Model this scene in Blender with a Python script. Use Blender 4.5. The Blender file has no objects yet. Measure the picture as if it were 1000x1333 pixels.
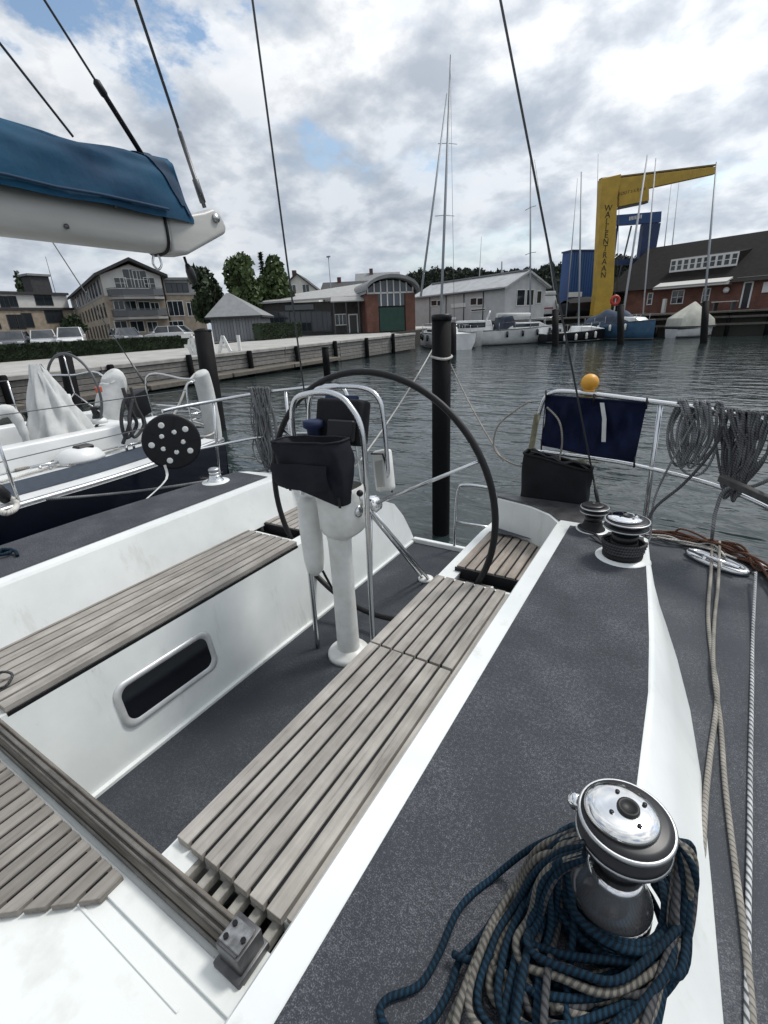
import bpy, bmesh, math, random
from mathutils import Vector, Matrix, Euler, noise
R = math.radians
random.seed(7)
S = bpy.context.scene
COL = S.collection

# ---------------------------------------------------------------- camera, sky, sun, exposure
EYE = Vector((0, 0, 2.1))
FPX, ROLL, YAW = 611.0, -.04542, .56531
def basis(pitch):
    f = Vector((-math.sin(YAW) * math.cos(pitch), math.cos(YAW) * math.cos(pitch), -math.sin(pitch)))
    rt = Vector((math.cos(YAW), math.sin(YAW), 0)); up = rt.cross(f)
    c, s = math.cos(ROLL), math.sin(ROLL)
    return c * rt + s * up, -s * rt + c * up, f
WB = basis(.3813)      # level frame: water, quays, other boats
BB = basis(.36994)     # the yacht we stand on is trimmed a little by the bow
cam_d = bpy.data.cameras.new('camera'); cam = bpy.data.objects.new('camera', cam_d); COL.objects.link(cam)
cam.matrix_world = Matrix((
    (WB[0].x, WB[1].x, -WB[2].x, EYE.x), (WB[0].y, WB[1].y, -WB[2].y, EYE.y), (WB[0].z, WB[1].z, -WB[2].z, EYE.z), (0, 0, 0, 1)))
cam_d.sensor_fit = 'VERTICAL'; cam_d.sensor_height = 24; cam_d.lens = 24 * FPX / 1333
cam_d.clip_start = .02; cam_d.clip_end = 6000
S.camera = cam
S.view_settings.view_transform = 'Standard'; S.view_settings.look = 'None'
S.view_settings.exposure = EXPOSURE = 0.22
S.view_settings.gamma = 1; S.view_settings.use_curve_mapping = False

SUN_DIR = Vector((.38, .62, 1.0)).normalized()
sun_el = math.asin(SUN_DIR.z); sun_az = math.atan2(SUN_DIR.x, SUN_DIR.y)
sd = bpy.data.lights.new('sun', 'SUN'); sd.energy = 2.1; sd.angle = R(12); sd.color = (1, .965, .91)
sun = bpy.data.objects.new('sun', sd); COL.objects.link(sun)
sun.rotation_euler = SUN_DIR.to_track_quat('Z', 'Y').to_euler(); sun.location = (0, 0, 30)

def N(nt, typ, **kw):
    n = nt.nodes.new(typ)
    for k, v in kw.items():
        if k in n.inputs: n.inputs[k].default_value = v
        else: setattr(n, k, v)
    return n
def ramp(nt, stops, interp='LINEAR'):
    n = nt.nodes.new('ShaderNodeValToRGB'); e = n.color_ramp.elements; n.color_ramp.interpolation = interp
    while len(e) < len(stops): e.new(.5)
    for el, (p, c) in zip(e, stops):
        el.position = p; el.color = (*c, 1) if not isinstance(c, (int, float)) else (c, c, c, 1)
    return n
world = bpy.data.worlds.new('World'); S.world = world; world.use_nodes = True
nt = world.node_tree; nt.nodes.clear(); L = nt.links.new
out = N(nt, 'ShaderNodeOutputWorld'); bg = N(nt, 'ShaderNodeBackground'); bg.inputs['Strength'].default_value = .125
sky = N(nt, 'ShaderNodeTexSky', sky_type='NISHITA', sun_disc=False, sun_elevation=sun_el, sun_rotation=sun_az, air_density=1.3, dust_density=.6)
tc = N(nt, 'ShaderNodeTexCoord'); sx = N(nt, 'ShaderNodeSeparateXYZ'); L(tc.outputs['Generated'], sx.inputs[0])
zc = N(nt, 'ShaderNodeMath', operation='MAXIMUM'); L(sx.outputs['Z'], zc.inputs[0]); zc.inputs[1].default_value = 0
za = N(nt, 'ShaderNodeMath', operation='ADD'); L(zc.outputs[0], za.inputs[0]); za.inputs[1].default_value = .34
dx = N(nt, 'ShaderNodeMath', operation='DIVIDE'); L(sx.outputs['X'], dx.inputs[0]); L(za.outputs[0], dx.inputs[1])
dy = N(nt, 'ShaderNodeMath', operation='DIVIDE'); L(sx.outputs['Y'], dy.inputs[0]); L(za.outputs[0], dy.inputs[1])
cv = N(nt, 'ShaderNodeCombineXYZ'); L(dx.outputs[0], cv.inputs[0]); L(dy.outputs[0], cv.inputs[1]); cv.inputs[2].default_value = 3.7
SKY_OFF = (5.2, 5.9, 3)
def wn(scale, detail, rough, dist=0., off=(0, 0, 0)):
    mp = N(nt, 'ShaderNodeMapping'); mp.inputs['Location'].default_value = off; L(cv.outputs[0], mp.inputs[0])
    n = N(nt, 'ShaderNodeTexNoise', Scale=scale, Detail=detail, Roughness=rough, Distortion=dist); L(mp.outputs[0], n.inputs['Vector']); return n
n1 = wn(1.9, 10, .58, .15, SKY_OFF)        # cloud cover and its gaps
n2 = wn(4.6, 10, .56, .12, (4.1, 1.7, 0))  # puffs
n3 = wn(1.05, 6, .55, .2, (9.3, 5.5, 2))   # broad grey undersides
puff = ramp(nt, [(.36, (3.7, 4.05, 4.55)), (.44, (4.6, 4.9, 5.3)), (.50, (5.7, 5.9, 6.15)), (.57, (7.2, 7.3, 7.4))])
L(n2.outputs['Fac'], puff.inputs[0])
und = ramp(nt, [(.40, (.80, .83, .87)), (.50, (.91, .92, .94)), (.60, (1.05, 1.05, 1.04))]); L(n3.outputs['Fac'], und.inputs[0])
mul = N(nt, 'ShaderNodeMix', data_type='RGBA', blend_type='MULTIPLY'); mul.inputs['Factor'].default_value = 1
L(puff.outputs[0], mul.inputs['A']); L(und.outputs[0], mul.inputs['B'])
# the layer is seen edge-on towards the horizon: greyer, more even
hr = ramp(nt, [(0, 1.), (.06, .85), (.20, .35), (.36, 0.)]); L(zc.outputs[0], hr.inputs[0])
hz = N(nt, 'ShaderNodeMix', data_type='RGBA'); hf = N(nt, 'ShaderNodeMath', operation='MULTIPLY'); hf.inputs[1].default_value = .6
L(hr.outputs[0], hf.inputs[0]); L(hf.outputs[0], hz.inputs['Factor']); L(mul.outputs['Result'], hz.inputs['A']); hz.inputs['B'].default_value = (3.3, 3.85, 4.55, 1)
cov = ramp(nt, [(.375, 0.), (.415, .8), (.47, 1.)]); L(n1.outputs['Fac'], cov.inputs[0])
cm = N(nt, 'ShaderNodeMath', operation='MAXIMUM'); L(cov.outputs[0], cm.inputs[0]); L(hr.outputs[0], cm.inputs[1])
skm = N(nt, 'ShaderNodeMix', data_type='RGBA', blend_type='MULTIPLY'); skm.inputs['Factor'].default_value = 1
L(sky.outputs[0], skm.inputs['A']); skm.inputs['B'].default_value = (1, 1, 1, 1)
mx = N(nt, 'ShaderNodeMix', data_type='RGBA'); L(cm.outputs[0], mx.inputs['Factor']); L(skm.outputs['Result'], mx.inputs['A']); L(hz.outputs['Result'], mx.inputs['B'])
# cloud round the sun is lit through
nrm = N(nt, 'ShaderNodeVectorMath', operation='NORMALIZE'); L(tc.outputs['Generated'], nrm.inputs[0])
dt = N(nt, 'ShaderNodeVectorMath', operation='DOT_PRODUCT'); L(nrm.outputs[0], dt.inputs[0]); dt.inputs[1].default_value = SUN_DIR
dm = N(nt, 'ShaderNodeMath', operation='MAXIMUM'); L(dt.outputs['Value'], dm.inputs[0]); dm.inputs[1].default_value = 0
dp_ = N(nt, 'ShaderNodeMath', operation='POWER'); L(dm.outputs[0], dp_.inputs[0]); dp_.inputs[1].default_value = 3.
da = N(nt, 'ShaderNodeMath', operation='MULTIPLY_ADD'); L(dp_.outputs[0], da.inputs[0]); da.inputs[1].default_value = .7; da.inputs[2].default_value = .92
gl_ = N(nt, 'ShaderNodeVectorMath', operation='SCALE'); L(mx.outputs['Result'], gl_.inputs[0]); L(da.outputs[0], gl_.inputs['Scale'])
L(gl_.outputs[0], bg.inputs['Color']); L(bg.outputs[0], out.inputs['Surface'])

# ---------------------------------------------------------------- survey: where the sight line of a photo point meets a real plane
def ray(px, py, B): return B[0] * ((px - 500) / FPX) - B[1] * ((py - 666.5) / FPX) + B[2]
def at(px, py, x=None, y=None, z=None, d=None, B=WB):
    r = ray(px, py, B)
    t = (x - EYE.x) / r.x if x is not None else (y - EYE.y) / r.y if y is not None else (z - EYE.z) / r.z if z is not None else d
    return EYE + r * t
def ab(px, py, **k): return at(px, py, B=BB, **k)

# ---------------------------------------------------------------- mesh helpers
class MB:
    def __init__(s): s.v = []; s.f = []; s.sm = []; s.uv = []
    def face(s, idx, smooth=False, uv=None): s.f.append(tuple(idx)); s.sm.append(smooth); s.uv.append(uv)
    def poly(s, pts, smooth=False):
        b = len(s.v); s.v += [Vector(p) for p in pts]; s.face(range(b, b + len(pts)), smooth); return s
    def box(s, x0, x1, y0, y1, z0, z1):
        return s.hexa([(x0, y0, z0), (x1, y0, z0), (x1, y1, z0), (x0, y1, z0), (x0, y0, z1), (x1, y0, z1), (x1, y1, z1), (x0, y1, z1)])
    def hexa(s, p):
        b = len(s.v); s.v += [Vector(q) for q in p]
        for q in ((0, 3, 2, 1), (4, 5, 6, 7), (0, 1, 5, 4), (1, 2, 6, 5), (2, 3, 7, 6), (3, 0, 4, 7)): s.face([b + i for i in q])
        return s
    def obox(s, c, size, rot):
        c = Vector(c); h = [k / 2 for k in size]
        return s.hexa([c + rot @ Vector((a * h[0], b_ * h[1], e * h[2])) for e in (-1, 1) for a, b_ in ((-1, -1), (1, -1), (1, 1), (-1, 1))])
    def bar(s, a, b, w, h, up=(0, 0, 1)):
        a, b = Vector(a), Vector(b); d = (b - a); l = d.length; d.normalize(); sd_ = d.cross(Vector(up))
        if sd_.length < 1e-5: sd_ = Vector((1, 0, 0))
        sd_.normalize(); u = sd_.cross(d)
        return s.obox((a + b) / 2, (l, w, h), Matrix((d, sd_, u)).transposed())
    def prism(s, poly, axis, a0, a1, smooth=False):
        def P(p, a): return {'x': (a, p[0], p[1]), 'y': (p[0], a, p[1]), 'z': (p[0], p[1], a)}[axis]
        b = len(s.v); n = len(poly); s.v += [Vector(P(p, a0)) for p in poly] + [Vector(P(p, a1)) for p in poly]
        for i in range(n):
            j = (i + 1) % n; s.face((b + i, b + j, b + n + j, b + n + i), smooth)
        s.face(range(b + n - 1, b - 1, -1)); s.face(range(b + n, b + 2 * n)); return s
    def tube(s, pts, r, n=8, closed=False, caps=True):
        pts = [Vector(p) for p in pts]; m = len(pts)
        if m < 2: return s
        rr = list(r) if isinstance(r, (list, tuple)) else [r] * m
        T = []
        for i in range(m):
            a = pts[i - 1] if (i or closed) else pts[0]; c = pts[(i + 1) % m] if (i < m - 1 or closed) else pts[-1]
            t = c - a; T.append(t.normalized() if t.length > 1e-9 else Vector((0, 0, 1)))
        up = T[0].orthogonal().normalized(); b = len(s.v); ln = 0.; lens = []
        for i in range(m):
            if i: ln += (pts[i] - pts[i - 1]).length
            lens.append(ln)
            up = up - T[i] * up.dot(T[i])
            up = up.normalized() if up.length > 1e-6 else T[i].orthogonal().normalized()
            w = T[i].cross(up)
            for k in range(n):
                a = 2 * math.pi * k / n; s.v.append(pts[i] + (up * math.cos(a) + w * math.sin(a)) * rr[i])
        for i in range(m if closed else m - 1):
            i2 = (i + 1) % m; l0 = lens[i]; l1 = lens[i2] if i2 else ln + (pts[0] - pts[-1]).length
            for k in range(n):
                k2 = (k + 1) % n
                s.face((b + i * n + k, b + i * n + k2, b + i2 * n + k2, b + i2 * n + k), True,
                       ((k / n, l0), ((k + 1) / n, l0), ((k + 1) / n, l1), (k / n, l1)))
        if caps and not closed:
            s.face(range(b + n - 1, b - 1, -1)); s.face(range(b + (m - 1) * n, b + m * n))
        return s
    def lathe(s, prof, n=24, M=None, smooth=True):
        M = M or Matrix.Identity(4); b = len(s.v); m = len(prof)
        for r, z in prof:
            for k in range(n):
                a = 2 * math.pi * k / n; s.v.append(M @ Vector((r * math.cos(a), r * math.sin(a), z)))
        for i in range(m - 1):
            for k in range(n):
                k2 = (k + 1) % n; s.face((b + i * n + k, b + i * n + k2, b + (i + 1) * n + k2, b + (i + 1) * n + k), smooth)
        if prof[0][0] > 1e-4: s.face(range(b + n - 1, b - 1, -1))
        if prof[-1][0] > 1e-4: s.face(range(b + (m - 1) * n, b + m * n))
        return s
    def grid(s, fn, nu, nv, cu=False, cv_=False, smooth=True):
        b = len(s.v); NU = nu if cu else nu + 1; NV = nv if cv_ else nv + 1
        for i in range(NU):
            for j in range(NV): s.v.append(Vector(fn(i / nu, j / nv)))
        for i in range(nu):
            for j in range(nv):
                i2, j2 = (i + 1) % NU, (j + 1) % NV
                s.face((b + i * NV + j, b + i2 * NV + j, b + i2 * NV + j2, b + i * NV + j2), smooth)
        return s
    def sphere(s, c, r, nu=12, nv=8, sc=(1, 1, 1)):
        c = Vector(c)
        return s.lathe([(max(1e-5, math.sin(math.pi * j / nv)) * r, -math.cos(math.pi * j / nv) * r) for j in range(nv + 1)], nu,
                       Matrix.Translation(c) @ Matrix.Diagonal((*sc, 1)))
    def mesh(s, name, mat, bevel=0., seg=1, org=None, weld=False):
        me = bpy.data.meshes.new(name); o = org or Vector()
        me.from_pydata([v - o for v in s.v], [], s.f)
        me.polygons.foreach_set('use_smooth', s.sm)
        if any(u is not None for u in s.uv):
            ul = me.uv_layers.new(name='UVMap').data
            for p, u in zip(me.polygons, s.uv):
                if u:
                    for li, c in zip(p.loop_indices, u): ul[li].uv = c
        if weld or bevel:
            bm = bmesh.new(); bm.from_mesh(me)
            if weld: bmesh.ops.remove_doubles(bm, verts=bm.verts, dist=1e-5)
            bmesh.ops.recalc_face_normals(bm, faces=bm.faces)
            if bevel:
                ed = [e for e in bm.edges if len(e.link_faces) == 2 and e.calc_face_angle(0) > .5]
                bmesh.ops.bevel(bm, geom=ed, offset=bevel, segments=seg, profile=.5, affect='EDGES', clamp_overlap=True)
                if seg > 1:
                    for fc in bm.faces: fc.smooth = True
            bm.to_mesh(me); bm.free()
            if seg > 1 and bevel:
                me.set_sharp_from_angle(angle=R(40))
        me.materials.append(mat); return me

MW = {}
BOAT = []          # everything that rides on our own yacht
def link(name, data, parent=None, M=None):
    M = M or Matrix.Identity(4)
    o = bpy.data.objects.new(name, data); COL.objects.link(o)
    if parent is not None:
        o.parent = parent; o.matrix_parent_inverse = MW[parent].inverted()
    o.matrix_basis = M; MW[o] = M; return o
def tag(o, label=None, cat=None, group=None, kind=None):
    for k, v in (('label', label), ('category', cat), ('group', group), ('kind', kind)):
        if v: o[k] = v
    return o
def empty(name, loc, label, cat, group=None, rz=0., boat=False):
    o = link(name, None, None, Matrix.Translation(Vector(loc)) @ Matrix.Rotation(rz, 4, 'Z'))
    o.empty_display_size = .2; tag(o, label, cat, group)
    if boat: BOAT.append(o)
    return o
def ob(name, mb, mat, parent=None, frame=None, bevel=0., seg=1, label=None, weld=False):
    """one object; its vertices are in FRAME (world when None), its origin moves to the base of its box"""
    xs = [v.x for v in mb.v]; ys = [v.y for v in mb.v]; zs = [v.z for v in mb.v]
    c = Vector(((min(xs) + max(xs)) / 2, (min(ys) + max(ys)) / 2, min(zs)))
    M = (frame or Matrix.Identity(4)) @ Matrix.Translation(c)
    o = link(name, mb.mesh(name, mat, bevel, seg, c, weld), parent, M)
    if label: o['label'] = label
    return o
def thing(name, mb, mat, label, cat, group=None, boat=False, **k):
    o = ob(name, mb, mat, **k); tag(o, label, cat, group)
    if boat: BOAT.append(o)
    return o
def place(src, name, parent, M):
    """another object of the same mesh"""
    return link(name, src.data if hasattr(src, 'data') else src, parent, M)
def copy_tree(src, T, parent=None):
    """copy of a thing / part with its children, moved by the world transform T"""
    M = T @ MW[src]; o = src.copy(); COL.objects.link(o); MW[o] = M
    if parent is None and src.parent is not None: parent = src.parent
    if parent is not None:
        o.parent = parent; o.matrix_parent_inverse = MW[parent].inverted()
    o.matrix_basis = M
    for ch in [c for c in MW if c.parent == src]: copy_tree(ch, T, o)
    return o
def spline(pts, n=8, closed=False):
    P = [Vector(p) for p in pts]; m = len(P); o = []
    for i in range(m if closed else m - 1):
        g = (lambda k: P[k % m]) if closed else (lambda k: P[min(max(k, 0), m - 1)])
        a, b, c, d = g(i - 1), g(i), g(i + 1), g(i + 2)
        for k in range(n):
            t = k / n; o.append(.5 * ((2 * b) + (c - a) * t + (2 * a - 5 * b + 4 * c - d) * t * t + (3 * b - a - 3 * c + d) * t ** 3))
    if not closed: o.append(P[-1])
    return o
def sag(a, b, s, n=12):
    a, b = Vector(a), Vector(b)
    return [a.lerp(b, i / n) - Vector((0, 0, s * 4 * (i / n) * (1 - i / n))) for i in range(n + 1)]

# ---------------------------------------------------------------- materials
MATS = {}
def mat(name, col, rough=.6, metal=0., var=.0, vscale=6., vcol=None, bump=0., bscale=40., spec=.5, stretch=None, detail=6, coat=0., rnd=0., vlo=.35, vhi=.65, coord='Object'):
    """principled; VAR mixes towards VCOL by noise; RND varies the value from object to object"""
    m = bpy.data.materials.new(name); m.use_nodes = True; t = m.node_tree; l = t.links.new
    p = t.nodes['Principled BSDF']; p.inputs['Roughness'].default_value = rough; p.inputs['Metallic'].default_value = metal
    p.inputs['Specular IOR Level'].default_value = spec; p.inputs['Coat Weight'].default_value = coat
    p.inputs['Base Color'].default_value = (*col, 1); src = None
    tc_ = N(t, 'ShaderNodeTexCoord'); vec = tc_.outputs[coord]
    if rnd:
        oi = N(t, 'ShaderNodeObjectInfo'); ml = N(t, 'ShaderNodeVectorMath', operation='SCALE'); cmb = N(t, 'ShaderNodeCombineXYZ')
        for k in range(3): l(oi.outputs['Random'], cmb.inputs[k])
        l(cmb.outputs[0], ml.inputs[0]); ml.inputs['Scale'].default_value = 37.
        ad = N(t, 'ShaderNodeVectorMath', operation='ADD'); l(vec, ad.inputs[0]); l(ml.outputs[0], ad.inputs[1]); vec = ad.outputs[0]
    if stretch:
        mp = N(t, 'ShaderNodeMapping'); mp.inputs['Scale'].default_value = stretch; l(vec, mp.inputs[0]); vec = mp.outputs[0]
    if var:
        n = N(t, 'ShaderNodeTexNoise', Scale=vscale, Detail=detail, Roughness=.6); l(vec, n.inputs['Vector'])
        r = ramp(t, [(vlo, col), (vhi, vcol or tuple(c * (1 - var) for c in col))]); l(n.outputs['Fac'], r.inputs[0]); src = r.outputs[0]
    if rnd:
        hs = N(t, 'ShaderNodeHueSaturation'); mr = N(t, 'ShaderNodeMapRange'); l(oi.outputs['Random'], mr.inputs['Value'])
        mr.inputs['To Min'].default_value = 1 - rnd; mr.inputs['To Max'].default_value = 1 + rnd; l(mr.outputs[0], hs.inputs['Value'])
        if src: l(src, hs.inputs['Color'])
        else: hs.inputs['Color'].default_value = (*col, 1)
        src = hs.outputs[0]
    if src: l(src, p.inputs['Base Color'])
    if bump:
        n = N(t, 'ShaderNodeTexNoise', Scale=bscale, Detail=4, Roughness=.6); l(vec, n.inputs['Vector'])
        b = N(t, 'ShaderNodeBump', Strength=1., Distance=bump); l(n.outputs['Fac'], b.inputs['Height']); l(b.outputs[0], p.inputs['Normal'])
    MATS[name] = m; return m
def rope_mat(name, c1, c2, pitch=.02, share=.5, fleck=None):
    m = mat(name, c1, .85, spec=.2); t = m.node_tree; l = t.links.new; p = t.nodes['Principled BSDF']
    uvn = N(t, 'ShaderNodeUVMap', uv_map='UVMap'); sp = N(t, 'ShaderNodeSeparateXYZ'); l(uvn.outputs[0], sp.inputs[0])
    def strand(sign, k):
        a = N(t, 'ShaderNodeMath', operation='MULTIPLY'); l(sp.outputs['Y'], a.inputs[0]); a.inputs[1].default_value = 1 / pitch
        b = N(t, 'ShaderNodeMath', operation='MULTIPLY'); l(sp.outputs['X'], b.inputs[0]); b.inputs[1].default_value = sign * k
        c = N(t, 'ShaderNodeMath', operation='ADD'); l(a.outputs[0], c.inputs[0]); l(b.outputs[0], c.inputs[1])
        f = N(t, 'ShaderNodeMath', operation='PINGPONG'); l(c.outputs[0], f.inputs[0]); f.inputs[1].default_value = .5
        return f
    s1, s2 = strand(1, 2), strand(-1, 2)
    mn = N(t, 'ShaderNodeMath', operation='MAXIMUM'); l(s1.outputs[0], mn.inputs[0]); l(s2.outputs[0], mn.inputs[1])
    r = ramp(t, [(share - .06, c1), (share + .06, c2)]); l(s1.outputs[0], r.inputs[0])
    n = N(t, 'ShaderNodeTexNoise', Scale=9., Detail=3); l(N(t, 'ShaderNodeTexCoord').outputs['Object'], n.inputs['Vector'])
    r2 = ramp(t, [(.35, .65), (.65, 1.1)]); l(n.outputs['Fac'], r2.inputs[0])
    mm = N(t, 'ShaderNodeMix', data_type='RGBA', blend_type='MULTIPLY'); mm.inputs['Factor'].default_value = 1
    l(r.outputs[0], mm.inputs['A']); l(r2.outputs[0], mm.inputs['B']); l(mm.outputs['Result'], p.inputs['Base Color'])
    b = N(t, 'ShaderNodeBump', Strength=.8, Distance=.0015); l(mn.outputs[0], b.inputs['Height']); l(b.outputs[0], p.inputs['Normal'])
    return m

gel = mat('gelcoat_white', (.74, .76, .75), .32, var=1, vscale=2.2, vcol=(.62, .645, .635), bump=.0008, bscale=3, detail=8)
def soil(m, scale, stretch, lo, hi, tint):
    t = m.node_tree; l = t.links.new; p = t.nodes['Principled BSDF']; src = p.inputs['Base Color'].links[0].from_socket
    mp = N(t, 'ShaderNodeMapping'); mp.inputs['Scale'].default_value = stretch; l(N(t, 'ShaderNodeTexCoord').outputs['Object'], mp.inputs[0])
    n = N(t, 'ShaderNodeTexNoise', Scale=scale, Detail=8, Roughness=.7); l(mp.outputs[0], n.inputs['Vector']); rr = ramp(t, [(lo, (1, 1, 1)), (hi, tint)]); l(n.outputs['Fac'], rr.inputs[0])
    mm = N(t, 'ShaderNodeMix', data_type='RGBA', blend_type='MULTIPLY'); mm.inputs['Factor'].default_value = 1; l(src, mm.inputs['A']); l(rr.outputs[0], mm.inputs['B']); l(mm.outputs['Result'], p.inputs['Base Color'])
soil(gel, 7., (1, 1, .16), .58, .78, (.74, .73, .68))      # rain streaks down the sides
soil(gel, 26., (1, 1, 1), .66, .80, (.66, .65, .60))       # scuffs
gel_worn = mat('gelcoat_worn', (.72, .74, .72), .42, var=1, vscale=7, vcol=(.48, .49, .45), vlo=.5, vhi=.82, bump=.0006, bscale=30, detail=9)
gel_far = mat('paint_white_boat', (.72, .73, .72), .35, var=1, vscale=1.2, vcol=(.55, .56, .56))
# grey anti-slip paint: light grains in a dark coat
def antislip(name, dark, light, sc=420.):
    m = mat(name, dark, .8, spec=.25); t = m.node_tree; l = t.links.new; p = t.nodes['Principled BSDF']
    oc = N(t, 'ShaderNodeTexCoord').outputs['Object']
    a = N(t, 'ShaderNodeTexNoise', Scale=sc, Detail=2, Roughness=.7); l(oc, a.inputs['Vector'])
    b = N(t, 'ShaderNodeTexNoise', Scale=sc * .28, Detail=3, Roughness=.6); l(oc, b.inputs['Vector'])
    w = N(t, 'ShaderNodeTexNoise', Scale=3.2, Detail=7, Roughness=.62); l(oc, w.inputs['Vector'])
    s_ = N(t, 'ShaderNodeMath', operation='MULTIPLY_ADD'); l(w.outputs['Fac'], s_.inputs[0]); s_.inputs[1].default_value = .5; l(a.outputs['Fac'], s_.inputs[2])
    s2 = N(t, 'ShaderNodeMath', operation='MULTIPLY_ADD'); l(b.outputs['Fac'], s2.inputs[0]); s2.inputs[1].default_value = .45; l(s_.outputs[0], s2.inputs[2])
    r = ramp(t, [(.0, dark), (.45, dark), (1., light)])
    mr = N(t, 'ShaderNodeMapRange'); l(s2.outputs[0], mr.inputs['Value']); mr.inputs['From Min'].default_value = .62; mr.inputs['From Max'].default_value = 1.42
    l(mr.outputs[0], r.inputs[0]); l(r.outputs[0], p.inputs['Base Color'])
    bp = N(t, 'ShaderNodeBump', Strength=.8, Distance=.0012); l(a.outputs['Fac'], bp.inputs['Height']); l(bp.outputs[0], p.inputs['Normal'])
    return m
grip = antislip('antislip_grey', (.040, .0435, .051), (.29, .305, .33))
soil(grip, 1.9, (1, 1, 1), .46, .72, (.70, .70, .71)); soil(grip, 9., (1, .5, 1), .62, .80, (1.35, 1.33, 1.30))
grip_sole = antislip('antislip_sole', (.032, .036, .043), (.145, .155, .17), 300)
grip_pale = antislip('antislip_side_deck', (.056, .062, .071), (.23, .24, .255), 330)
grip_blue = mat('antislip_blue', (.035, .05, .075), .75, var=.4, vscale=20)
# weathered teak: silver grey with dark grain along the board
def teak_mat(name, a, b, c, axis_scale):
    m = mat(name, a, .8, spec=.2, rnd=.0); t = m.node_tree; l = t.links.new; p = t.nodes['Principled BSDF']
    oc = N(t, 'ShaderNodeTexCoord').outputs['Object']; oi = N(t, 'ShaderNodeObjectInfo')
    cb = N(t, 'ShaderNodeCombineXYZ')
    for k in range(3): l(oi.outputs['Random'], cb.inputs[k])
    ma = N(t, 'ShaderNodeVectorMath', operation='MULTIPLY_ADD'); l(cb.outputs[0], ma.inputs[0]); ma.inputs[1].default_value = (31, 17, 23); l(oc, ma.inputs[2])
    mp = N(t, 'ShaderNodeMapping'); mp.inputs['Scale'].default_value = axis_scale; l(ma.outputs[0], mp.inputs[0])
    g = N(t, 'ShaderNodeTexNoise', Scale=60., Detail=6, Roughness=.7); l(mp.outputs[0], g.inputs['Vector'])
    w = N(t, 'ShaderNodeTexNoise', Scale=6., Detail=5, Roughness=.6); l(ma.outputs[0], w.inputs['Vector'])
    r = ramp(t, [(.28, c), (.45, b), (.72, a)]); l(g.outputs['Fac'], r.inputs[0])
    r2 = ramp(t, [(.3, (.72, .70, .68)), (.7, (1.12, 1.1, 1.08))]); l(w.outputs['Fac'], r2.inputs[0])
    mm = N(t, 'ShaderNodeMix', data_type='RGBA', blend_type='MULTIPLY'); mm.inputs['Factor'].default_value = 1
    l(r.outputs[0], mm.inputs['A']); l(r2.outputs[0], mm.inputs['B'])
    hs = N(t, 'ShaderNodeHueSaturation'); mr = N(t, 'ShaderNodeMapRange'); l(oi.outputs['Random'], mr.inputs['Value'])
    mr.inputs['To Min'].default_value = .86; mr.inputs['To Max'].default_value = 1.14; l(mr.outputs[0], hs.inputs['Value'])
    l(mm.outputs['Result'], hs.inputs['Color']); l(hs.outputs[0], p.inputs['Base Color'])
    bp = N(t, 'ShaderNodeBump', Strength=.7, Distance=.0015); l(g.outputs['Fac'], bp.inputs['Height']); l(bp.outputs[0], p.inputs['Normal'])
    return m
teak = teak_mat('teak_silver', (.40, .385, .36), (.315, .30, .28), (.17, .16, .148), (1, .05, 1))
teak_b = teak_mat('teak_bridge', (.29, .275, .255), (.225, .212, .195), (.115, .108, .098), (1, .05, 1))
teak_x = teak_mat('teak_beam', (.27, .25, .22), (.18, .165, .145), (.08, .07, .06), (.05, 1, 1))
teak_o = teak_mat('teak_orange', (.385, .355, .32), (.30, .265, .23), (.15, .125, .105), (1, .05, 1))
steel = mat('stainless_steel', (.62, .63, .64), .22, 1., bump=.0002, bscale=15)
chrome = mat('chrome', (.8, .8, .81), .07, 1.)
chrome_d = mat('chrome_drum', (.80, .80, .81), .13, .85, bump=.0006, bscale=14)
chrome_worn = mat('chrome_worn', (.78, .77, .75), .12, 1., var=1, vscale=22, vcol=(.45, .40, .33), vlo=.58, vhi=.8)
alu = mat('aluminium', (.55, .56, .57), .4, 1., var=.3, vscale=9)
alu_track = mat('track_weathered', (.19, .18, .165), .55, .4, var=.5, vscale=14, bump=.0006, bscale=60)
alu_dark = mat('aluminium_dark', (.16, .16, .165), .45, .8, var=.5, vscale=14, bump=.0006, bscale=60)
mast_m = mat('mast_aluminium', (.42, .44, .46), .45, .5)
mast_far = mat('mast_grey_far', (.23, .25, .27), .5, .2)
wire = mat('wire', (.10, .105, .11), .5, .5)
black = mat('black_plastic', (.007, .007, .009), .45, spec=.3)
blackr = mat('black_rubber', (.010, .010, .011), .62, spec=.3, bump=.0006, bscale=120)
drum_b = mat('winch_black', (.02, .021, .023), .38, .3, var=.4, vscale=18)
navy_c = mat('navy_canvas', (.006, .011, .040), .85, var=.45, vscale=7, bump=.0015, bscale=35, spec=.2)
black_c = mat('black_canvas', (.0085, .009, .012), .8, var=.5, vscale=8, bump=.002, bscale=28, spec=.3)
pouch_c = mat('dark_navy_canvas', (.009, .010, .018), .8, var=.5, vscale=9, bump=.0012, bscale=40, spec=.3)
cover_c = mat('blue_sailcloth', (.006, .070, .135), .75, var=1, vscale=3.5, vcol=(.003, .030, .072), bump=.004, bscale=9, spec=.25, detail=5)
white_c = mat('white_cloth', (.56, .57, .56), .85, var=.2, vscale=8, bump=.004, bscale=12)
white_p = mat('white_plastic', (.72, .73, .71), .38, var=1, vscale=9, vcol=(.58, .58, .55))
boom_m = mat('boom_paint', (.50, .50, .475), .4, var=1, vscale=5, vcol=(.38, .375, .35), bump=.0005, bscale=8, stretch=(2, .3, 2))
dark_glass = mat('dark_glass', (.004, .005, .008), .08, spec=.6)
r_blue = rope_mat('rope_blue', (.007, .030, .055), (.003, .011, .020), .009, .24)
r_tan = rope_mat('rope_tan', (.185, .175, .15), (.085, .082, .076), .010, .26)
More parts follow.
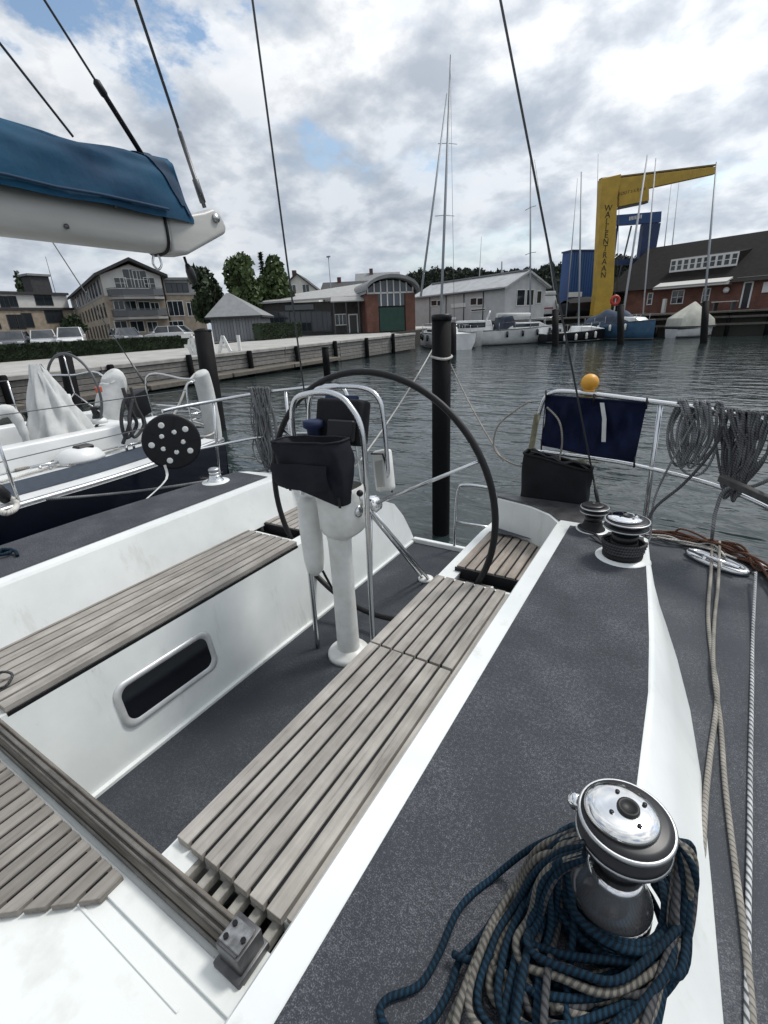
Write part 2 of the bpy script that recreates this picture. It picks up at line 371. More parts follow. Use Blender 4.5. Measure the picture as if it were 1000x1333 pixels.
r_beige = rope_mat('rope_beige', (.33, .31, .275), (.16, .15, .13), .014, .36)
r_grey = rope_mat('rope_grey', (.25, .255, .26), (.10, .102, .108), .012, .3)
r_dark = rope_mat('rope_dark', (.080, .081, .085), (.035, .035, .037), .011, .3)
r_coil = rope_mat('rope_slate', (.145, .148, .155), (.06, .061, .065), .012, .3)
r_fleck = rope_mat('rope_fleck', (.55, .56, .56), (.10, .11, .12), .02, .3)
r_brown = rope_mat('rope_brown', (.15, .075, .05), (.045, .024, .018), .012, .34)
r_white = rope_mat('rope_white', (.55, .54, .50), (.28, .27, .25), .014, .38)
orange_b = mat('float_orange', (.66, .33, .03), .45, var=1, vscale=9, vcol=(.55, .25, .02))
hull_navy = mat('hull_navy', (.003, .004, .012), .12, spec=.5, coat=.4)
# ================================================================ OUR OWN YACHT (built level in its own frame, trimmed at the end)
CX = -1.38
def mx(x): return 2 * CX - x
yacht = empty('sailing_yacht', (CX, 0, 0), 'white sailing yacht seen from its own cockpit with large black wheel', 'sailing yacht', boat=True)
ZD, ZC, ZS, ZF = .95, 1.164, .93, .407        # side deck, coaming top, seat, cockpit sole
SEC = lambda s, x: x if s > 0 else mx(x)
# gunwale in plan, right-hand side
GW = [(-.75, 2.865), (-.2, 2.87), (.12, 2.85), (.32, 2.78), (.45, 2.66), (.51, 2.50), (.545, 2.2), (.57, 1.6), (.585, .8), (.58, -.5), (.52, -2), (.36, -4), (.02, -6), (-.55, -7.8), (-1.1, -8.9), (CX, -9.3)]
GWs = [p.to_2d() for p in spline([(a, b, 0) for a, b in GW], 4)]
def zd(y): return ZD if y > -1 else ZD + (-1 - y) * .035
hull = MB(); decks = MB(); rails = MB()
for s in (1, -1):
    prof = [(0, 0), (.03, -.35), (.16, -.75), (.55, -1.15), (1.0, -1.35)]   # inset, drop
    rows = []
    for p in GWs:
        d = Vector((CX + .0, min(p.y, 1.5))) - Vector((p.x, p.y)); d = Vector((d.x, 0)) if p.y < 2.4 else d; ln = max(d.length, 1e-6)
        rows.append([Vector((SEC(s, p.x + d.x / ln * min(i, ln)), p.y + d.y / ln * min(i, ln), zd(p.y) + .0 + dr)) for i, dr in prof])
    b = len(hull.v)
    for r_ in rows: hull.v += r_
    for i in range(len(rows) - 1):
        for j in range(len(prof) - 1): hull.face((b + i * 5 + j, b + (i + 1) * 5 + j, b + (i + 1) * 5 + j + 1, b + i * 5 + j + 1), True)
    # deck ribbon between the cockpit side and the gunwale
    for i in range(len(GWs) - 1):
        p, q = GWs[i], GWs[i + 1]
        ip = -.45 if p.y > -1.2 else p.x * .35 + CX * .65; iq = -.45 if q.y > -1.2 else q.x * .35 + CX * .65
        if p.y > 2.6: continue
        decks.poly([(SEC(s, ip), p.y, zd(p.y)), (SEC(s, p.x), p.y, zd(p.y)), (SEC(s, q.x), q.y, zd(q.y)), (SEC(s, iq), q.y, zd(q.y))])
    st = [p for p in GWs if p.y > 2.6]; nx = [p for p in GWs if p.y <= 2.6][0]
    decks.poly([(SEC(s, p.x), p.y, ZD) for p in st] + [(SEC(s, nx.x), nx.y, ZD), (SEC(s, -.45), nx.y, ZD), (SEC(s, -.45), 2.5, ZD), (SEC(s, -.84), 2.5, ZD), (SEC(s, -.84), 2.862, ZD)])
    rails.tube([(SEC(s, p.x - .012), p.y - (.012 if p.y > 2.4 else 0), zd(p.y) + .018) for p in GWs], .018, 6)
# transom under the stern deck and the small boarding step
hull.prism([(-1.9, .36), (-.84, .36), (-.84, .1), (-1.9, .1)], 'y', 2.80, 2.805)
ob('hull', hull, gel, yacht)
ob('side_deck', decks, grip_pale, yacht)
ob('toe_rail', rails, alu, yacht)
step_ = MB().box(-1.86, -.90, 2.7, 3.235, .05, .39)
ob('stern_step', step_, gel, yacht, bevel=.03, seg=3)
# fore part behind the photographer: cabin top and coachroof
cab = MB().grid(lambda u, v: (CX + (v - .5) * 2 * (1.35 - .9 * u), -1.02 - 4.6 * u, 1.0 + .42 * (1 - u ** 2 * .6) * (1 - abs(2 * v - 1) ** 6)), 12, 16)
ob('cabin_top', cab, gel, yacht)
# ---- coamings
def xo(y): return .056 if y < 1.2 else .056 - .082 * ((y - 1.2) / .9) ** 1.25 * .9
def xs(y):
    P = [(-1.2, .25), (.5, .245), (.9, .226), (1.3, .203), (1.6, .162), (2.0, .082), (2.25, .0), (2.36, -.09), (2.42, -.2)]
    for (a, p), (b, q) in zip(P, P[1:]):
        if y <= b: return p + (q - p) * (y - a) / (b - a)
    return P[-1][1]
YS = [-1.1, -.4, 0, .3, .6, .9, 1.2, 1.45, 1.7, 1.9, 2.05, 2.18, 2.27, 2.34, 2.39, 2.42]
def coam_sec(y):
    o = min(xo(y), xs(y) - .012); zt = ZC - (0 if y < 2.3 else (y - 2.3) * .25)
    return [(-.515, ZS - .02), (-.432, zt - .012), (-.424, zt), (o, zt), (o + .012, zt - .004), ((o + xs(y)) / 2 + .006, zt * .45 + ZD * .55), (xs(y), ZD - .004)]
for s in (1, -1):
    m = MB(); n = 7
    for y in YS: m.v += [Vector((SEC(s, a), y, b)) for a, b in coam_sec(y)]
    for i in range(len(YS) - 1):
        for j in range(n - 1): m.face((i * n + j, (i + 1) * n + j, (i + 1) * n + j + 1, i * n + j + 1), j in (3, 4, 5))
    m.face(range((len(YS) - 1) * n, len(YS) * n)); m.face(range(n))
    # aft, the coaming runs into the wall behind the stern seat
    m.prism([(SEC(s, -.428), 2.34), (SEC(s, -.50), 2.44), (SEC(s, -.62), 2.515), (SEC(s, -.83), 2.575), (SEC(s, -.83), 2.63), (SEC(s, -.30), 2.63), (SEC(s, -.30), 2.34)], 'z', .5, 1.135)
    co = ob('coaming', m, gel, yacht)
    top = MB(); wpx = .062
    ya = [y for y in YS if y <= 2.3]
    for y in ya: top.v += [Vector((SEC(s, -.424 + wpx), y, ZC + .003)), Vector((SEC(s, xo(y) - .006), y, ZC + .003))]
    for i in range(len(ya) - 1): top.face((2 * i, 2 * i + 2, 2 * i + 3, 2 * i + 1))
    ob('antislip_panel', top, grip, co)
    tr = MB().prism([(SEC(s, -.425), 2.365), (SEC(s, -.50), 2.46), (SEC(s, -.62), 2.535), (SEC(s, -.84), 2.595), (SEC(s, -.84), 2.64), (SEC(s, -.29), 2.64), (SEC(s, -.29), 2.365)], 'z', 1.1355, 1.147)
    ob('wall_cap', tr, alu_dark, co)
# ---- cockpit well: seat fronts, sole, end walls
for s in (1, -1):
    w = MB()
    # sloping seat front, cut aft like the stern quarter
    top = [(.30, .905), (2.56, .905), (2.85, .885), (3.02, .80), (3.12, .67), (3.19, .52), (3.225, .42), (3.225, .10)]
    def wx(z, o): return -1.752 - (z - ZF) * .165 - o
    P = top + [(.30, .10)]
    b = len(w.v); k = len(P)
    w.v += [Vector((SEC(-s, wx(z, 0)), y, z)) for y, z in P] + [Vector((SEC(-s, wx(z, .09)), y, z)) for y, z in P]
    w.face(range(b, b + k)); w.face(range(b + 2 * k - 1, b + k - 1, -1))
    for i in range(k): w.face((b + i, b + (i + 1) % k, b + k + (i + 1) % k, b + k + i))
    x0, x1 = sorted((SEC(-s, -1.86), SEC(-s, -2.30)))
    w.box(x0, x1, .40, 1.955, .86, .902); w.box(x0, x1, 2.045, 2.61, .86, .902); w.box(x0, x1, 1.955, 2.045, .60, .64)   # moulded bench under the slats, with the slot for the wheel
    sf = ob('seat_front', w, gel, yacht, weld=True)
sole = MB().box(-1.79, -.97, .30, 3.19, .30, ZF)
ob('cockpit_sole', sole, grip_sole, yacht)
lip = MB().box(-1.75, -1.01, 3.192, 3.232, .30, ZF + .035)
lip.box(-1.756, -1.735, .36, 3.19, ZF - .01, ZF + .018); lip.box(-1.025, -1.004, .36, 3.19, ZF - .01, ZF + .018)
ob('sole_edge', lip, gel, yacht, bevel=.004)
# ---- bridge deck with its slatted step and the traveller
br = MB().box(-2.36, -.41, -1.1, .335, .3, ZS)
br.box(-1.0, -.62, .178, .186, ZS, ZS + .003)
br.box(-2.3, -.50, .222, .27, ZS, ZS + .008)
ob('bridge_deck', br, gel_worn, yacht, bevel=.004)
step_r = empty('bridge_step', (-1.5, 0, ZS), None, None); step_r.parent = yacht; step_r.matrix_parent_inverse = MW[yacht].inverted()
ob('gap_shade', MB().prism([(-.945, .25), (-1.66, .25), (-1.66, -.33), (-1.14, -.33), (-1.14, .075), (-.945, .22)], 'z', ZS + .001, ZS + .0165), black, step_r)  # black sheet below the step slats, shade of the gaps put into colour
base = None
for i in range(16):
    xc = -.943 - .0455 * i
    y1 = .262; y0 = -.35
    if xc > -1.12: y0 = .213 - (-.918 - xc) * .78
    m = MB()
    if xc > -1.12:
        h = .0180; d0 = .213 - (-.918 - (xc - h)) * .78; d1 = .213 - (-.918 - (xc + h)) * .78
        m.hexa([(xc - h, d0, ZS + .004), (xc + h, d1, ZS + .004), (xc + h, y1, ZS + .004), (xc - h, y1, ZS + .004), (xc - h, d0, ZS + .022), (xc + h, d1, ZS + .022), (xc + h, y1, ZS + .022), (xc - h, y1, ZS + .022)])
        ob('slat', m, teak_b, step_r, bevel=.0012)
    else:
        if base is None:
            m.box(xc - .0180, xc + .0180, y0, y1, ZS + .004, ZS + .022); base = ob('slat', m, teak_b, step_r, bevel=.0012); bx0 = xc
        else: place(base, 'slat', step_r, Matrix.Translation((xc - bx0, 0, 0)) @ MW[base])
trv = empty('mainsheet_traveller', (CX, .29, ZS), None, None); trv.parent = yacht; trv.matrix_parent_inverse = MW[yacht].inverted()
trv['label'] = 'grey brown traveller beam with worn metal end fitting'
tb = MB().box(-2.3, -.60, .286, .330, ZS + .001, .984)
ob('beam', tb, teak_x, trv, bevel=.006, seg=2)
tk = MB().box(-2.3, -.61, .291, .296, .984, .991).box(-2.3, -.61, .301, .311, .984, .995).box(-2.3, -.61, .317, .322, .984, .990)
tk.box(-2.3, -.605, .280, .2855, ZS + .012, .962)
ob('track', tk, alu_track, trv, bevel=.002)
fit = MB().box(-.608, -.546, .272, .336, ZS + .02, 1.0).box(-.614, -.54, .260, .342, ZS + .001, ZS + .022)
fit.box(-.60, -.552, .274, .328, 1.0, 1.006)
ef = ob('end_fitting', fit, alu_dark, trv, bevel=.005, seg=2)
ob('plate', MB().box(-.604, -.549, .278, .324, 1.0065, 1.0095), mat('worn_metal', (.42, .42, .42), .38, .9, var=.6, vscale=40), ef, bevel=.002)
for bx_, by_ in ((-.557, .30), (-.593, .312), (-.592, .288)): ob('bolt', MB().lathe([(.0055, 0), (.0055, .004)], 8, Matrix.Translation((bx_, by_, 1.0096))), black, ef)
# ---- teak benches
def bench(x0, x1, y0, y1, z, n, m, nm='cockpit_seat', widths=None, cross=(), label=None):
    r_ = empty(nm, ((x0 + x1) / 2, y0, z), None, None); r_.parent = yacht; r_.matrix_parent_inverse = MW[yacht].inverted()
    if label: r_['label'] = label
    pitch = (x1 - x0) / n; w = pitch - .0108; src = None
    ob('gap_shade', MB().box(x0 + .006, x1 - .006, y0 + .012, y1 - .008, z - .020, z - .0065), black, r_)  # black sheet close under the slats stands in for shade in the gaps
    for i in range(n):
        xc = x0 + pitch * (i + .5)
        if src is None:
            src = ob('slat', MB().box(xc - w / 2, xc + w / 2, y0, y1, z - .024, z), m, r_, bevel=.0012); o = src; sx0 = xc
        else: o = place(src, 'slat', r_, Matrix.Translation((xc - sx0, random.uniform(-.003, .003), random.uniform(-.0012, .0012))) @ MW[src])
    for yc in cross:
        ob('bearer', MB().box(x0 + .01, x1 - .01, yc - .02, yc + .02, z - .055, z - .0305), teak_x, r_)
    return r_
bench(-.918, -.553, .392, 1.288, ZS, 7, teak, cross=(.45, .85, 1.24))
bench(-.918, -.553, 1.296, 1.915, ZS, 7, teak, cross=(1.35, 1.86))
bench(-.868, -.50, 2.05, 2.55, ZS, 7, teak_o, label='short aft bench of slightly browner teak slats', cross=(2.1, 2.5))
ob('filler', MB().prism([(-.550, .40), (-.520, .40), (-.532, 1.90), (-.550, 1.90)], 'z', ZS - .02, ZS - .004), teak, yacht)
bench(-2.29, -1.835, .37, 1.90, ZS, 8, teak, cross=(.42, 1.1, 1.85))
bench(-2.26, -1.892, 2.05, 2.55, ZS, 7, teak, cross=(2.1, 2.5))
ob('bench_edge_and_shade', MB().box(-.868, -.50, 2.036, 2.0445, .865, .926), black, yacht)  # black board stands in for the shadow along the aft bench front
ob('bench_edge_and_shade', MB().box(-2.26, -1.892, 2.036, 2.0445, .865, .926), black, yacht)
ob('bench_edge_and_shade', MB().box(-1.858, -1.832, .372, 1.898, .885, .905), black, yacht)
# light wooden blocks under the front end of the near bench
bk = ob('chock', MB().box(-.90, -.878, .337, .41, ZS - .06, ZS - .028), mat('pale_wood', (.33, .32, .29), .8, var=.4, vscale=30), yacht, bevel=.003)
for i in range(1, 7): place(bk, 'chock', yacht, Matrix.Translation((.0525 * i, 0, 0)) @ MW[bk])
# ---- port-light in the far seat front
def rrect(cy, cz, hw, hh, r_, n=6):
    o = []
    for ccy, ccz, a0 in ((cy + hw - r_, cz + hh - r_, 0), (cy - hw + r_, cz + hh - r_, 90), (cy - hw + r_, cz - hh + r_, 180), (cy + hw - r_, cz - hh + r_, 270)):
        for i in range(n + 1):
            a = R(a0 + 90 * i / n); o.append((ccy + r_ * math.cos(a), ccz + r_ * math.sin(a)))
    return o
def wx(z): return -1.752 - (z - ZF) * .165
win = empty('cockpit_window', (-1.80, .94, .56), None, None); win.parent = yacht; win.matrix_parent_inverse = MW[yacht].inverted()
win['label'] = 'small dark window with a rounded metal frame in the cockpit side'
O, I1, I2 = rrect(.935, .662, .248, .108, .055), rrect(.935, .664, .228, .090, .047), rrect(.935, .664, .217, .079, .042)
fm = MB(); n = len(O)
fm.v += [Vector((wx(z) + .001, y, z)) for y, z in O] + [Vector((wx(z) + .010, y, z)) for y, z in rrect(.935, .663, .243, .103, .051)] + [Vector((wx(z) + .011, y, z)) for y, z in I1] + [Vector((wx(z) + .003, y, z)) for y, z in I2]
for k in range(3):
    for i in range(n): fm.face((k * n + i, k * n + (i + 1) % n, (k + 1) * n + (i + 1) % n, (k + 1) * n + i), True)
ob('frame', fm, mat('window_frame_grey', (.55, .56, .56), .35, .35, var=.2, vscale=12), win)
ob('pane', MB().poly([(wx(z) + .0035, y, z) for y, z in I2]), dark_glass, win)

# ---- winches
def winch(x, y, z, sc, label, cap_m, drum_m, band_m, tail=True, pad=None, tall=1.):
    r_ = empty('winch', (x, y, z), None, None); r_.parent = yacht; r_.matrix_parent_inverse = MW[yacht].inverted(); r_['label'] = label
    T = Matrix.Translation((x, y, z)) @ Matrix.Diagonal((sc, sc, sc * tall, 1))
    if pad: ob('pad', MB().lathe([(pad, 0), (pad, .008), (pad * .9, .022), (pad * .55, .026), (0, .026)], 32, Matrix.Translation((x, y, z))), gel, r_)
    ob('base', MB().lathe([(.080, 0), (.080, .018), (.077, .026), (.072, .030), (.0, .030)], 40, T), drum_m, r_)
    ob('drum', MB().lathe([(.0785, .030), (.0785, .0365), (.077, .039), (.070, .0475), (.0635, .0565), (.0575, .068), (.0535, .081), (.052, .094), (.0, .094)], 40, T), band_m, r_)
    ob('neck', MB().lathe([(.050, .0942), (.049, .105), (.052, .122), (0, .122)], 32, T), drum_m, r_)
    if tail:
        ob('jaw', MB().lathe([(.050, .122), (.05, .142), (.062, .147), (.083, .152), (.085, .158), (.082, .163), (.066, .166), (.066, .172), (.081, .175), (.085, .180), (.083, .186), (.070, .190), (.0, .190)], 48, T), drum_m, r_)
        for zz in (.155, .183):
            ob('jaw_rim', MB().lathe([(.0838, zz - .0035), (.0866, zz - .002), (.0866, zz + .002), (.0838, zz + .0035)], 48, T), alu, r_)
        Tc = T @ Matrix.Translation((-.010, -.004, 0)) @ Matrix.Diagonal((1.0, .92, 1, 1))
        c = ob('cap', MB().lathe([(.0665, .1902), (.0665, .196), (.063, .200), (.046, .2028), (.0205, .2035), (.0, .2034)], 48, Tc), cap_m, r_)
        ob('socket', MB().lathe([(.0205, .2036), (.0195, .2072), (.0145, .2072), (.0125, .2045), (0, .2042)], 24, T), mat('socket_dark', (.03, .03, .03), .5, .6) if 'socket_dark' not in MATS else MATS['socket_dark'], c)
        for a in (40, 130, 220, 310):
            ob('screw', MB().lathe([(.0042, .2025), (.0042, .2048), (0, .2048)], 10, T @ Matrix.Translation((.034 * math.cos(R(a)), .036 * math.sin(R(a)), 0))), drum_m, c)
    else:
        ob('cap', MB().lathe([(.045, .122), (.052, .13), (.052, .15), (.044, .158), (.02, .16), (0, .16)], 32, T), cap_m, r_)
    return r_
PW = (.030, .606)
w1 = winch(*PW, ZC + .003, .80, 'chrome topped self-tailing winch with thick ropes hung round it', chrome_worn, drum_b, chrome_d, tall=1.48)
ob('feeder_arm', MB().sphere((PW[0] - .073, PW[1] + .012, ZC + .198), .014, 12, 8).tube([(PW[0] - .073, PW[1] + .012, ZC + .198), (PW[0] - .05, PW[1] + .01, ZC + .20)], .008, 8), chrome, w1)
w2 = winch(-.105, 2.02, ZC - .015, 1.0, 'black winch with chrome lid on a white pad at the end of the coaming', chrome, drum_b, blackr, pad=.112)
w3 = winch(-.262, 2.27, ZC - .02, .74, 'smaller all black winch aft of the winch with chrome lid', drum_b, drum_b, blackr, pad=.09)
w4 = winch(mx(-.10), 2.03, ZC - .015, .72, 'silver winch on a white pad on the far coaming', alu, steel, steel, tail=False, pad=.10)
# ---- steering pedestal
ped = empty('steering_pedestal', (-1.372, 1.72, ZF), None, None); ped.parent = yacht; ped.matrix_parent_inverse = MW[yacht].inverted()
ped['label'] = 'white column carrying the wheel with a steel tube guard'
T = Matrix.Translation((-1.366, 1.72, ZF))
ob('foot', MB().lathe([(.118, 0), (.118, .018), (.108, .032), (.08, .04), (.07, .052)], 32, T), white_p, ped)
ob('column', MB().lathe([(.066, .04), (.062, .06), (.058, .4), (.060, .70), (.07, .76)], 28, T), white_p, ped)
hm = MB()
def sup(a, rx, ry, e=3.2):
    c, s_ = math.cos(a), math.sin(a); return rx * math.copysign(abs(c) ** (2 / e), c), ry * math.copysign(abs(s_) ** (2 / e), s_)
lv = [(.735, .062, .062), (.76, .090, .086), (.79, .106, .104), (.93, .110, .108), (.985, .106, .104), (1.0, .09, .09)]
hm.grid(lambda u, v: (lambda l_: (-1.30 - .03 + sup(v * 2 * math.pi, l_[1], l_[2])[0] - .02 * (1 - min(1, (l_[0] - .735) / .05)), 1.72 + sup(v * 2 * math.pi, l_[1], l_[2])[1], ZF + l_[0]))(lv[round(u * 5)]), 5, 32, cv_=True)
ob('housing', hm, white_p, ped)
AX0, AX1 = -1.555, -1.185
arch = [(AX0, 1.675, ZF + .01), (AX0, 1.68, 1.0), (AX0 - .02, 1.71, 1.45), (AX0 - .045, 1.72, 1.66), (AX0 - .015, 1.72, 1.80), (AX0 + .10, 1.72, 1.842), (-1.33, 1.72, 1.842), (-1.245, 1.72, 1.79), (AX1, 1.72, 1.66), (AX1, 1.72, 1.3), (AX1 - .01, 1.725, 1.0), (AX1 - .02, 1.73, ZF + .01)]
ob('tube_guard', MB().tube(spline(arch, 7), .0135, 10), steel, ped)
pod = MB(); px_, py_ = -1.525, 1.69
pod.lathe([(.015, 0), (.045, .03), (.056, .10), (.062, .30), (.057, .42), (.045, .452), (0, .46)], 20, Matrix.Translation((px_, py_, .885)) @ Matrix.Diagonal((.95, 1, 1, 1)))
ob('cable_cover', pod, white_p, ped)
a2 = [(-1.66, 1.90, 1.40), (-1.65, 1.91, 1.72), (-1.60, 1.91, 1.82), (-1.50, 1.91, 1.845), (-1.30, 1.91, 1.845), (-1.215, 1.91, 1.80), (-1.19, 1.91, 1.70), (-1.17, 1.90, 1.40)]
ob('instrument_arch', MB().tube(spline(a2, 6), .0115, 10), steel, ped)
ib = ob('instrument_box', MB().obox((-1.40, 1.86, 1.685), (.27, .10, .22), Euler((R(-14), 0, 0)).to_matrix()), black_c, ped, bevel=.02, seg=3)
ob('screen_cover', MB().obox((-1.42, 1.885, 1.775), (.20, .02, .075), Euler((R(-30), 0, 0)).to_matrix()), mat('navy_fabric', (.012, .022, .07), .8), ib, bevel=.006)
ob('compass', MB().lathe([(.03, 0), (.034, .06), (.05, .07), (.05, .10), (.03, .105), (0, .105)], 20, Matrix.Translation((-1.515, 1.775, 1.60))), MATS['navy_fabric'], ped)
ob('switch_panel', MB().obox((-1.34, 1.765, 1.665), (.15, .03, .10), Euler((R(-15), 0, R(4))).to_matrix()), black, ped, bevel=.008)
wi = ob('white_instrument', MB().obox((-1.215, 1.93, 1.44), (.115, .05, .21), Euler((R(-12), R(-16), R(-10))).to_matrix()), white_p, ped, bevel=.02, seg=3)
ob('dial', MB().obox((-1.222, 1.901, 1.43), (.055, .006, .13), Euler((R(-12), R(-16), R(-10))).to_matrix()), mat('dial_grey', (.35, .35, .33), .4), wi, bevel=.01)
ob('dial_edge', MB().tube([(-1.262, 1.893, 1.53), (-1.195, 1.895, 1.535), (-1.17, 1.9, 1.44), (-1.155, 1.905, 1.34)], .005, 6), black, wi)
ob('seam', MB().lathe([(.0665, .742), (.0690, .746), (.0665, .750)], 28, T), MATS['dial_grey'], ped)
for a in (20, 110, 200, 290): ob('bolt', MB().lathe([(.009, .0), (.009, .008), (0, .010)], 10, Matrix.Translation((-1.366 + .098 * math.cos(R(a)), 1.72 + .098 * math.sin(R(a)), ZF + .024))), steel, ped)
lv_ = ob('engine_lever', MB().lathe([(.03, 0), (.03, .012), (.015, .018), (0, .018)], 16, Matrix.Translation((-1.225, 1.70, 1.30)) @ Matrix.Rotation(R(90), 4, 'Y')).tube([(-1.205, 1.70, 1.30), (-1.19, 1.685, 1.34), (-1.185, 1.67, 1.40)], [.008, .007, .007], 8), steel, ped)
ob('lever_knob', MB().sphere((-1.185, 1.668, 1.405), .016, 10, 8), black, lv_)
ob('cable', MB().tube(spline([(-1.50, 1.72, .90), (-1.49, 1.80, .72), (-1.42, 1.86, .60), (-1.37, 1.80, .50), (-1.33, 1.76, .43)], 6), .007, 6), black, ped)
ob('brace', MB().tube([(-1.345, 1.96, 1.19), (-1.385, 2.66, ZF + .012)], .011, 8).tube([(-1.315, 1.96, 1.19), (-1.335, 2.66, ZF + .012)], .011, 8), steel, ped)
ob('brace_foot', MB().lathe([(.055, 0), (.055, .012), (.04, .02), (0, .02)], 20, Matrix.Translation((-1.36, 2.665, ZF + .001))), white_p, ped)
# ---- wheel
WC = Vector((-1.345, 1.985, 1.212)); WR = .70
wh = empty('steering_wheel', WC, None, None); wh.parent = yacht; wh.matrix_parent_inverse = MW[yacht].inverted(); wh['label'] = 'large thin black leather covered steering wheel'
ob('rim', MB().tube([WC + Vector((WR * math.cos(a), 0, WR * math.sin(a))) for a in [2 * math.pi * i / 96 for i in range(96)]], .0165, 12, closed=True), mat('wheel_leather', (.008, .008, .009), .5, bump=.0004, bscale=180, spec=.3), wh)
ob('hub', MB().lathe([(.0, -.06), (.035, -.06), (.05, -.045), (.05, .01), (.03, .03), (0, .03)], 20, Matrix.Translation(WC) @ Matrix.Rotation(R(90), 4, 'X')), chrome, wh)
for a in (27, 147, 267):
    d = Vector((math.cos(R(a)), 0, math.sin(R(a))))
    ob('spoke', MB().tube([WC + d * .04, WC + d * (WR - .005)], [.011, .008], 8), steel, wh)
# ---- stern rails, stanchions, lifelines, ladder
def rail_pts(pts): return [ab(*p[:2], y=p[2]) for p in pts]
def SX(p): return Vector((mx(p[0]), p[1], p[2]))
top_r = [(-.76, 2.85, .96), (-.735, 2.85, 1.32), (-.69, 2.85, 1.62), (-.64, 2.85, 1.715), (-.52, 2.85, 1.73), (-.19, 2.845, 1.70), (.12, 2.82, 1.668), (.33, 2.72, 1.64), (.46, 2.56, 1.62), (.52, 2.3, 1.61), (.54, 1.95, 1.61), (.555, 1.6, 1.57), (.56, 1.52, 1.45), (.56, 1.5, .97)]
low_r = [(-.71, 2.85, 1.375), (-.34, 2.85, 1.36), (-.1, 2.84, 1.34), (.2, 2.79, 1.30), (.40, 2.64, 1.27), (.5, 2.4, 1.26), (.535, 2.0, 1.26), (.56, 1.51, 1.26)]
for s in (1, -1):
    pr = empty('stern_rail', (SEC(s, .0), 2.85, ZD), None, None); pr.parent = yacht; pr.matrix_parent_inverse = MW[yacht].inverted()
    f_ = (lambda p: Vector(p)) if s > 0 else SX
    tr_, lr_ = (top_r, low_r) if s > 0 else (top_r[:10] + [(.545, 2.16, 1.60)], low_r[:6] + [(.54, 2.2, 1.26)])
    ob('rail', MB().tube(spline([f_(p) for p in tr_], 6), .0135, 10), steel, pr)
    ob('rail', MB().tube(spline([f_(p) for p in lr_], 6), .011, 10), steel, pr)
    for a, b in (((.50, 2.53, .96), (.46, 2.57, 1.61)), ((-.06, 2.85, .96), (-.08, 2.845, 1.69))):
        o = ob('post', MB().tube([f_(a), f_(b)], .0125, 10), steel, pr)
        ob('post_foot', MB().lathe([(.035, 0), (.035, .008), (.018, .014), (.018, .05)], 14, Matrix.Translation(f_(a))), steel, o)
    for zz in ((1.60, 1.27) if s > 0 else ()):
        ob('lifeline', MB().tube([f_((.56, 1.5, zz - .02)), f_((.575, -.2, zz - .02)), f_((.565, -2, zz))], .0035, 6), wire, pr)
    if s > 0: ob('stanchion', MB().tube([f_((.57, -.2, .96)), f_((.575, -.2, 1.62))], .0125, 10), steel, yacht)
    ob('stanchion', MB().tube([f_((.555, -2, .98)), f_((.565, -2, 1.64))], .0125, 10), steel, yacht)
lad = empty('stern_ladder', (-1.22, 3.2, .4), None, None); lad.parent = yacht; lad.matrix_parent_inverse = MW[yacht].inverted()
ob('rail', MB().tube(spline([(-1.375, 3.21, .40), (-1.365, 3.205, .75), (-1.345, 3.2, .93), (-1.29, 3.2, .975), (-1.10, 3.2, .975), (-1.05, 3.2, .93), (-1.03, 3.2, .75), (-1.02, 3.21, .40)], 6), .0115, 10), steel, lad)
ob('rung', MB().tube([(-1.37, 3.204, .66), (-1.028, 3.204, .66)], .010, 8), steel, lad)
# cleats and blocks on the stern deck
ob('deck_block', MB().obox((-.30, 2.82, 1.0), (.05, .06, .10), Euler((0, R(10), 0)).to_matrix()), drum_b, yacht, bevel=.012, seg=2)
cl = ob('cleat', MB().tube([(.16, 2.62, .995), (.36, 2.50, .995)], [.009, .009], 8).tube([(.22, 2.585, .95), (.23, 2.58, .993)], .012, 8).tube([(.30, 2.535, .95), (.29, 2.54, .993)], .012, 8), chrome, yacht)
ob('fairlead', MB().grid(lambda u, v: Vector((.28, 2.60, .965)) + Euler((0, 0, R(-32))).to_matrix() @ Vector(((.13 + .022 * math.cos(v * 6.283)) * math.cos(u * 6.283), (.05 + .022 * math.cos(v * 6.283)) * math.sin(u * 6.283), .015 * math.sin(v * 6.283))), 28, 8, True, True), steel, yacht)
# ---- mast, boom, backstay
MH = Vector((CX, -3.3, 19.0)); SPL = Vector((CX, 1.393, 5.64 + .2))
mast = empty('mast', (CX, -3.3, 1.4), None, None); mast.parent = yacht; mast.matrix_parent_inverse = MW[yacht].inverted()
ob('spar', MB().lathe([(.08, 0), (.08, 13), (.05, 17.6)], 16, Matrix.Translation((CX, -3.3, 1.4)) @ Matrix.Diagonal((.75, 1.2, 1, 1))), boom_m, mast)
bs = empty('backstay', (CX, 2.85, ZD), None, None); bs.parent = yacht; bs.matrix_parent_inverse = MW[yacht].inverted()
BR, BL = Vector((-.297, 2.85, 1.04)), Vector((mx(-.297), 2.85, 1.04))
ob('wire', MB().tube([BR, SPL], .0055, 6), wire, bs); ob('wire', MB().tube([BL, SPL], .0055, 6), wire, bs); ob('wire', MB().tube([SPL, MH], .006, 6), wire, bs)
for P_ in (BR, BL):
    d = (SPL - P_).normalized()
    ob('turnbuckle', MB().tube([P_ - d * .06, P_ + d * .02, P_ + d * .03, P_ + d * .16, P_ + d * .17, P_ + d * .22], [.006, .006, .011, .011, .006, .006], 8), alu_dark, bs)
boom = empty('boom', (CX, -3.2, 2.3), None, None); boom.parent = yacht; boom.matrix_parent_inverse = MW[yacht].inverted()
BZ0, BZ1 = 2.338, 2.448
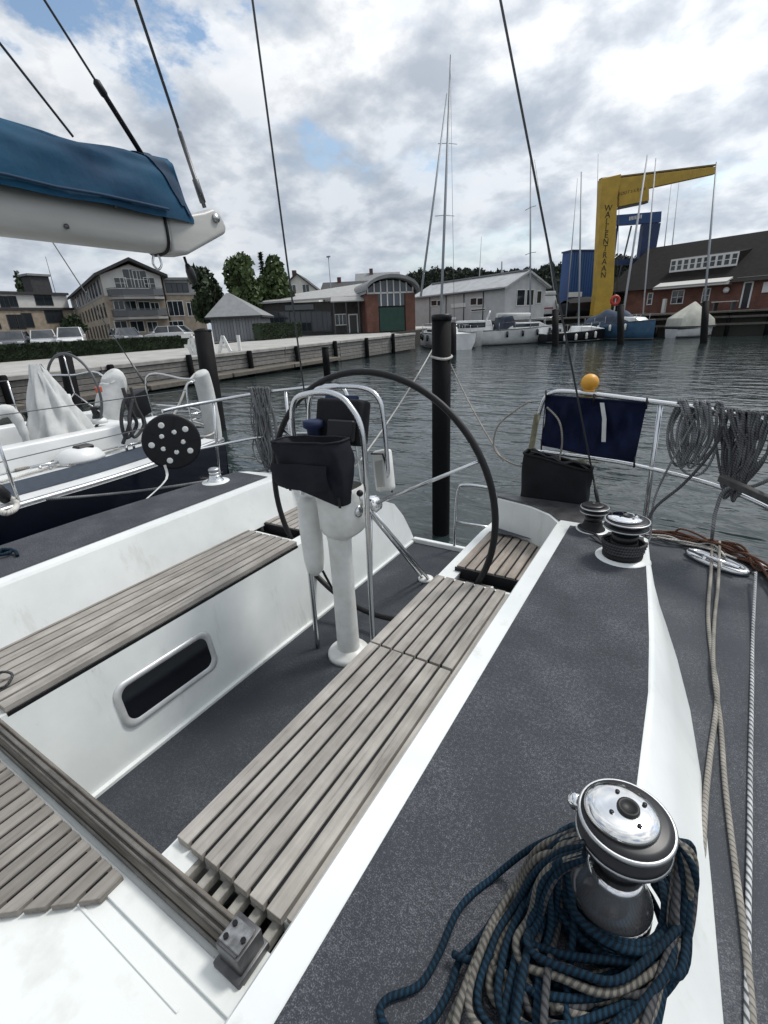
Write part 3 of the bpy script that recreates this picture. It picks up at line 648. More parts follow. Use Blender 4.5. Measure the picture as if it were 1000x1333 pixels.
def bsec(y, sc=1., z0=BZ0, z1=BZ1):
    c = (z0 + z1) / 2; h = (z1 - z0) / 2
    return [Vector((CX + .052 * sc * math.copysign(abs(math.cos(a)) ** .62, math.cos(a)), y, c + h * math.copysign(abs(math.sin(a)) ** .62, math.sin(a)))) for a in [2 * math.pi * i / 28 for i in range(28)]]
bm_ = MB(); ysb = [-3.2, -2, -1, 0, .5, 1.01]
for y in ysb: bm_.v += bsec(y)
for i in range(len(ysb) - 1):
    for k in range(28): bm_.face((i * 28 + k, i * 28 + (k + 1) % 28, (i + 1) * 28 + (k + 1) % 28, (i + 1) * 28 + k), True)
bm_.face(range(28)); ob('spar', bm_, boom_m, boom)
ec = MB(); poly = [(1.012, 2.334), (1.07, 2.338), (1.228, 2.412), (1.236, 2.432), (1.216, 2.470), (1.19, 2.478), (1.15, 2.462), (1.10, 2.449), (1.012, 2.449)]
ec.prism(poly, 'x', CX - .042, CX + .046); ecp = ob('end_cap', ec, boom_m, boom, bevel=.012, seg=3)
ob('sheave_pin', MB().lathe([(.013, 0), (.013, .006), (0, .008)], 14, Matrix.Translation((CX + .0465, 1.192, 2.450)) @ Matrix.Rotation(R(90), 4, 'Y')), alu, ecp)
ob('band', MB().tube([v + Vector((0, 0, 0)) for v in bsec(1.0, 1.05, BZ0 - .003, BZ1 + .003)], .0045, 6, closed=True), black, boom)
for y_, z_ in ((.86, 2.43), (.955, 2.435), (.99, 2.435), (.72, 2.365)): ob('rivet', MB().lathe([(.006, 0), (.006, .004), (0, .005)], 8, Matrix.Translation((CX + .051, y_, z_)) @ Matrix.Rotation(R(90), 4, 'Y')), alu_dark, boom)
ob('boom_track', MB().box(CX - .012, CX + .012, -3.1, 1.08, BZ1 - .002, BZ1 + .012), alu, boom)
ob('shackle', MB().tube(spline([(CX, .98, 2.335), (CX, .972, 2.31), (CX, .985, 2.295), (CX, 1.0, 2.31), (CX, .995, 2.336)], 4), .0035, 6), steel, boom)
bk_ = ob('mainsheet_block', MB().tube([(CX, 1.085, 2.338), (CX, 1.09, 2.315)], .004, 6).tube([(CX, 1.09, 2.318), (CX, 1.097, 2.30), (CX, 1.103, 2.275), (CX, 1.107, 2.26)], [.006, .013, .013, .005], 10), drum_b, boom)
T0 = Vector((CX, 1.195, 2.485))
ob('topping_lift', MB().tube([T0 + (MH - T0) * (i / 2) for i in range(3)], .0042, 6), wire, boom)
dT = (MH - T0).normalized()
ob('topping_fitting', MB().tube([T0, T0 + dT * .012, T0 + dT * .014, T0 + dT * .075, T0 + dT * .077, T0 + dT * .19, T0 + dT * .2], [.006, .006, .0095, .0095, .0065, .0065, .0045], 8), alu_dark, boom)
for a, b, blk in (((CX + .03, .985, 2.57), (CX, -3.05, 8.30), True), ((CX + .05, .79, 2.56), (CX, -3.05, 7.20), False)):
    a, b = Vector(a), Vector(b); d = (b - a).normalized()
    ob('lazy_line', MB().tube([a, b], .0028, 6), wire, boom)
    if blk:
        ob('shock_cord', MB().tube([a - Vector((0, -.02, .03)), a + d * .13, a + d * .135, a + d * .16, a + d * .165], [.0065, .0065, .009, .009, .004], 8), black, boom)
# ================================================================ LOOSE THINGS ON OUR YACHT
rnd = random.Random(11)
def fold(u, v, k=1.): return k * (.010 * math.sin(9 * u + 5 * v) + .006 * math.sin(23 * u - 11 * v + 1.3))
# blue sail cover over the flaked mainsail
SC = MB()
def covf(u, v):
    y = -3.0 + 4.105 * u
    k = 1 if y < .9 else max(0., 1 - ((y - .9) / .205) ** 1.6)
    k2 = 1 if y < 1.02 else max(0, (1.105 - y) / .085)
    topz = 2.585 + .02 * math.sin(y * 5 + 1) + .035 * max(0, -y) ** .7
    if y > 1.075: topz = 2.525 - (y - 1.075) / .03 * .075
    a = math.pi * (v - .5) * 2 * .5
    hw = .082 + .03 * max(0, min(1, (.9 - y) / 2))
    s_ = math.sin(a * 1.0); zz = BZ1 - .028 + (topz - BZ1 + .028) * (math.cos(a) ** .62 if math.cos(a) > 0 else 0)
    wdt = hw * math.copysign(abs(s_) ** .8, s_) * (.55 + .45 * k)
    f_ = fold(y * .8, v * 4, .7) * (1 - .8 * abs(v - .5) * 2) + .0045 * math.sin(26 * (y + (v - .5) * .9)) * max(0, min(1, (y - .3) * 2))
    return (CX + wdt + f_ * (1 if s_ > 0 else -1) * .8, y, zz + f_ * .4)
SC.grid(covf, 110, 36)
sc_o = thing('sail_cover', SC, cover_c, 'blue canvas cover laced over the mainsail on the white boom', 'sail cover', boat=True)
cr_l = [Vector(covf((y + 3.0) / 4.105, .985)) + Vector((.006, 0, -.004)) for y in [-2.9 + .1 * i for i in range(40)]]
ob('hem', MB().tube(cr_l, .004, 6), mat('cover_hem', (.005, .03, .07), .8), sc_o)
def bandf(u, v):
    t = .42 + .55 * u; y = .965 + .115 * u ** 1.4 + (v - .5) * .045
    p = Vector(covf((min(y, 1.10) + 3.0) / 4.105, t)); o = Vector((1 if t > .5 else 0, 0, .6 if t < .75 else 0)); return p + o * .0035
ob('band', MB().grid(bandf, 24, 4), MATS['cover_hem'], sc_o)

# dark pouch on the pedestal guard: open top with a flap pocket
po = empty('storage_pouch', (-1.42, 1.62, 1.36), 'dark navy canvas pouch hanging on the steel guard before the wheel', 'pouch', boat=True)
pm = MB()
def pouch(u, v):
    a = v * 2 * math.pi; ex, ey = sup(a, 1, 1, 5)
    top = Vector((-1.405 + ex * .195, 1.61 + ey * .07, 1.648 + .012 * ex + .0 * ey)); bot = Vector((-1.385 + ex * .158, 1.63 + ey * .055, 1.39 - .035 * ex))
    p = bot.lerp(top, u ** .8); b_ = math.sin(math.pi * u) * .018 + fold(u * .8 + ex, v * 3, .5); return p + Vector((ex * b_ * .6, ey * b_, 0))
pm.grid(pouch, 14, 48, cv_=True); pm.poly([pouch(0, i / 48) for i in range(48)])
ob('bag', pm, pouch_c, po)
pin = MB().grid(lambda u, v: Vector(pouch(1 - .25 * u, v)) * 1 + (Vector((-1.405, 1.61, 0)) - Vector((pouch(1 - .25 * u, v)[0], pouch(1 - .25 * u, v)[1], 0))) * (.06 + .3 * u), 3, 48, cv_=True)
pin.poly([Vector((-1.405, 1.61, 0)) * 1 + Vector((sup(i / 48 * 6.2832, 1, 1, 5)[0] * .15, sup(i / 48 * 6.2832, 1, 1, 5)[1] * .055, 1.57)) for i in range(48)])
ob('lining', pin, black_c, po)
fp = MB().grid(lambda u, v: (-1.412 + (v - .5) * .33, 1.612 - .09 - .012 * math.sin(math.pi * u) - .006 * math.sin(v * 9) + .02 * (1 - u), 1.44 + .115 * u - .018 * math.sin(math.pi * v) * (1 - u) + (v - .5) * .02), 8, 16)
ob('pocket', fp, pouch_c, po)
ob('hem', MB().tube([Vector(pouch(1, i / 60)) for i in range(60)], .006, 6, closed=True), pouch_c, po)
for q in (.60, .66, .9): ob('strap', MB().bar(Vector(pouch(.1, q)) - Vector((0, .004, 0)), Vector(pouch(.1, q)) - Vector((0, 0, .05)), .014, .003, (0, 1, 0)), black, po)

# navy cloth laced between the two stern rails
cl_ = empty('spray_cloth', (-.40, 2.86, 1.38), 'navy cloth stretched between the rails below an orange float', 'cloth', boat=True)
C4 = [ab(712, 514, y=2.85), ab(842, 524, y=2.85), ab(826, 600, y=2.85), ab(706, 578, y=2.85)]
cm_ = MB().grid(lambda u, v: C4[0].lerp(C4[1], u).lerp(C4[3].lerp(C4[2], u), v) + Vector((0, -.018 + .022 * math.sin(u * 15 + v * 4 + math.sin(u * 31)) * math.sin(math.pi * v) ** .6 + .010 * math.sin(u * 37 - v * 9) * math.sin(math.pi * v) + .02 * math.sin(math.pi * v) * math.sin(math.pi * u), -.012 * math.sin(math.pi * u) * v)), 40, 16)
ob('panel', cm_, navy_c, cl_)
ed = MB(); per = [C4[0], C4[1], C4[2], C4[3]]
ed.tube([p + Vector((0, -.02, 0)) for p in spline(per, 1, True)], .006, 6, closed=True); ob('hem', ed, navy_c, cl_)
tp = [ab(784, 524, y=2.82), ab(787, 545, y=2.815), ab(786, 575, y=2.815)]
ob('white_tape', MB().grid(lambda u, v: tp[0].lerp(tp[1], u * 2) + Vector(((v - .5) * .022, -.006, 0)) if u < .5 else tp[1].lerp(tp[2], u * 2 - 1) + Vector(((v - .5) * .022, -.006, 0)), 6, 1), white_c, cl_)
for q in (C4[0], C4[1], C4[2], C4[3], C4[0].lerp(C4[1], .5)): ob('tie', MB().tube([q + Vector((.0, -.03, .03)), q + Vector((.004, -.03, -.03))], .005, 6), black, cl_)

# black storage bag under it
bg_ = empty('storage_bag', (-.52, 2.76, .96), 'black square canvas bag standing on the stern under the navy cloth', 'bag', boat=True)
bb = MB(); bx0_, bx1_ = -.735, -.36
def bagf(u, v):
    a = v * 2 * math.pi; ex, ey = sup(a, 1, 1, 6); b_ = math.sin(math.pi * min(u, 1)) * .012 + fold(u * .5 + ex * .4, v * 2, .7)
    return Vector(((bx0_ + bx1_) / 2 - .005 + ex * (.178 + .008 * u + b_), 2.765 + ey * (.055 + b_), .955 + .40 * u - (.035 * ex) * u))
bb.grid(bagf, 14, 60, cv_=True); bb.poly([bagf(0, i / 60) for i in range(60)])
ob('bag', bb, black_c, bg_)
ob('hem', MB().tube([bagf(1, i / 60) for i in range(60)], .008, 6, closed=True), black_c, bg_)
ob('lining', MB().poly([bagf(.93, i / 60) * 1 - (bagf(.93, i / 60) - Vector((-.5525, 2.765, bagf(.93, i / 60).z))) * .04 for i in range(60)]), black_c, bg_)
cord = MB(); r5 = random.Random(3)
for k in range(2):
    pts = [Vector((-.70 + .32 * i / 7, 2.765 + r5.uniform(-.04, .04), 1.345 - .035 * (-1 + 2 * i / 7) + r5.uniform(0, .03))) for i in range(8)]
    cord.tube(spline(pts, 4), .006, 6)
thing('rope', cord, r_dark, 'dark cord ends lying across the top of the black bag', 'rope', boat=True)
# orange ball float
flo = empty('ball_float', ab(768, 511, y=2.86), 'orange ball float sitting on top of the stern rail', 'float', boat=True)
fc = ab(768, 498, y=2.87)
ob('ball', MB().sphere(fc, .047, 24, 14), orange_b, flo)
ob('neck', MB().lathe([(.02, -.075), (.028, -.06), (.03, -.035), (.01, -.03)], 16, Matrix.Translation(fc)), orange_b, flo)
# beige cord in a big loop off the stern post, a pole lashed to it
lp = [ab(x, y, y=2.80) for x, y in ((712, 530), (728, 548), (732, 575), (728, 605), (736, 612))]
lp2 = [ab(x, y, y=2.80) for x, y in ((738, 611), (715, 603), (680, 607), (655, 597), (643, 582), (648, 555), (670, 535), (690, 522))]
thing('rope', MB().tube(spline(lp, 8), .0055, 7).tube(spline(lp2, 8), .0055, 7), r_beige, 'thin beige cord hanging in a wide loop off the stern post', 'rope', boat=True)
lash = MB().tube([(-.755, 2.825, .97), (-.70, 2.83, 1.60)], .017, 8).tube([(-.715, 2.81, .98), (-.70, 2.82, 1.30)], .015, 8)
for i in range(4): lash.tube([(-.77 + .01 * i, 2.81, 1.30 + .03 * i), (-.69, 2.815, 1.31 + .03 * i)], .006, 6)
thing('rope', lash, mat('old_line', (.17, .16, .10), .85, var=.5, vscale=30), 'old olive line lashed up and down the stern post', 'rope', boat=True)
tz = [ab(748, 500, y=2.80), ab(763, 520, y=2.79), ab(770, 560, y=2.78), ab(778, 600, y=2.77), ab(787, 655, y=2.72)]

# coils on the right-hand stern rail
def coil(cx_, cy_, ztop, zbot, wid, n, dirv, seed, r_=.0065, spread=.16, pinch=.55):
    m = MB(); q = random.Random(seed); d = Vector((*dirv, 0)).normalized(); nrm = Vector((d.y, -d.x, 0))
    for i in range(n):
        o = (i / (n - 1) - .5) * spread; zb = zbot + q.uniform(-.03, .09); w = wid * q.uniform(.5, 1.25); ph = q.uniform(-.03, .03)
        c = Vector((cx_, cy_, 0)) + d * o
        pts = []
        for k in range(14):
            a = 2 * math.pi * k / 14; zz = (ztop + zb) / 2 + math.cos(a) * (ztop - zb) / 2
            t = (zz - zb) / (ztop - zb)
            side = math.sin(a)
            pts.append(c + d * (side * w * (.35 + .65 * math.sin(math.pi * min(1, t * .9 + .1))) + ph - o * pinch * (1 - t)) + nrm * (.02 * math.copysign(1, side) * (t > .75) + q.uniform(-.012, .012) + .01 * side) + Vector((0, 0, zz)))
        m.tube(spline(pts, 5, True), r_, 6, closed=True)
    return m
c1 = coil(.075, 2.815, 1.71, 1.375, .05, 15, (.9, -.2), 5)
c1.tube(spline([ab(x, y, y=2.79) for x, y in ((890, 545), (882, 580), (884, 605), (898, 618), (915, 615), (930, 590), (934, 555))], 8), .0065, 6)
thing('rope', c1, r_grey, 'pale grey coil of rope over the rail, next to the navy cloth', 'rope coil', 'coiled ropes on the stern rails', boat=True)
c2 = coil(.285, 2.735, 1.68, 1.27, .05, 24, (.75, -.55), 9, .0068, .24, 1.0)
thing('rope', c2, r_coil, 'dark grey tightly bunched coil of rope near the stern corner', 'rope coil', 'coiled ropes on the stern rails', boat=True)
c3 = coil(mx(.16), 2.80, 1.71, 1.02, .055, 16, (.9, .25), 13, .0062, .20)
for k in range(5):
    q = random.Random(k + 40); x_ = mx(.16) + q.uniform(-.1, .12); c3.tube(spline([(x_, 2.78, 1.6), (x_ + q.uniform(-.07, .07), 2.77, 1.4), (x_ + q.uniform(-.07, .07), 2.77, 1.2), (x_ + .02, 2.78, 1.02 + q.uniform(0, .1)), (x_ + .06, 2.79, 1.25), (x_ + .03, 2.79, 1.55)], 5), .006, 6)
thing('rope', c3, r_grey, 'tangled grey rope hanging from the far stern rail behind the pouch', 'rope coil', 'coiled ropes on the stern rails', boat=True)

# ropes round the near winch
def hank(seed, mth, n, r_, label, ends=(), fr=(.13, .30)):
    q = random.Random(seed); m = MB(); X0, Y0 = PW
    for i in range(n):
        # a loop: hangs from the jaws on the left, runs towards the photographer, comes back in front of the drum and climbs its right side
        jy = q.uniform(-.035, .02); k = q.random(); lx = q.gauss(0, .02); z0 = ZC + .010 + abs(q.gauss(0, .014)) + .024 * q.random(); front = q.uniform(*fr) if i % 3 else q.uniform(.05, .14)
        right = q.uniform(.082, .108); hy = ZC + .185
        pts = [(X0 - .046, Y0 - .035 + jy, hy + q.uniform(-.006, .006)), (X0 - .074 - .010 * k, Y0 - .045 + jy, hy - .030 + q.uniform(-.01, .008)), (X0 - .080 - .024 * k + lx * .5, Y0 - .062 + jy, ZC + .105 + q.uniform(-.015, .015)),
               (X0 - .079 - .032 * k + lx, Y0 - .088 + jy * .7, ZC + .045 + q.uniform(-.012, .02)), (X0 - .080 - .042 * k + lx * 1.3, Y0 - .135 - front * .15, z0 + .008), (X0 - .058 - .048 * k + lx * 1.5, Y0 - .085 - front * .78, z0),
               (X0 - .03 + q.uniform(-.03, .03), Y0 - .075 - front * .8, z0 + .006), (X0 + .04 + q.uniform(-.02, .02), Y0 - .075 - front * .45 + q.uniform(-.02, .02), z0 + .012), (X0 + .085 + q.uniform(-.01, .015), Y0 - .06 + q.uniform(-.025, .02), z0 + .022),
               (X0 + right, Y0 - .005 + q.uniform(-.02, .02), ZC + .07 + q.uniform(0, .03)), (X0 + right * .96, Y0 + .03 + q.uniform(-.015, .025), ZC + .135 + q.uniform(-.01, .02)), (X0 + .072, Y0 + .04, ZC + .175), (X0 + .05, Y0 + .06, ZC + .18)]
        m.tube(spline(pts, 7), r_, 8)
    for e in ends: m.tube(spline(e, 8), r_, 8)
    return thing('rope', m, mth, label, 'rope', boat=True)
D_ = lambda x, y, h=.009: ab(x, y, z=ZC + h)
wr = MB(); X0, Y0 = PW                       # turns lying round the foot of the drum
hank(21, r_blue, 19, .0057, 'dark blue rope hung in many loops over the near winch', ends=(
    [D_(735, 1085, .13), D_(690, 1105, .07), D_(645, 1140, .012), D_(600, 1180), D_(570, 1245), D_(545, 1283), D_(505, 1300), D_(495, 1318), D_(510, 1345), D_(560, 1370)],
    [D_(745, 1075, .14), D_(700, 1130, .06), D_(660, 1170, .014), D_(630, 1215, .012), D_(600, 1248, .012), D_(585, 1290, .01), D_(560, 1330), D_(520, 1350)],
    [D_(590, 1242, .02), D_(615, 1250, .03), D_(660, 1245, .03), D_(690, 1262, .02), D_(720, 1300, .02)],
    [(X0 + .086 * math.cos(t), Y0 + .086 * math.sin(t), ZC + .03 + .002 * t) for t in [-2.8 + .35 * i for i in range(12)]],
    [(X0 + .094 * math.cos(t), Y0 + .094 * math.sin(t), ZC + .015) for t in [-3.0 + .35 * i for i in range(12)]]))
hank(33, r_tan, 8, .0058, 'tan rope with dark flecks looped among the blue on the near winch', ends=(
    [D_(760, 1075, .15), D_(715, 1130, .10), D_(700, 1180, .05), D_(650, 1220, .02), D_(620, 1260, .014), D_(590, 1320, .01), D_(575, 1370, .01)],
    [D_(655, 1245, .02), D_(640, 1275, .016), D_(655, 1310, .012), D_(690, 1350, .012)],
    [D_(640, 1260, .03), D_(665, 1275, .035), D_(650, 1300, .03), D_(672, 1268, .03), D_(690, 1310, .02)],
    [D_(715, 1315, .03), D_(780, 1310, .03), D_(830, 1290, .03), D_(858, 1255, .04), D_(868, 1210, .07)]))
wrap = MB(); q = random.Random(77)
for k_ in range(7):
    r0 = .079 + .008 * (k_ % 4); z0 = .016 + .0095 * k_; ph = q.uniform(0, 6.28)
    wrap.tube([(X0 + (r0 + .004 * math.sin(3 * t + ph)) * math.cos(t + ph), Y0 + (r0 + .004 * math.cos(2 * t + ph)) * math.sin(t + ph), ZC + z0 + .006 * math.sin(t + ph * 2) + .0012 * t) for t in [.24 * i for i in range(27)]], .0057, 8)
thing('rope', wrap, r_blue, 'dark blue rope wound in several turns round the foot of the near winch', 'rope', boat=True)
ob_w = hank(52, r_dark, 5, .0055, 'black rope loops lying between the blue and tan ropes on the near winch')
# ropes on the side deck
def deckrope(px, r_, m, label, zs=None, B=None):
    pts = [ab(x, y, z=ZD + (h if h is not None else r_ + .001)) for x, y, h in px]
    thing('rope', MB().tube(spline(pts, 8), r_, 8), m, label, 'rope', boat=True)
deckrope([(927, 700, .06), (926, 740, .02), (922, 800, None), (928, 860, None), (934, 905, None), (925, 980, None), (918, 1050, None), (913, 1150, None), (909, 1250, None), (905, 1400, None)], .0072, r_beige, 'pale beige rope lying along the side deck beside the white coaming')
deckrope([(937, 705, .07), (935, 760, .02), (930, 810, None), (929, 870, .02), (938, 940, None), (944, 1020, None), (955, 1110, None), (966, 1190, None), (975, 1270, None), (988, 1420, None)], .0066, r_beige, 'beige rope crossing over its neighbour and running outboard along the side deck')
deckrope([(984, 745, .05), (980, 830, None), (979, 900, None), (977, 1000, None), (976, 1100, None), (974, 1200, None), (973, 1400, None)], .0058, r_fleck, 'white rope with black flecks lying outermost on the side deck')
# brown tangle along the stern edge
tg = MB(); q = random.Random(4)
for k in range(8):
    base_ = [(-.06, 2.80), (.04, 2.81), (.14, 2.80), (.24, 2.76), (.34, 2.70), (.42, 2.62), (.48, 2.5), (.50, 2.35)]
    s0 = q.choice((0, 0, 1, 2)); tg.tube(spline([(x + q.uniform(-.03, .03), y + q.uniform(-.04, .03), ZD + .02 + abs(q.gauss(.01, .025))) for x, y in base_[s0:s0 + q.randint(5, 8)]], 6), .006, 6)
thing('rope', tg, r_brown, 'tangle of thin brown rope along the toe rail at the stern corner', 'rope', boat=True)
tw = MB(); q = random.Random(14)
for k in range(3):
    tw.tube(spline([(x + q.uniform(-.03, .03), y + q.uniform(-.04, .03), ZD + .02 + abs(q.gauss(.01, .02))) for x, y in ((-.02, 2.74), (.08, 2.77), (.15, 2.74), (.26, 2.70), (.33, 2.64))], 6), .005, 6)
thing('rope', tw, r_white, 'short white rope ends mixed into the brown tangle aft of the winch', 'rope', boat=True)
# lines from the coils to the winches and deck
thing('rope', MB().tube(spline([ab(905, 545, y=2.79), ab(880, 590, y=2.77), ab(852, 650, y=2.70), (-.02, 2.62, 1.02), (-.06, 2.30, 1.10), (-.085, 2.10, 1.2)], 8), .0055, 7), r_grey, 'grey line leading from the pale coil down to the chrome lid winch', 'rope', boat=True)
thing('rope', MB().tube(spline([ab(940, 555, y=2.76), ab(925, 590, y=2.75), ab(890, 630, y=2.70), ab(850, 665, y=2.60), (-.05, 2.25, 1.11)], 8), .0075, 7), r_dark, 'thick black line slanting down from the rail between the two coils', 'rope', boat=True)
thing('rope', MB().tube(spline([ab(1010, 620, y=2.5), ab(980, 633, y=2.62), ab(945, 637, y=2.70), ab(932, 665, y=2.68), ab(928, 690, y=2.62), ab(927, 702, z=ZD + .06)], 8), .0085, 7), r_grey, 'doubled grey rope bending down from the dark coil to the deck', 'rope', boat=True)
thing('rope', MB().tube(spline([(-.16, 2.08, 1.17), (-.20, 2.14, 1.165), (-.235, 2.2, 1.17), (-.30, 2.22, 1.175), (-.32, 2.28, 1.175), (-.24, 2.33, 1.18)], 8), .0055, 7).tube(spline([(-.02, 2.08, 1.22), (-.09, 2.09, 1.20), (-.18, 2.10, 1.17), (-.25, 2.15, 1.18)], 8), .005, 7), r_dark, 'black line passing between the two aft winches', 'rope', boat=True)
tailr = MB()
for k in range(4): tailr.tube([Vector((-.105 + .074 * math.cos(t) * (1 + .04 * k % 2), 2.02 + .074 * math.sin(t), ZC + .03 + .012 * k + .0018 * t)) for t in [i * .35 for i in range(19)]], .0062, 6)
thing('rope', tailr, r_dark, 'black rope wound in turns round the chrome lid winch', 'rope', boat=True)
thing('rope', MB().tube(spline([(-2.05, .40, ZS + .008), (-2.02, .44, ZS + .03), (-1.98, .46, ZS + .02), (-1.95, .42, ZS + .008), (-1.99, .38, ZS + .008), (-2.04, .33, ZS + .006)], 8), .005, 7), r_dark, 'short dark rope end curled on the forward end of the far bench', 'rope', boat=True)
kn = ab(8, 722, z=ZC + .01)
thing('rope', MB().tube(spline([kn + Vector(v) for v in ((-.06, 0, 0), (-.02, .03, .012), (.02, .01, .01), (0, -.03, .012), (-.03, 0, .02), (.02, .03, .012), (.07, .02, 0))], 8), .008, 7), r_blue, 'short blue rope knot lying on the far grey coaming', 'rope', boat=True)

# black reel of tape on the far lifeline
rc = ab(224, 575, x=-3.27); RR = .205
rl = empty('line_reel', (rc.x, rc.y, rc.z - RR), 'black disc reel with white holes hanging on the far lifeline', 'reel', boat=True)
Q = Vector((.80, -.60, .05)).to_track_quat('Z', 'Y').to_matrix().to_4x4(); Tm = Matrix.Translation(rc) @ Q
ob('disc', MB().lathe([(RR, -.03), (RR + .004, -.026), (RR + .004, -.022), (RR - .02, -.018), (RR - .02, .014), (RR + .004, .02), (RR + .004, .026), (RR, .03), (RR * .93, .032), (.04, .034), (.0, .036)], 48, Tm), black, rl)
for a in range(5):
    an = R(90 + 72 * a + 20)
    for rr_, hr_ in ((.142, .022), (.08, .0175)):
        an2 = an + (0 if rr_ > .08 else R(30))
        ob('hole', MB().lathe([(hr_, .0325), (hr_, .0375), (hr_ * .8, .0385), (0, .0385)], 16, Tm @ Matrix.Translation((rr_ * math.cos(an2), rr_ * math.sin(an2), 0))), white_p, rl)
for a in range(5):
    an = R(90 + 72 * a + 56); ob('rib', MB().bar(Tm @ Vector((.03 * math.cos(an), .03 * math.sin(an), .036)), Tm @ Vector((.19 * math.cos(an), .19 * math.sin(an), .034)), .006, .006, Q.to_3x3() @ Vector((0, 0, 1))), blackr, rl)
st_ = ab(190, 652, x=-2.80, )
thing('strap', MB().grid(lambda u, v: spline([rc + Vector((.03, -.12, -.15)), rc + Vector((.06, -.15, -.25)), (-2.82, ab(190, 652, x=-2.8).y, ZC - .02)], 4)[round(u * 8)] + Vector((0, (v - .5) * .022, 0)), 8, 1), white_c, 'white webbing strap running from the black reel down to the coaming', 'strap', boat=True)

rail_dk = mat('old_dark_wood', (.06, .058, .055), .8, var=.5, vscale=20)
# old wooden plank against the stanchion, right
pk = [ab(938, 622, y=2.62), ab(1010, 655, y=2.45)]
thing('wooden_plank', MB().bar(pk[0], pk[1] + (pk[1] - pk[0]) * .3, .035, .03), rail_dk, 'dark weathered plank end lying on the lower rail beside the dark coil', 'plank', boat=True, bevel=.003)

# ---------------------------------------------------------------- trim: tip the whole yacht about the photographer
B1 = Matrix((BB[0], BB[1], BB[2])).transposed(); B2 = Matrix((WB[0], WB[1], WB[2])).transposed()
TILT = Matrix.Translation(EYE) @ (B2 @ B1.transposed()).to_4x4() @ Matrix.Translation(-EYE)
for o in BOAT: o.matrix_basis = TILT @ MW[o]
# ================================================================ THE HARBOUR
def struct(name, mb, m, **k): o = ob(name, mb, m, **k); o['kind'] = 'structure'; return o
wm = bpy.data.materials.new('harbour_water'); wm.use_nodes = True; t = wm.node_tree; l = t.links.new; p = t.nodes['Principled BSDF']
p.inputs['Base Color'].default_value = (.020, .030, .030, 1); p.inputs['Roughness'].default_value = .06; p.inputs['IOR'].default_value = 1.33; p.inputs['Specular IOR Level'].default_value = .5
oc = N(t, 'ShaderNodeNewGeometry').outputs['Position']
mp = N(t, 'ShaderNodeMapping'); mp.inputs['Rotation'].default_value = (0, 0, R(35)); mp.inputs['Scale'].default_value = (1, 2.1, 1); l(oc, mp.inputs[0])
wa = N(t, 'ShaderNodeTexNoise', Scale=.75, Detail=3, Roughness=.5, Distortion=.7); l(mp.outputs[0], wa.inputs['Vector'])
wb = N(t, 'ShaderNodeTexNoise', Scale=2.3, Detail=3, Roughness=.5, Distortion=.4); l(mp.outputs[0], wb.inputs['Vector'])
sm_ = N(t, 'ShaderNodeMath', operation='MULTIPLY_ADD'); l(wb.outputs['Fac'], sm_.inputs[0]); sm_.inputs[1].default_value = .24; l(wa.outputs['Fac'], sm_.inputs[2])
bp = N(t, 'ShaderNodeBump', Strength=1., Distance=.07); l(sm_.outputs[0], bp.inputs['Height']); l(bp.outputs[0], p.inputs['Normal'])
struct('water', MB().poly([(-1500, -1500, 0), (1500, -1500, 0), (1500, 2500, 0), (-1500, 2500, 0)]), wm)

concrete = mat('concrete', (.40, .39, .365), .85, var=.28, vscale=1.2, bump=.002, bscale=20)
asphalt = mat('asphalt', (.12, .12, .12), .9, var=.3, vscale=2)
quay_w = teak_mat('quay_wood', (.25, .245, .235), (.19, .187, .18), (.10, .098, .094), (1, .03, 1))
quay_wx = teak_mat('quay_wood_cross', (.20, .185, .16), (.13, .12, .105), (.055, .05, .045), (.03, 1, 1))
pile_m = mat('tarred_pile', (.0055, .0055, .0065), .75, var=.5, vscale=8, spec=.15, bump=.006, bscale=14, stretch=(1, 1, .2))
brick = mat('brick_red', (.19, .066, .044), .85, var=.5, vscale=3, rnd=.0)
def brick_mat(name, c1, c2, mortar, sc=1.):
    m = mat(name, c1, .85, spec=.2); t = m.node_tree; l = t.links.new
    b = N(t, 'ShaderNodeTexBrick', Scale=sc); b.inputs['Color1'].default_value = (*c1, 1); b.inputs['Color2'].default_value = (*c2, 1); b.inputs['Mortar'].default_value = (*mortar, 1)
    b.inputs['Mortar Size'].default_value = .012; b.inputs['Brick Width'].default_value = .25; b.inputs['Row Height'].default_value = .075
    tc_ = N(t, 'ShaderNodeTexCoord'); s_ = N(t, 'ShaderNodeSeparateXYZ'); l(tc_.outputs['Object'], s_.inputs[0]); ad = N(t, 'ShaderNodeMath', operation='ADD'); l(s_.outputs['X'], ad.inputs[0]); l(s_.outputs['Y'], ad.inputs[1])
    cx_ = N(t, 'ShaderNodeCombineXYZ'); l(ad.outputs[0], cx_.inputs[0]); l(s_.outputs['Z'], cx_.inputs[1]); l(cx_.outputs[0], b.inputs['Vector'])
    n = N(t, 'ShaderNodeTexNoise', Scale=1.3, Detail=5); l(tc_.outputs['Object'], n.inputs['Vector']); r = ramp(t, [(.3, .72), (.7, 1.15)]); l(n.outputs['Fac'], r.inputs[0])
    mm = N(t, 'ShaderNodeMix', data_type='RGBA', blend_type='MULTIPLY'); mm.inputs['Factor'].default_value = 1; l(b.outputs['Color'], mm.inputs['A']); l(r.outputs[0], mm.inputs['B'])
    l(mm.outputs['Result'], t.nodes['Principled BSDF'].inputs['Base Color']); return m
brick_r = brick_mat('brick_wall_red', (.20, .068, .045), (.15, .048, .034), (.16, .13, .11))
brick_t = brick_mat('brick_wall_tan', (.37, .295, .215), (.31, .245, .18), (.34, .31, .26))
brick_d = brick_mat('brick_wall_dark', (.13, .06, .048), (.10, .045, .038), (.13, .11, .10))
render_w = mat('render_white', (.60, .59, .56), .85, var=.15, vscale=.8)
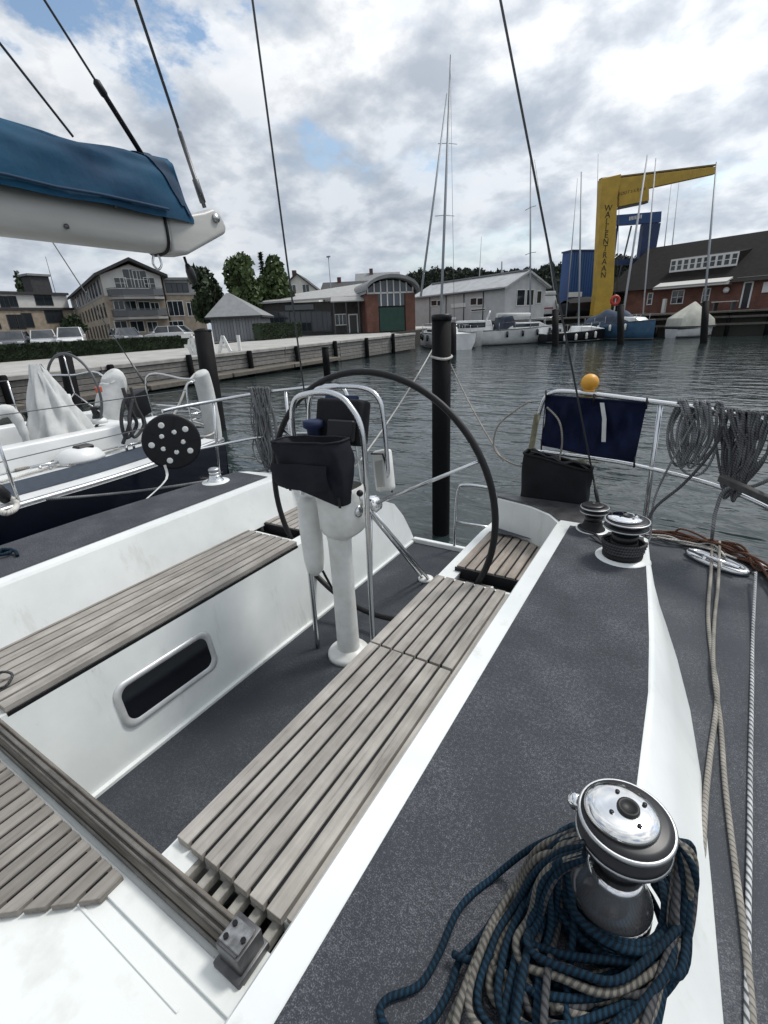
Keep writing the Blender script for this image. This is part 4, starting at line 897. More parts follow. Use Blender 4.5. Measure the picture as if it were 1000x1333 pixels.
render_g = mat('render_grey', (.30, .30, .295), .85, var=.2, vscale=.8)
roof_d = mat('roof_dark', (.045, .044, .046), .8, var=.4, vscale=3, bump=.02, bscale=6)
roof_g = mat('roof_grey', (.22, .225, .23), .7, var=.2, vscale=2)
roof_b = mat('roof_brown', (.014, .0115, .011), .9, var=.5, vscale=2.5, bump=.02, bscale=8, spec=.15)
frame_w = mat('frame_white', (.66, .66, .64), .5)
frame_d = mat('frame_dark', (.04, .042, .045), .5)
pane_m = mat('window_pane', (.02, .026, .032), .06, spec=.7)
green_p = mat('green_door', (.012, .055, .04), .5, var=.2, vscale=2)
rail_m = mat('rail_grey', (.10, .105, .11), .5, .4)
leaf_a = mat('leaf_green', (.075, .11, .032), .75, rnd=0, var=.55, vscale=.9, vcol=(.034, .058, .018))
leaf_b = mat('leaf_dark', (.034, .058, .020), .75, var=.5, vscale=1.1, vcol=(.010, .02, .009))
leaf_c = mat('leaf_forest', (.022, .034, .018), .85, var=.6, vscale=.05, vcol=(.010, .018, .011))
hedge_m = mat('leaf_hedge', (.026, .045, .017), .8, var=.5, vscale=2, vcol=(.012, .024, .009))
bark = mat('bark', (.08, .065, .05), .9, var=.4, vscale=9, stretch=(1, 1, .2))
yellow_p = mat('yellow_paint', (.47, .30, .035), .6, var=.25, vscale=1.2)
blue_p = mat('blue_paint', (.018, .065, .20), .55, var=.25, vscale=.9)
blue_pd = mat('blue_paint_dark', (.012, .035, .11), .6, var=.3, vscale=.9)
print_m = mat('dark_print', (.025, .022, .014), .7)
print_b = mat('brown_print', (.20, .10, .03), .7)

# ---- land and quays
LX = -18.5
def gz(y): return 1.24 - .0105 * max(0, 34.4 - max(y, -30))       # the promenade falls a little towards the near end
struct('ground', MB().poly([(-1200, -30, gz(-30)), (LX - .4, -30, gz(-30)), (LX - .4, 34.4, 1.24), (-1200, 34.4, 1.24)]).poly([(-1200, -900, gz(-30)), (LX - .4, -900, gz(-30)), (LX - .4, -30, gz(-30)), (-1200, -30, gz(-30))]), concrete)
gr2 = MB().poly([(-1200, 34.4, 1.244), (LX - .4, 34.4, 1.244), (-20.6, 36.2, 1.244), (-24.6, 41.5, 1.244), (-24.6, 50.4, 1.3), (-24.6, 1200, 1.6), (-1200, 1200, 1.6)])
struct('promenade', gr2, concrete)
struct('quay_ground', MB().poly([(-24.6, 50.4, 1.9), (900, 50.4, 1.9), (900, 1200, 1.9), (-24.6, 1200, 1.9)]), asphalt)
struct('road', MB().poly([(-1200, -900, 1.262), (-32, -900, 1.262), (-32, 60, 1.262), (-1200, 60, 1.262)]), asphalt)
# the left quay: timber face of long planks, a low landing step, piles
qw = empty('quay_wall', (LX, 0, 0), 'long timber quay wall with a low landing step before the promenade', 'quay wall')
ob('core', MB().box(LX - .5, LX - .12, -60, 34.2, -1, 1.2), mat('quay_core', (.05, .048, .043), .9), qw)
pl = None
for k in range(5):
    z0 = .18 + k * .205
    for j in range(12):
        y0 = -25 + j * 5.0; y1 = min(y0 + 4.97, 34.3)
        if y0 >= 34: continue
        if pl is None: pl = ob('plank', MB().box(LX - .12, LX - .05, y0, y1, z0, z0 + .185), quay_w, qw, bevel=.01); p0 = (y0, z0)
        else: place(pl, 'plank', qw, Matrix.Translation((random.uniform(-.02, .02), y0 - p0[0], z0 - p0[1])) @ MW[pl])
cap_ = None
for j in range(12):
    y0 = -25 + j * 5.0
    if cap_ is None: cap_ = ob('cap_beam', MB().box(LX - .42, LX + .02, y0, y0 + 4.98, 1.205, 1.36), mat('cap_concrete', (.36, .35, .325), .85, var=.35, vscale=2), qw, bevel=.02); c0 = y0
    else: place(cap_, 'cap_beam', qw, Matrix.Translation((0, y0 - c0, 0)) @ MW[cap_])
lst = None
for j in range(9):
    y0 = -14 + j * 4.2
    if y0 > 20: continue
    if lst is None:
        lst = ob('landing_step', MB().box(LX - .05, LX + .95, y0, y0 + 4.1, .34, .52), quay_wx, qw, bevel=.015); l0 = y0
    else: place(lst, 'landing_step', qw, Matrix.Translation((0, y0 - l0, 0)) @ MW[lst])
wp = None
for j in range(14):
    y0 = -14.2 + j * 3.5
    if wp is None: wp = ob('fender_pile', MB().lathe([(.13, -1), (.13, 1.5), (.10, 1.54), (0, 1.54)], 10, Matrix.Translation((LX + .1, y0, 0))), pile_m, qw); w0 = y0
    else: place(wp, 'fender_pile', qw, Matrix.Translation((0, y0 - w0, random.uniform(-.2, .15))) @ MW[wp])
qe = MB().box(LX - .4, LX - .1, 33.9, 34.3, -1, 1.3)
for a, b in (((LX - .3, 34.3), (-20.6, 36.2)), ((-20.6, 36.2), (-24.5, 41.5)), ((-24.5, 41.5), (-24.5, 50.3))): qe.bar((*a, .15), (*b, .15), .3, 2.2)
ob('end_wall', qe, MATS['quay_core'], qw)
qw.matrix_basis = Matrix.Translation((0, 34.4, 1.24)) @ Matrix.Rotation(.0105, 4, 'X') @ Matrix.Translation((0, -34.4, -1.27)) @ MW[qw]
# the far quay on the right
q2 = empty('quay_wall', (0, 50, 0), 'far timber quay with dark face below the brick restaurant', 'quay wall')
ob('core', MB().box(-24.4, 80, 50.2, 50.5, -1, 1.75), MATS['quay_core'], q2)
cap2 = None
for j in range(16):
    x0 = -24 + j * 4.
    if cap2 is None: cap2 = ob('deck_plank', MB().box(x0, x0 + 3.97, 49.2, 50.6, 1.77, 1.905), quay_wx, q2, bevel=.01)
    else: place(cap2, 'deck_plank', q2, Matrix.Translation((4. * j, 0, 0)) @ MW[cap2])
bp2 = None
for j in range(24):
    x0 = -23.6 + 2.6 * j
    if bp2 is None: bp2 = ob('pile', MB().lathe([(.15, -1), (.15, 1.7), (0, 1.72)], 8, Matrix.Translation((x0, 49.5, 0))), pile_m, q2); b0 = x0
    else: place(bp2, 'pile', q2, Matrix.Translation((2.6 * j, 0, 0)) @ MW[bp2])
rl2 = MB().bar((-6, 49.4, 1.45), (40, 49.4, 1.45), .08, .16).bar((-6, 49.36, .9), (40, 49.36, .9), .08, .16)
ob('rail_beam', rl2, quay_wx, q2)

# ---- mooring piles
def pile(x, y, r_, top, label, lean=(0, 0), cap=True):
    o = empty('mooring_pile', (x, y, 0), label, 'mooring pile', 'mooring piles in the harbour')
    m = MB(); pts = [(x - lean[0] * .5, y, -1.2), (x, y, 0), (x + lean[0] * .5, y + lean[1] * .5, top * .5), (x + lean[0], y + lean[1], top)]
    m.tube(pts, [r_ * 1.03, r_ * 1.02, r_, r_ * .97], 16); ob('post', m, pile_m, o)
    if cap: ob('cap', MB().lathe([(r_ * 1.02, 0), (r_ * 1.02, .035), (r_ * .97, .05), (0, .055)], 16, Matrix.Translation((x + lean[0], y + lean[1], top - .001))), black, o)
    return o
P1 = at(574, 694, z=0)
pw = 26 * (P1 - EYE).dot(WB[2]) / FPX / 2 * .84
pt = at(571, 404, d=(P1 - EYE).dot(WB[2])); pile(P1.x, P1.y, pw, pt.z - .1, 'tall black mooring pile astern, with light mooring lines tied round it')
P2 = at(283, 560, z=0); P2t = at(264, 432, d=(P2 - EYE).dot(WB[2]) * 1.0)
pile(P2.x, P2.y, 11.5 * 10.5 / FPX, P2t.z, 'thick black pile behind the white fender of the navy boat', (P2t.x - P2.x, P2t.y - P2.y))
P3 = at(98, 530, z=0); P3t = at(84, 460, d=(P3 - EYE).dot(WB[2])); pile(P3.x, P3.y, .20, P3t.z, 'black pile seen through the steering wheel of the navy boat', (P3t.x - P3.x, P3t.y - P3.y))
for px, pyb, pyt, lab in ((590, 462, 421, 'short black pile just left of the white motor yacht with radar'), (650, 449, 412, 'black pile between the motor yacht and the sloop'), (723, 451, 404, 'black pile before the blue container'), (808, 449, 398, 'black pile in front of the blue hulled boat'), (916, 447, 393, 'black pile beside the boat under the pale tent')):
    b_ = at(px, pyb, z=0); t_ = at(px + (3 if px > 900 else 0), pyt, d=(b_ - EYE).dot(WB[2])); pile(b_.x, b_.y, 4.2 * (b_ - EYE).dot(WB[2]) / FPX, t_.z, lab, (t_.x - b_.x, t_.y - b_.y))
b_ = at(425, 474, z=.5); pile(b_.x, b_.y, .16, 1.2, 'short black pile off the landing step of the timber quay')

# mooring lines on the near pile
pile_pt = lambda px, py: at(px, py, d=(P1 - EYE).dot(WB[2]) - pw * .9)
SQ = TILT @ Vector((-1.95, 2.86, 1.02)); SR = TILT @ Vector((-.80, 2.86, 1.0))
thing('mooring_line', MB().tube(spline(sag(pile_pt(571, 440), TILT @ Vector((-2.05, 2.84, 1.12)), .05, 10), 2), .007, 6), r_white, 'white mooring line from the black pile down to the far stern quarter', 'mooring line')
thing('mooring_line', MB().tube(spline(sag(pile_pt(575, 445), at(655, 600, y=2.9), .06, 10), 2), .006, 6), r_beige, 'thin beige mooring line from the black pile to the stern post', 'mooring line')
thing('mooring_line', MB().tube([P1 + Vector((pw * 1.06 * math.cos(a), pw * 1.06 * math.sin(a), pt.z - .42 + .01 * math.sin(a * 2))) for a in [i * .3 for i in range(43)]], .012, 6), r_white, 'white line wound in turns round the top of the black pile', 'mooring line')

# ================================================================ NEIGHBOUR YACHT
nb = empty('sailing_yacht', (-5.6, 1, 0), 'navy hulled sailing yacht with white deck moored alongside on the left', 'sailing yacht', 'sailing yachts in the harbour')
NZ = 1.0
nE = [at(-40, 690, z=NZ), at(0, 670, z=NZ), at(150, 625, z=NZ), at(240, 594, z=NZ), at(293, 574, z=NZ)]
ne = [p.to_2d() for p in spline(nE, 4)]
d0 = (ne[1] - ne[0]).normalized(); fore = [ne[0] - d0 * (8.5 - i * 1.2) + Vector((-(1 - i / 7) ** 2 * 1.7, 0)) for i in range(7)]
near = fore + ne; NCX = -5.75
hn = MB(); nd = MB()
def nm(p): return Vector((2 * NCX - p.x, p.y))
for s in (0, 1):
    g_ = near if not s else [nm(p) for p in near]; b = len(hn.v); sg = -1 if not s else 1
    for p_ in g_: hn.v += [Vector((p_.x, p_.y, NZ)), Vector((p_.x + sg * .03, p_.y, .72)), Vector((p_.x + sg * .12, p_.y, .3)), Vector((p_.x + sg * .35, p_.y, -.2))]
    for i in range(len(g_) - 1):
        for j in range(3): hn.face((b + i * 4 + j, b + (i + 1) * 4 + j, b + (i + 1) * 4 + j + 1, b + i * 4 + j + 1), True)
e_, f_ = near[-1], nm(near[-1])
hn.poly([(e_.x, e_.y, NZ), (f_.x, f_.y, NZ), (f_.x + .2, f_.y + .1, -.2), (e_.x - .2, e_.y + .1, -.2)])
ob('hull', hn, hull_navy, nb)
st = MB().tube([(p_.x + .012 - .0, p_.y, .62) for p_ in near], .014, 6)
ob('rubbing_strake', st, gel_far, nb)
nd.poly([(p_.x, p_.y, NZ) for p_ in near] + [(nm(p_).x, p_.y, NZ) for p_ in reversed(near)])
ob('deck', nd, gel_far, nb)
ob('toe_rail', MB().tube([(p_.x - .03, p_.y, NZ + .015) for p_ in near], .024, 6).tube([(nm(p_).x + .03, p_.y, NZ + .015) for p_ in near], .024, 6), alu, nb)
sl0 = None
for i in range(14):
    k = 8 + i
    a, b = near[min(7 + i, len(near) - 2)], near[min(8 + i, len(near) - 1)]
    if (b - a).length < .05: continue
    ob('slot', MB().bar((*(a * .82 + b * .18) - Vector((.10, 0)), NZ + .006), (*(a * .18 + b * .82) - Vector((.10, 0)), NZ + .006), .02, .008), mat('slot_grey', (.14, .14, .135), .7) if 'slot_grey' not in MATS else MATS['slot_grey'], nb)
gs = MB(); b = 0; G = [p_ for p_ in near if p_.y > -3]
for p_ in G: gs.v += [Vector((p_.x - .34, p_.y, NZ + .005)), Vector((p_.x - .80, p_.y, NZ + .005))]
for i in range(len(G) - 1): gs.face((2 * i, 2 * i + 2, 2 * i + 3, 2 * i + 1))
ob('antislip_strip', gs, grip_blue, nb)
# low coachroof / cockpit coamings
for s, nme in ((-1, 'coaming'), (1, 'coaming')):
    cm = MB(); x1, x0 = (-4.98, -5.22) if s < 0 else (2 * NCX + 4.98, 2 * NCX + 5.22)
    cm.prism([(min(x0, x1), NZ), (max(x0, x1), NZ), (max(x0, x1) - .04, NZ + .22), (min(x0, x1) + .04, NZ + .22)], 'y', -.8, 3.3)
    ob(nme, cm, gel_far, nb, bevel=.03, seg=3)
ob('cockpit_floor', MB().box(-6.2, -5.3, .3, 3.4, NZ - .05, NZ + .03), grip_pale, nb)
ob('cockpit_seat', MB().box(-6.55, -5.24, 2.65, 3.15, NZ, NZ + .16), gel_far, nb, bevel=.03, seg=2)
ob('cabin', MB().prism([(-6.6, NZ), (-4.95, NZ), (-5.08, NZ + .42), (-6.5, NZ + .45)], 'y', -5.5, 1.35), gel_far, nb, bevel=.04, seg=3)
def nwinch(c, sc, m1, pad):
    r_ = empty('winch', c, None, None); r_.parent = nb; r_.matrix_parent_inverse = MW[nb].inverted(); T = Matrix.Translation(c) @ Matrix.Scale(sc, 4)
    ob('pad', MB().lathe([(pad, 0), (pad * .92, .05), (pad * .62, .075), (0, .08)], 24, T), gel_far, r_)
    ob('drum', MB().lathe([(.075, .07), (.07, .10), (.055, .13), (.062, .2), (.08, .215), (.08, .245), (.05, .25), (0, .252)], 24, T), m1, r_)
    return r_
W_ = at(104, 596, z=NZ + .03)
dorade = ob('cowl', MB().lathe([(.17, 0), (.165, .03), (.13, .09), (.08, .12), (0, .12)], 24, Matrix.Translation((W_.x, W_.y, NZ + .006)) @ Matrix.Diagonal((1, 1.35, 1, 1))), gel_far, nb)
ob('cowl_opening', MB().box(W_.x - .06, W_.x + .07, W_.y - .02, W_.y + .13, NZ + .10, NZ + .145), black, dorade, bevel=.015)
q_ = at(47, 560, z=NZ + .24); nwinch((q_.x, q_.y, NZ + .2), 1.0, drum_b, .13)
q_ = at(128, 546, z=NZ + .24); nwinch((q_.x, q_.y, NZ + .2), .75, drum_b, .12)
# wheel and pedestal
nwc = at(97, 512, x=-5.75); nR = .42
nwh = empty('steering_wheel', nwc, None, None); nwh.parent = nb; nwh.matrix_parent_inverse = MW[nb].inverted()
ob('rim', MB().tube([nwc + Vector((nR * math.cos(a) * .9, .18 * nR * math.cos(a), nR * math.sin(a))) for a in [2 * math.pi * i / 48 for i in range(48)]], .014, 8, closed=True), rail_m, nwh)
for a in (90, 210, 330): ob('spoke', MB().tube([nwc, nwc + Vector((nR * math.cos(R(a)) * .9, .18 * nR * math.cos(R(a)), nR * math.sin(R(a))))], .007, 6), steel, nwh)
ob('pedestal', MB().tube([(nwc.x, nwc.y - .12, NZ), (nwc.x, nwc.y - .12, nwc.z)], .07, 12), gel_far, nb)
# white covers
def shroud(pts_bot, pts_top, n_f, seed, label, nme='white_cover', cat='cover'):
    q = random.Random(seed); k = len(pts_bot); A = spline(pts_bot, 10, True); Bt = spline(pts_top, 10, True); n = len(A)
    ph = [q.uniform(0, 6.28) for _ in range(4)]
    def fn(u, v):
        i = int(round(v * n)) % n; p_ = A[i].lerp(Bt[i], u); c_ = sum(A, Vector()) / n
        w = (.035 * math.sin(v * 44 + u * 5 + ph[0]) + .02 * math.sin(v * 88 - u * 7 + ph[1])) * (1 - u * .7); d = (p_ - c_); d.z = 0
        return p_ + d.normalized() * w
    m = MB().grid(fn, 14, n, cv_=True); m.poly(Bt)
    return thing(nme, m, white_c, label, cat)
def oval(c, rx, ry, n=8): return [Vector(c) + Vector((rx * math.cos(2 * math.pi * i / n), ry * math.sin(2 * math.pi * i / n), 0)) for i in range(n)]
cb_ = at(80, 562, x=-5.45); ct_ = at(47, 474, x=-5.5)
shroud(oval((cb_.x, cb_.y, NZ + .06), .22, .34), oval((ct_.x, ct_.y, ct_.z), .025, .05), 0, 5, 'crumpled white cloth cover drawn up to a peak on the navy boat')
fe = at(145, 487, x=-6.0); fb_ = at(148, 560, x=-6.0)
lr = empty('rescue_bag', (fb_.x, fb_.y, NZ), 'white upright lifebelt bag with an orange mark behind the boat wheel', 'rescue bag')
mB = MB().tube(spline([(fb_.x, fb_.y + .02, fb_.z - .05), (fb_.x, fb_.y, fb_.z + .25), (fe.x, fe.y, fe.z - .12), (fe.x, fe.y - .05, fe.z)], 5), [.15] * 12 + [.15, .14, .12, .08], 14)
ob('bag', mB, white_c, lr, frame=None)
om = at(128, 507, x=-5.84); ob('mark', MB().obox((om.x + .01, om.y, om.z), (.02, .08, .07), Matrix.Identity(3)), mat('orange_mark', (.45, .08, .03), .6), lr, bevel=.01)
f1 = at(258, 486, x=-4.6); 
wf = empty('horseshoe_lifebuoy', (f1.x, f1.y, NZ), 'white upright horseshoe lifebuoy bag on the stern of the navy boat beside the thick pile', 'lifebuoy')
hb_ = [at(x, y, x=-4.6) for x, y in ((259, 484), (262, 490), (266, 503), (270, 520), (273, 535), (276, 550), (278, 565), (279, 580))]
ob('body', MB().tube(spline(hb_, 6), [.04, .062, .078, .088] + [.094] * 37 + [.08, .06], 14), white_c, wf)
ob('strap', MB().tube(spline([at(254, 487, x=-4.5), at(244, 500, x=-4.45), at(236, 520, x=-4.42), at(224, 545, x=-4.4)], 4), .013, 6), r_white, wf)
# pushpit and lifelines of the neighbour
pz = NZ + .62
ns = [at(226, 531, x=-4.25), at(300, 515, x=-4.4)]
pp = MB(); er = near[-1]
st_pts = [Vector((er.x - .10, er.y - .28, NZ)), Vector((er.x - .10, er.y - .28, pz - .05)), Vector((er.x - .12, er.y - .15, pz + .02)), Vector((er.x - .5, er.y + .0, pz + .02)), Vector((er.x - 1.2, er.y + .02, pz + .02)), Vector((er.x - 1.22, er.y + .02, NZ))]
sr_ = empty('stern_rail', (er.x, er.y, NZ), None, None); sr_.parent = nb; sr_.matrix_parent_inverse = MW[nb].inverted()
ob('rail', MB().tube(spline(st_pts, 6), .010, 8), steel, sr_)
ob('rail', MB().tube(spline([p_ if i not in (0, 5) else p_ for i, p_ in enumerate([Vector((q_.x, q_.y, NZ + .33)) for q_ in st_pts[1:5]])], 4), .011, 8), steel, sr_)
st2 = [Vector((2 * NCX - q_.x, q_.y, q_.z)) for q_ in st_pts]
ob('rail', MB().tube(spline(st2, 6), .014, 8), steel, sr_)
for y_ in (1.3, -1.):
    gx = min(near, key=lambda q_: abs(q_.y - y_)).x - .08
    ob('stanchion', MB().tube([(gx, y_, NZ), (gx, y_, pz)], .012, 8), steel, nb)
    ob('stanchion', MB().tube([(2 * NCX - gx, y_, NZ), (2 * NCX - gx, y_, pz)], .012, 8), steel, nb)
ob('lifeline', MB().tube([(near[0].x - .5, near[0].y, pz), (near[-6].x - .08, -1., pz), (near[-4].x - .05, 1.3, pz), st_pts[1]], .004, 6).tube([(near[-6].x - .08, -1., NZ + .3), (near[-4].x - .05, 1.3, NZ + .3), Vector((er.x - .10, er.y - .28, NZ + .3))], .004, 6), wire, nb)
# lines and small gear on her deck
for k_, (pa_, m_, lab_) in enumerate((([(0, 628), (60, 610), (130, 592), (185, 574), (230, 562)], r_white, 'white sheet led along the antislip strip of the navy boat'), ([(20, 612), (70, 600), (95, 604), (120, 588), (170, 572)], r_beige, 'beige line snaking past the white cowl of the navy boat'), ([(215, 560), (240, 548), (262, 552), (280, 560), (268, 568), (245, 566), (232, 556), (255, 545)], r_white, 'white line heaped on the stern deck of the navy boat'))):
    thing('rope', MB().tube(spline([at(a_, b_, z=NZ + .02) for a_, b_ in pa_], 7), .011, 6), m_, lab_, 'rope')
for px_a, py_a in ((60, 612), (170, 585), (236, 566)):
    c_ = at(px_a, py_a, z=NZ + .006); ob('cleat', MB().tube([c_ + Vector((-.02, -.11, .05)), c_ + Vector((.02, .11, .05))], .014, 6).tube([c_ + Vector((0, -.04, 0)), c_ + Vector((0, -.04, .05))], .014, 6).tube([c_ + Vector((0, .04, 0)), c_ + Vector((0, .04, .05))], .014, 6), steel, nb)
for y_ in (-.3, .6, 2.1, 2.8):
    gx = min(near, key=lambda q_: abs(q_.y - y_)).x - .08
    ob('stanchion', MB().tube([(gx, y_, NZ), (gx, y_, pz)], .009, 8), steel, nb) if y_ < 1 else None
    ob('stanchion', MB().tube([(2 * NCX - gx, y_, NZ), (2 * NCX - gx, y_, pz)], .010, 8), steel, nb)
ob('far_lifeline', MB().tube([(2 * NCX - near[-6].x + .08, -1., pz), (2 * NCX - near[-4].x + .05, 2.8, pz)], .006, 6).tube([(2 * NCX - near[-6].x + .08, -1., NZ + .3), (2 * NCX - near[-4].x + .05, 2.8, NZ + .3)], .006, 6), wire, nb)
ob('companion_hood', MB().prism([(-6.3, NZ + .42), (-5.3, NZ + .42), (-5.4, NZ + .62), (-6.2, NZ + .62)], 'y', .4, 1.3), grip_blue, nb, bevel=.05, seg=2)
nbs = at(187, 497, x=NCX)
ob('backstay', MB().tube([nbs, at(130, 410, x=NCX - .05), at(20, 240, x=NCX - .2)], .006, 6), wire, nb)
dB = (at(130, 410, x=NCX - .05) - nbs).normalized()
ob('turnbuckle', MB().tube([nbs - dB * .1, nbs + dB * .25], .014, 8), alu_dark, nb)
bl_ = at(182, 525, x=-4.9)
thing('outboard_bracket', MB().obox(bl_, (.10, .18, .26), Euler((.2, .1, .3)).to_matrix()).tube([bl_, bl_ - Vector((.0, 0, .42))], .025, 8), black, 'small black outboard bracket on the stern of the navy boat', 'bracket', bevel=.02, seg=2)
w_ = [at(x, y, x=-4.7) for x, y in ((160, 505), (168, 530), (178, 552), (165, 570), (158, 548), (163, 520), (170, 545), (160, 578))]
thing('rope', MB().tube(spline(w_, 7), .018, 7).tube(spline([q_ + Vector((.05, .05, .0)) for q_ in w_[:6]], 7), .016, 7), r_dark, 'thick black rope hanging in a twist at the stern of the navy boat', 'rope')
g1 = at(28, 590, z=NZ + .15); g2 = at(10, 640, z=NZ + .1)
thing('snatch_block', MB().lathe([(.0, 0), (.03, .01), (.05, .06), (.04, .13), (.01, .17)], 12, Matrix.Translation((g2.x - .05, g2.y, NZ + .01)) @ Matrix.Rotation(.3, 4, 'X')), black, 'black snatch block standing on the white deck of the navy boat', 'block')
thing('rope', MB().tube(spline([at(x, y, z=NZ + .03) for x, y in ((-10, 660), (5, 668), (18, 664), (22, 655), (12, 648), (-5, 650))], 6), .02, 7), r_white, 'white rope end curled on the deck of the navy boat beside the snatch block', 'rope')
cr_ = [at(x, y, x=-5.3) for x, y in ((-12, 545), (5, 535), (18, 540), (30, 560), (36, 580))]
thing('white_cover', MB().tube(spline(cr_, 5), [.03, .04, .05, .05, .06, .06, .06, .06, .06, .05, .05, .05, .05, .04, .04, .04, .04, .03, .03, .03, .03][:len(spline(cr_, 5))], 10), white_c, 'folded white cloth bundle on the cabin edge of the navy boat', 'cover')
thing('mooring_line', MB().tube(spline(sag(at(60, 650, x=-3.75), TILT @ Vector((-2.79, 3.0, 1.05)), .05, 10), 2), .010, 6), r_grey, 'grey mooring line stretched along the navy hull', 'mooring line')
# ================================================================ BUILDINGS, TREES, BOATS BEYOND THE WATER
class Plan:
    """a house front: root at the left foot of the facade, local x along it, y into the house, z up"""
    def __init__(s, name, label, cat, pL, dL, pR, dR, ground, group=None):
        A = at(*pL, d=dL); B = at(*pR, d=dR); A.z = B.z = ground; s.A = A; u = B - A; s.w = u.length; u.normalize()
        s.F = Matrix.Translation(A) @ Matrix.Rotation(math.atan2(u.y, u.x), 4, 'Z')
        s.inv = s.F.inverted(); s.root = link(name, None, None, s.F); tag(s.root, label, cat, group)
    def q(s, px, py, y=0.):
        """local (x, z) where the sight line of a photo point meets the plane y of the house"""
        o = s.inv @ EYE; d = s.inv.to_3x3() @ ray(px, py, WB); t_ = (y - o.y) / d.y; r_ = o + d * t_; return r_.x, r_.z
    def side(s, px, py, x=0.):
        o = s.inv @ EYE; d = s.inv.to_3x3() @ ray(px, py, WB); t_ = (x - o.x) / d.x; r_ = o + d * t_; return r_.y, r_.z
    def part(s, name, mb, m, parent=None, **k): return ob(name, mb, m, parent or s.root, s.F, **k)
    def window(s, x0, x1, z0, z1, n=1, m=None, y=0., rows=1, t_=.08, pane=None):
        fr = MB(); w = max(.04, t_)
        yo, yi = y - .07, y - .012
        fr.box(x0 - w, x1 + w, yo, yi, z0 - w, z0).box(x0 - w, x1 + w, yo, yi, z1, z1 + w).box(x0 - w, x0, yo, yi, z0, z1).box(x1, x1 + w, yo, yi, z0, z1)
        for i in range(1, n): xm = x0 + (x1 - x0) * i / n; fr.box(xm - w * .35, xm + w * .35, yo + .01, yi, z0, z1)
        for i in range(1, rows): zm = z0 + (z1 - z0) * i / rows; fr.box(x0, x1, yo + .012, yi, zm - w * .3, zm + w * .3)
        f = s.part('window', fr, m or frame_w)
        s.part('pane', MB().poly([(x0, y - .03, z0), (x1, y - .03, z0), (x1, y - .03, z1), (x0, y - .03, z1)]), pane or pane_m, f); return f
    def swindow(s, y0, y1, z0, z1, x=0., m=None, n=1):
        w = .08; fr = MB(); xo_, xi = x - .07, x - .012
        fr.box(xo_, xi, y0 - w, y1 + w, z0 - w, z0).box(xo_, xi, y0 - w, y1 + w, z1, z1 + w).box(xo_, xi, y0 - w, y0, z0, z1).box(xo_, xi, y1, y1 + w, z0, z1)
        f = s.part('window', fr, m or frame_d)
        s.part('pane', MB().poly([(x - .03, y0, z0), (x - .03, y1, z0), (x - .03, y1, z1), (x - .03, y0, z1)]), pane_m, f); return f
    def door(s, x0, x1, z0, z1, m, y=0.):
        f = s.part('door', MB().box(x0, x1, y - .06, y - .012, z0, z1), m, bevel=.01)
        s.part('door_frame', MB().box(x0 - .12, x0, y - .08, y - .012, z0, z1 + .12).box(x1, x1 + .12, y - .08, y - .012, z0, z1 + .12).box(x0, x1, y - .08, y - .012, z1, z1 + .12), frame_w)
        return f
def gable_roof(x0, x1, y0, y1, ze, zr, t_, over=.3, axis='y'):
    m = MB(); xm = (x0 + x1) / 2
    if axis == 'y':
        k = (zr - ze) / (xm - x0)
        for sg in (-1, 1):
            xe = xm + sg * (xm - x0 + over); zz = ze - over * k
            m.hexa([(xe, y0 - over, zz), (xm, y0 - over, zr), (xm, y1 + over, zr), (xe, y1 + over, zz), (xe, y0 - over, zz + t_), (xm, y0 - over, zr + t_), (xm, y1 + over, zr + t_), (xe, y1 + over, zz + t_)])
    else:
        ym = (y0 + y1) / 2; k = (zr - ze) / (ym - y0)
        for sg in (-1, 1):
            ye = ym + sg * (ym - y0 + over); zz = ze - over * k
            m.hexa([(x0 - over, ye, zz), (x1 + over, ye, zz), (x1 + over, ym, zr), (x0 - over, ym, zr), (x0 - over, ye, zz + t_), (x1 + over, ye, zz + t_), (x1 + over, ym, zr + t_), (x0 - over, ym, zr + t_)])
    return m

# ---- apartment house with the glazed gable
h = Plan('apartment_building', 'tan brick apartment house with glazed gable and curved grey balconies', 'apartment building', (147, 432), 62, (223, 432), 66, 1.25)
x1 = h.w; zeL = h.q(137, 353)[1]; zeR = h.q(213, 363)[1]; xr, zr = h.q(166, 340); ym = 46.
ze = (zeL + zeR) / 2
h.part('wall', MB().prism([(0, 0), (x1, 0), (x1, ze), (xr, zr - .3), (0, ze)], 'y', 0, ym), brick_t)
gl = h.part('gable_wall', MB().prism([(.05, ze * .70), (x1 - .05, ze * .70), (x1 - .05, ze - .05), (xr, zr - .42), (.05, ze - .05)], 'y', -.05, -.012), render_w)
h.part('upper_wall', MB().prism([(.2, ze * .70), (ym - .1, ze * .70), (ym - .1, ze - .1), (.2, ze - .1)], 'x', -.05, -.012), render_g)
k = (zr - ze)
rf = MB()
for sg, xe in ((-1, -.7), (1, x1 + .7)):
    zz = ze - .7 * k / (xr if sg < 0 else x1 - xr)
    rf.hexa([(xe, -1.1, zz), (xr, -1.1, zr), (xr, ym + .3, zr), (xe, ym + .3, zz), (xe, -1.1, zz + .35), (xr, -1.1, zr + .35), (xr, ym + .3, zr + .35), (xe, ym + .3, zz + .35)])
h.part('roof', rf, roof_d)
for px0, px1, pt_, pb in ((151, 163, 362, 375), (164, 176, 351, 375), (177, 189, 353, 375), (190, 200, 362, 377)):
    a, b = h.q(px0, pb), h.q(px1, pt_); h.window(a[0], b[0], a[1], b[1], 2, frame_w, -.05, 2)
for px0, px1, pt_, pb in ((150, 160, 392, 403), (164, 176, 392, 404), (182, 194, 393, 404), (198, 206, 394, 405), (152, 164, 418, 432), (172, 186, 418, 432), (194, 204, 419, 432)):
    a, b = h.q(px0, pb), h.q(px1, pt_); h.window(a[0], b[0], a[1], b[1], 2, frame_w)
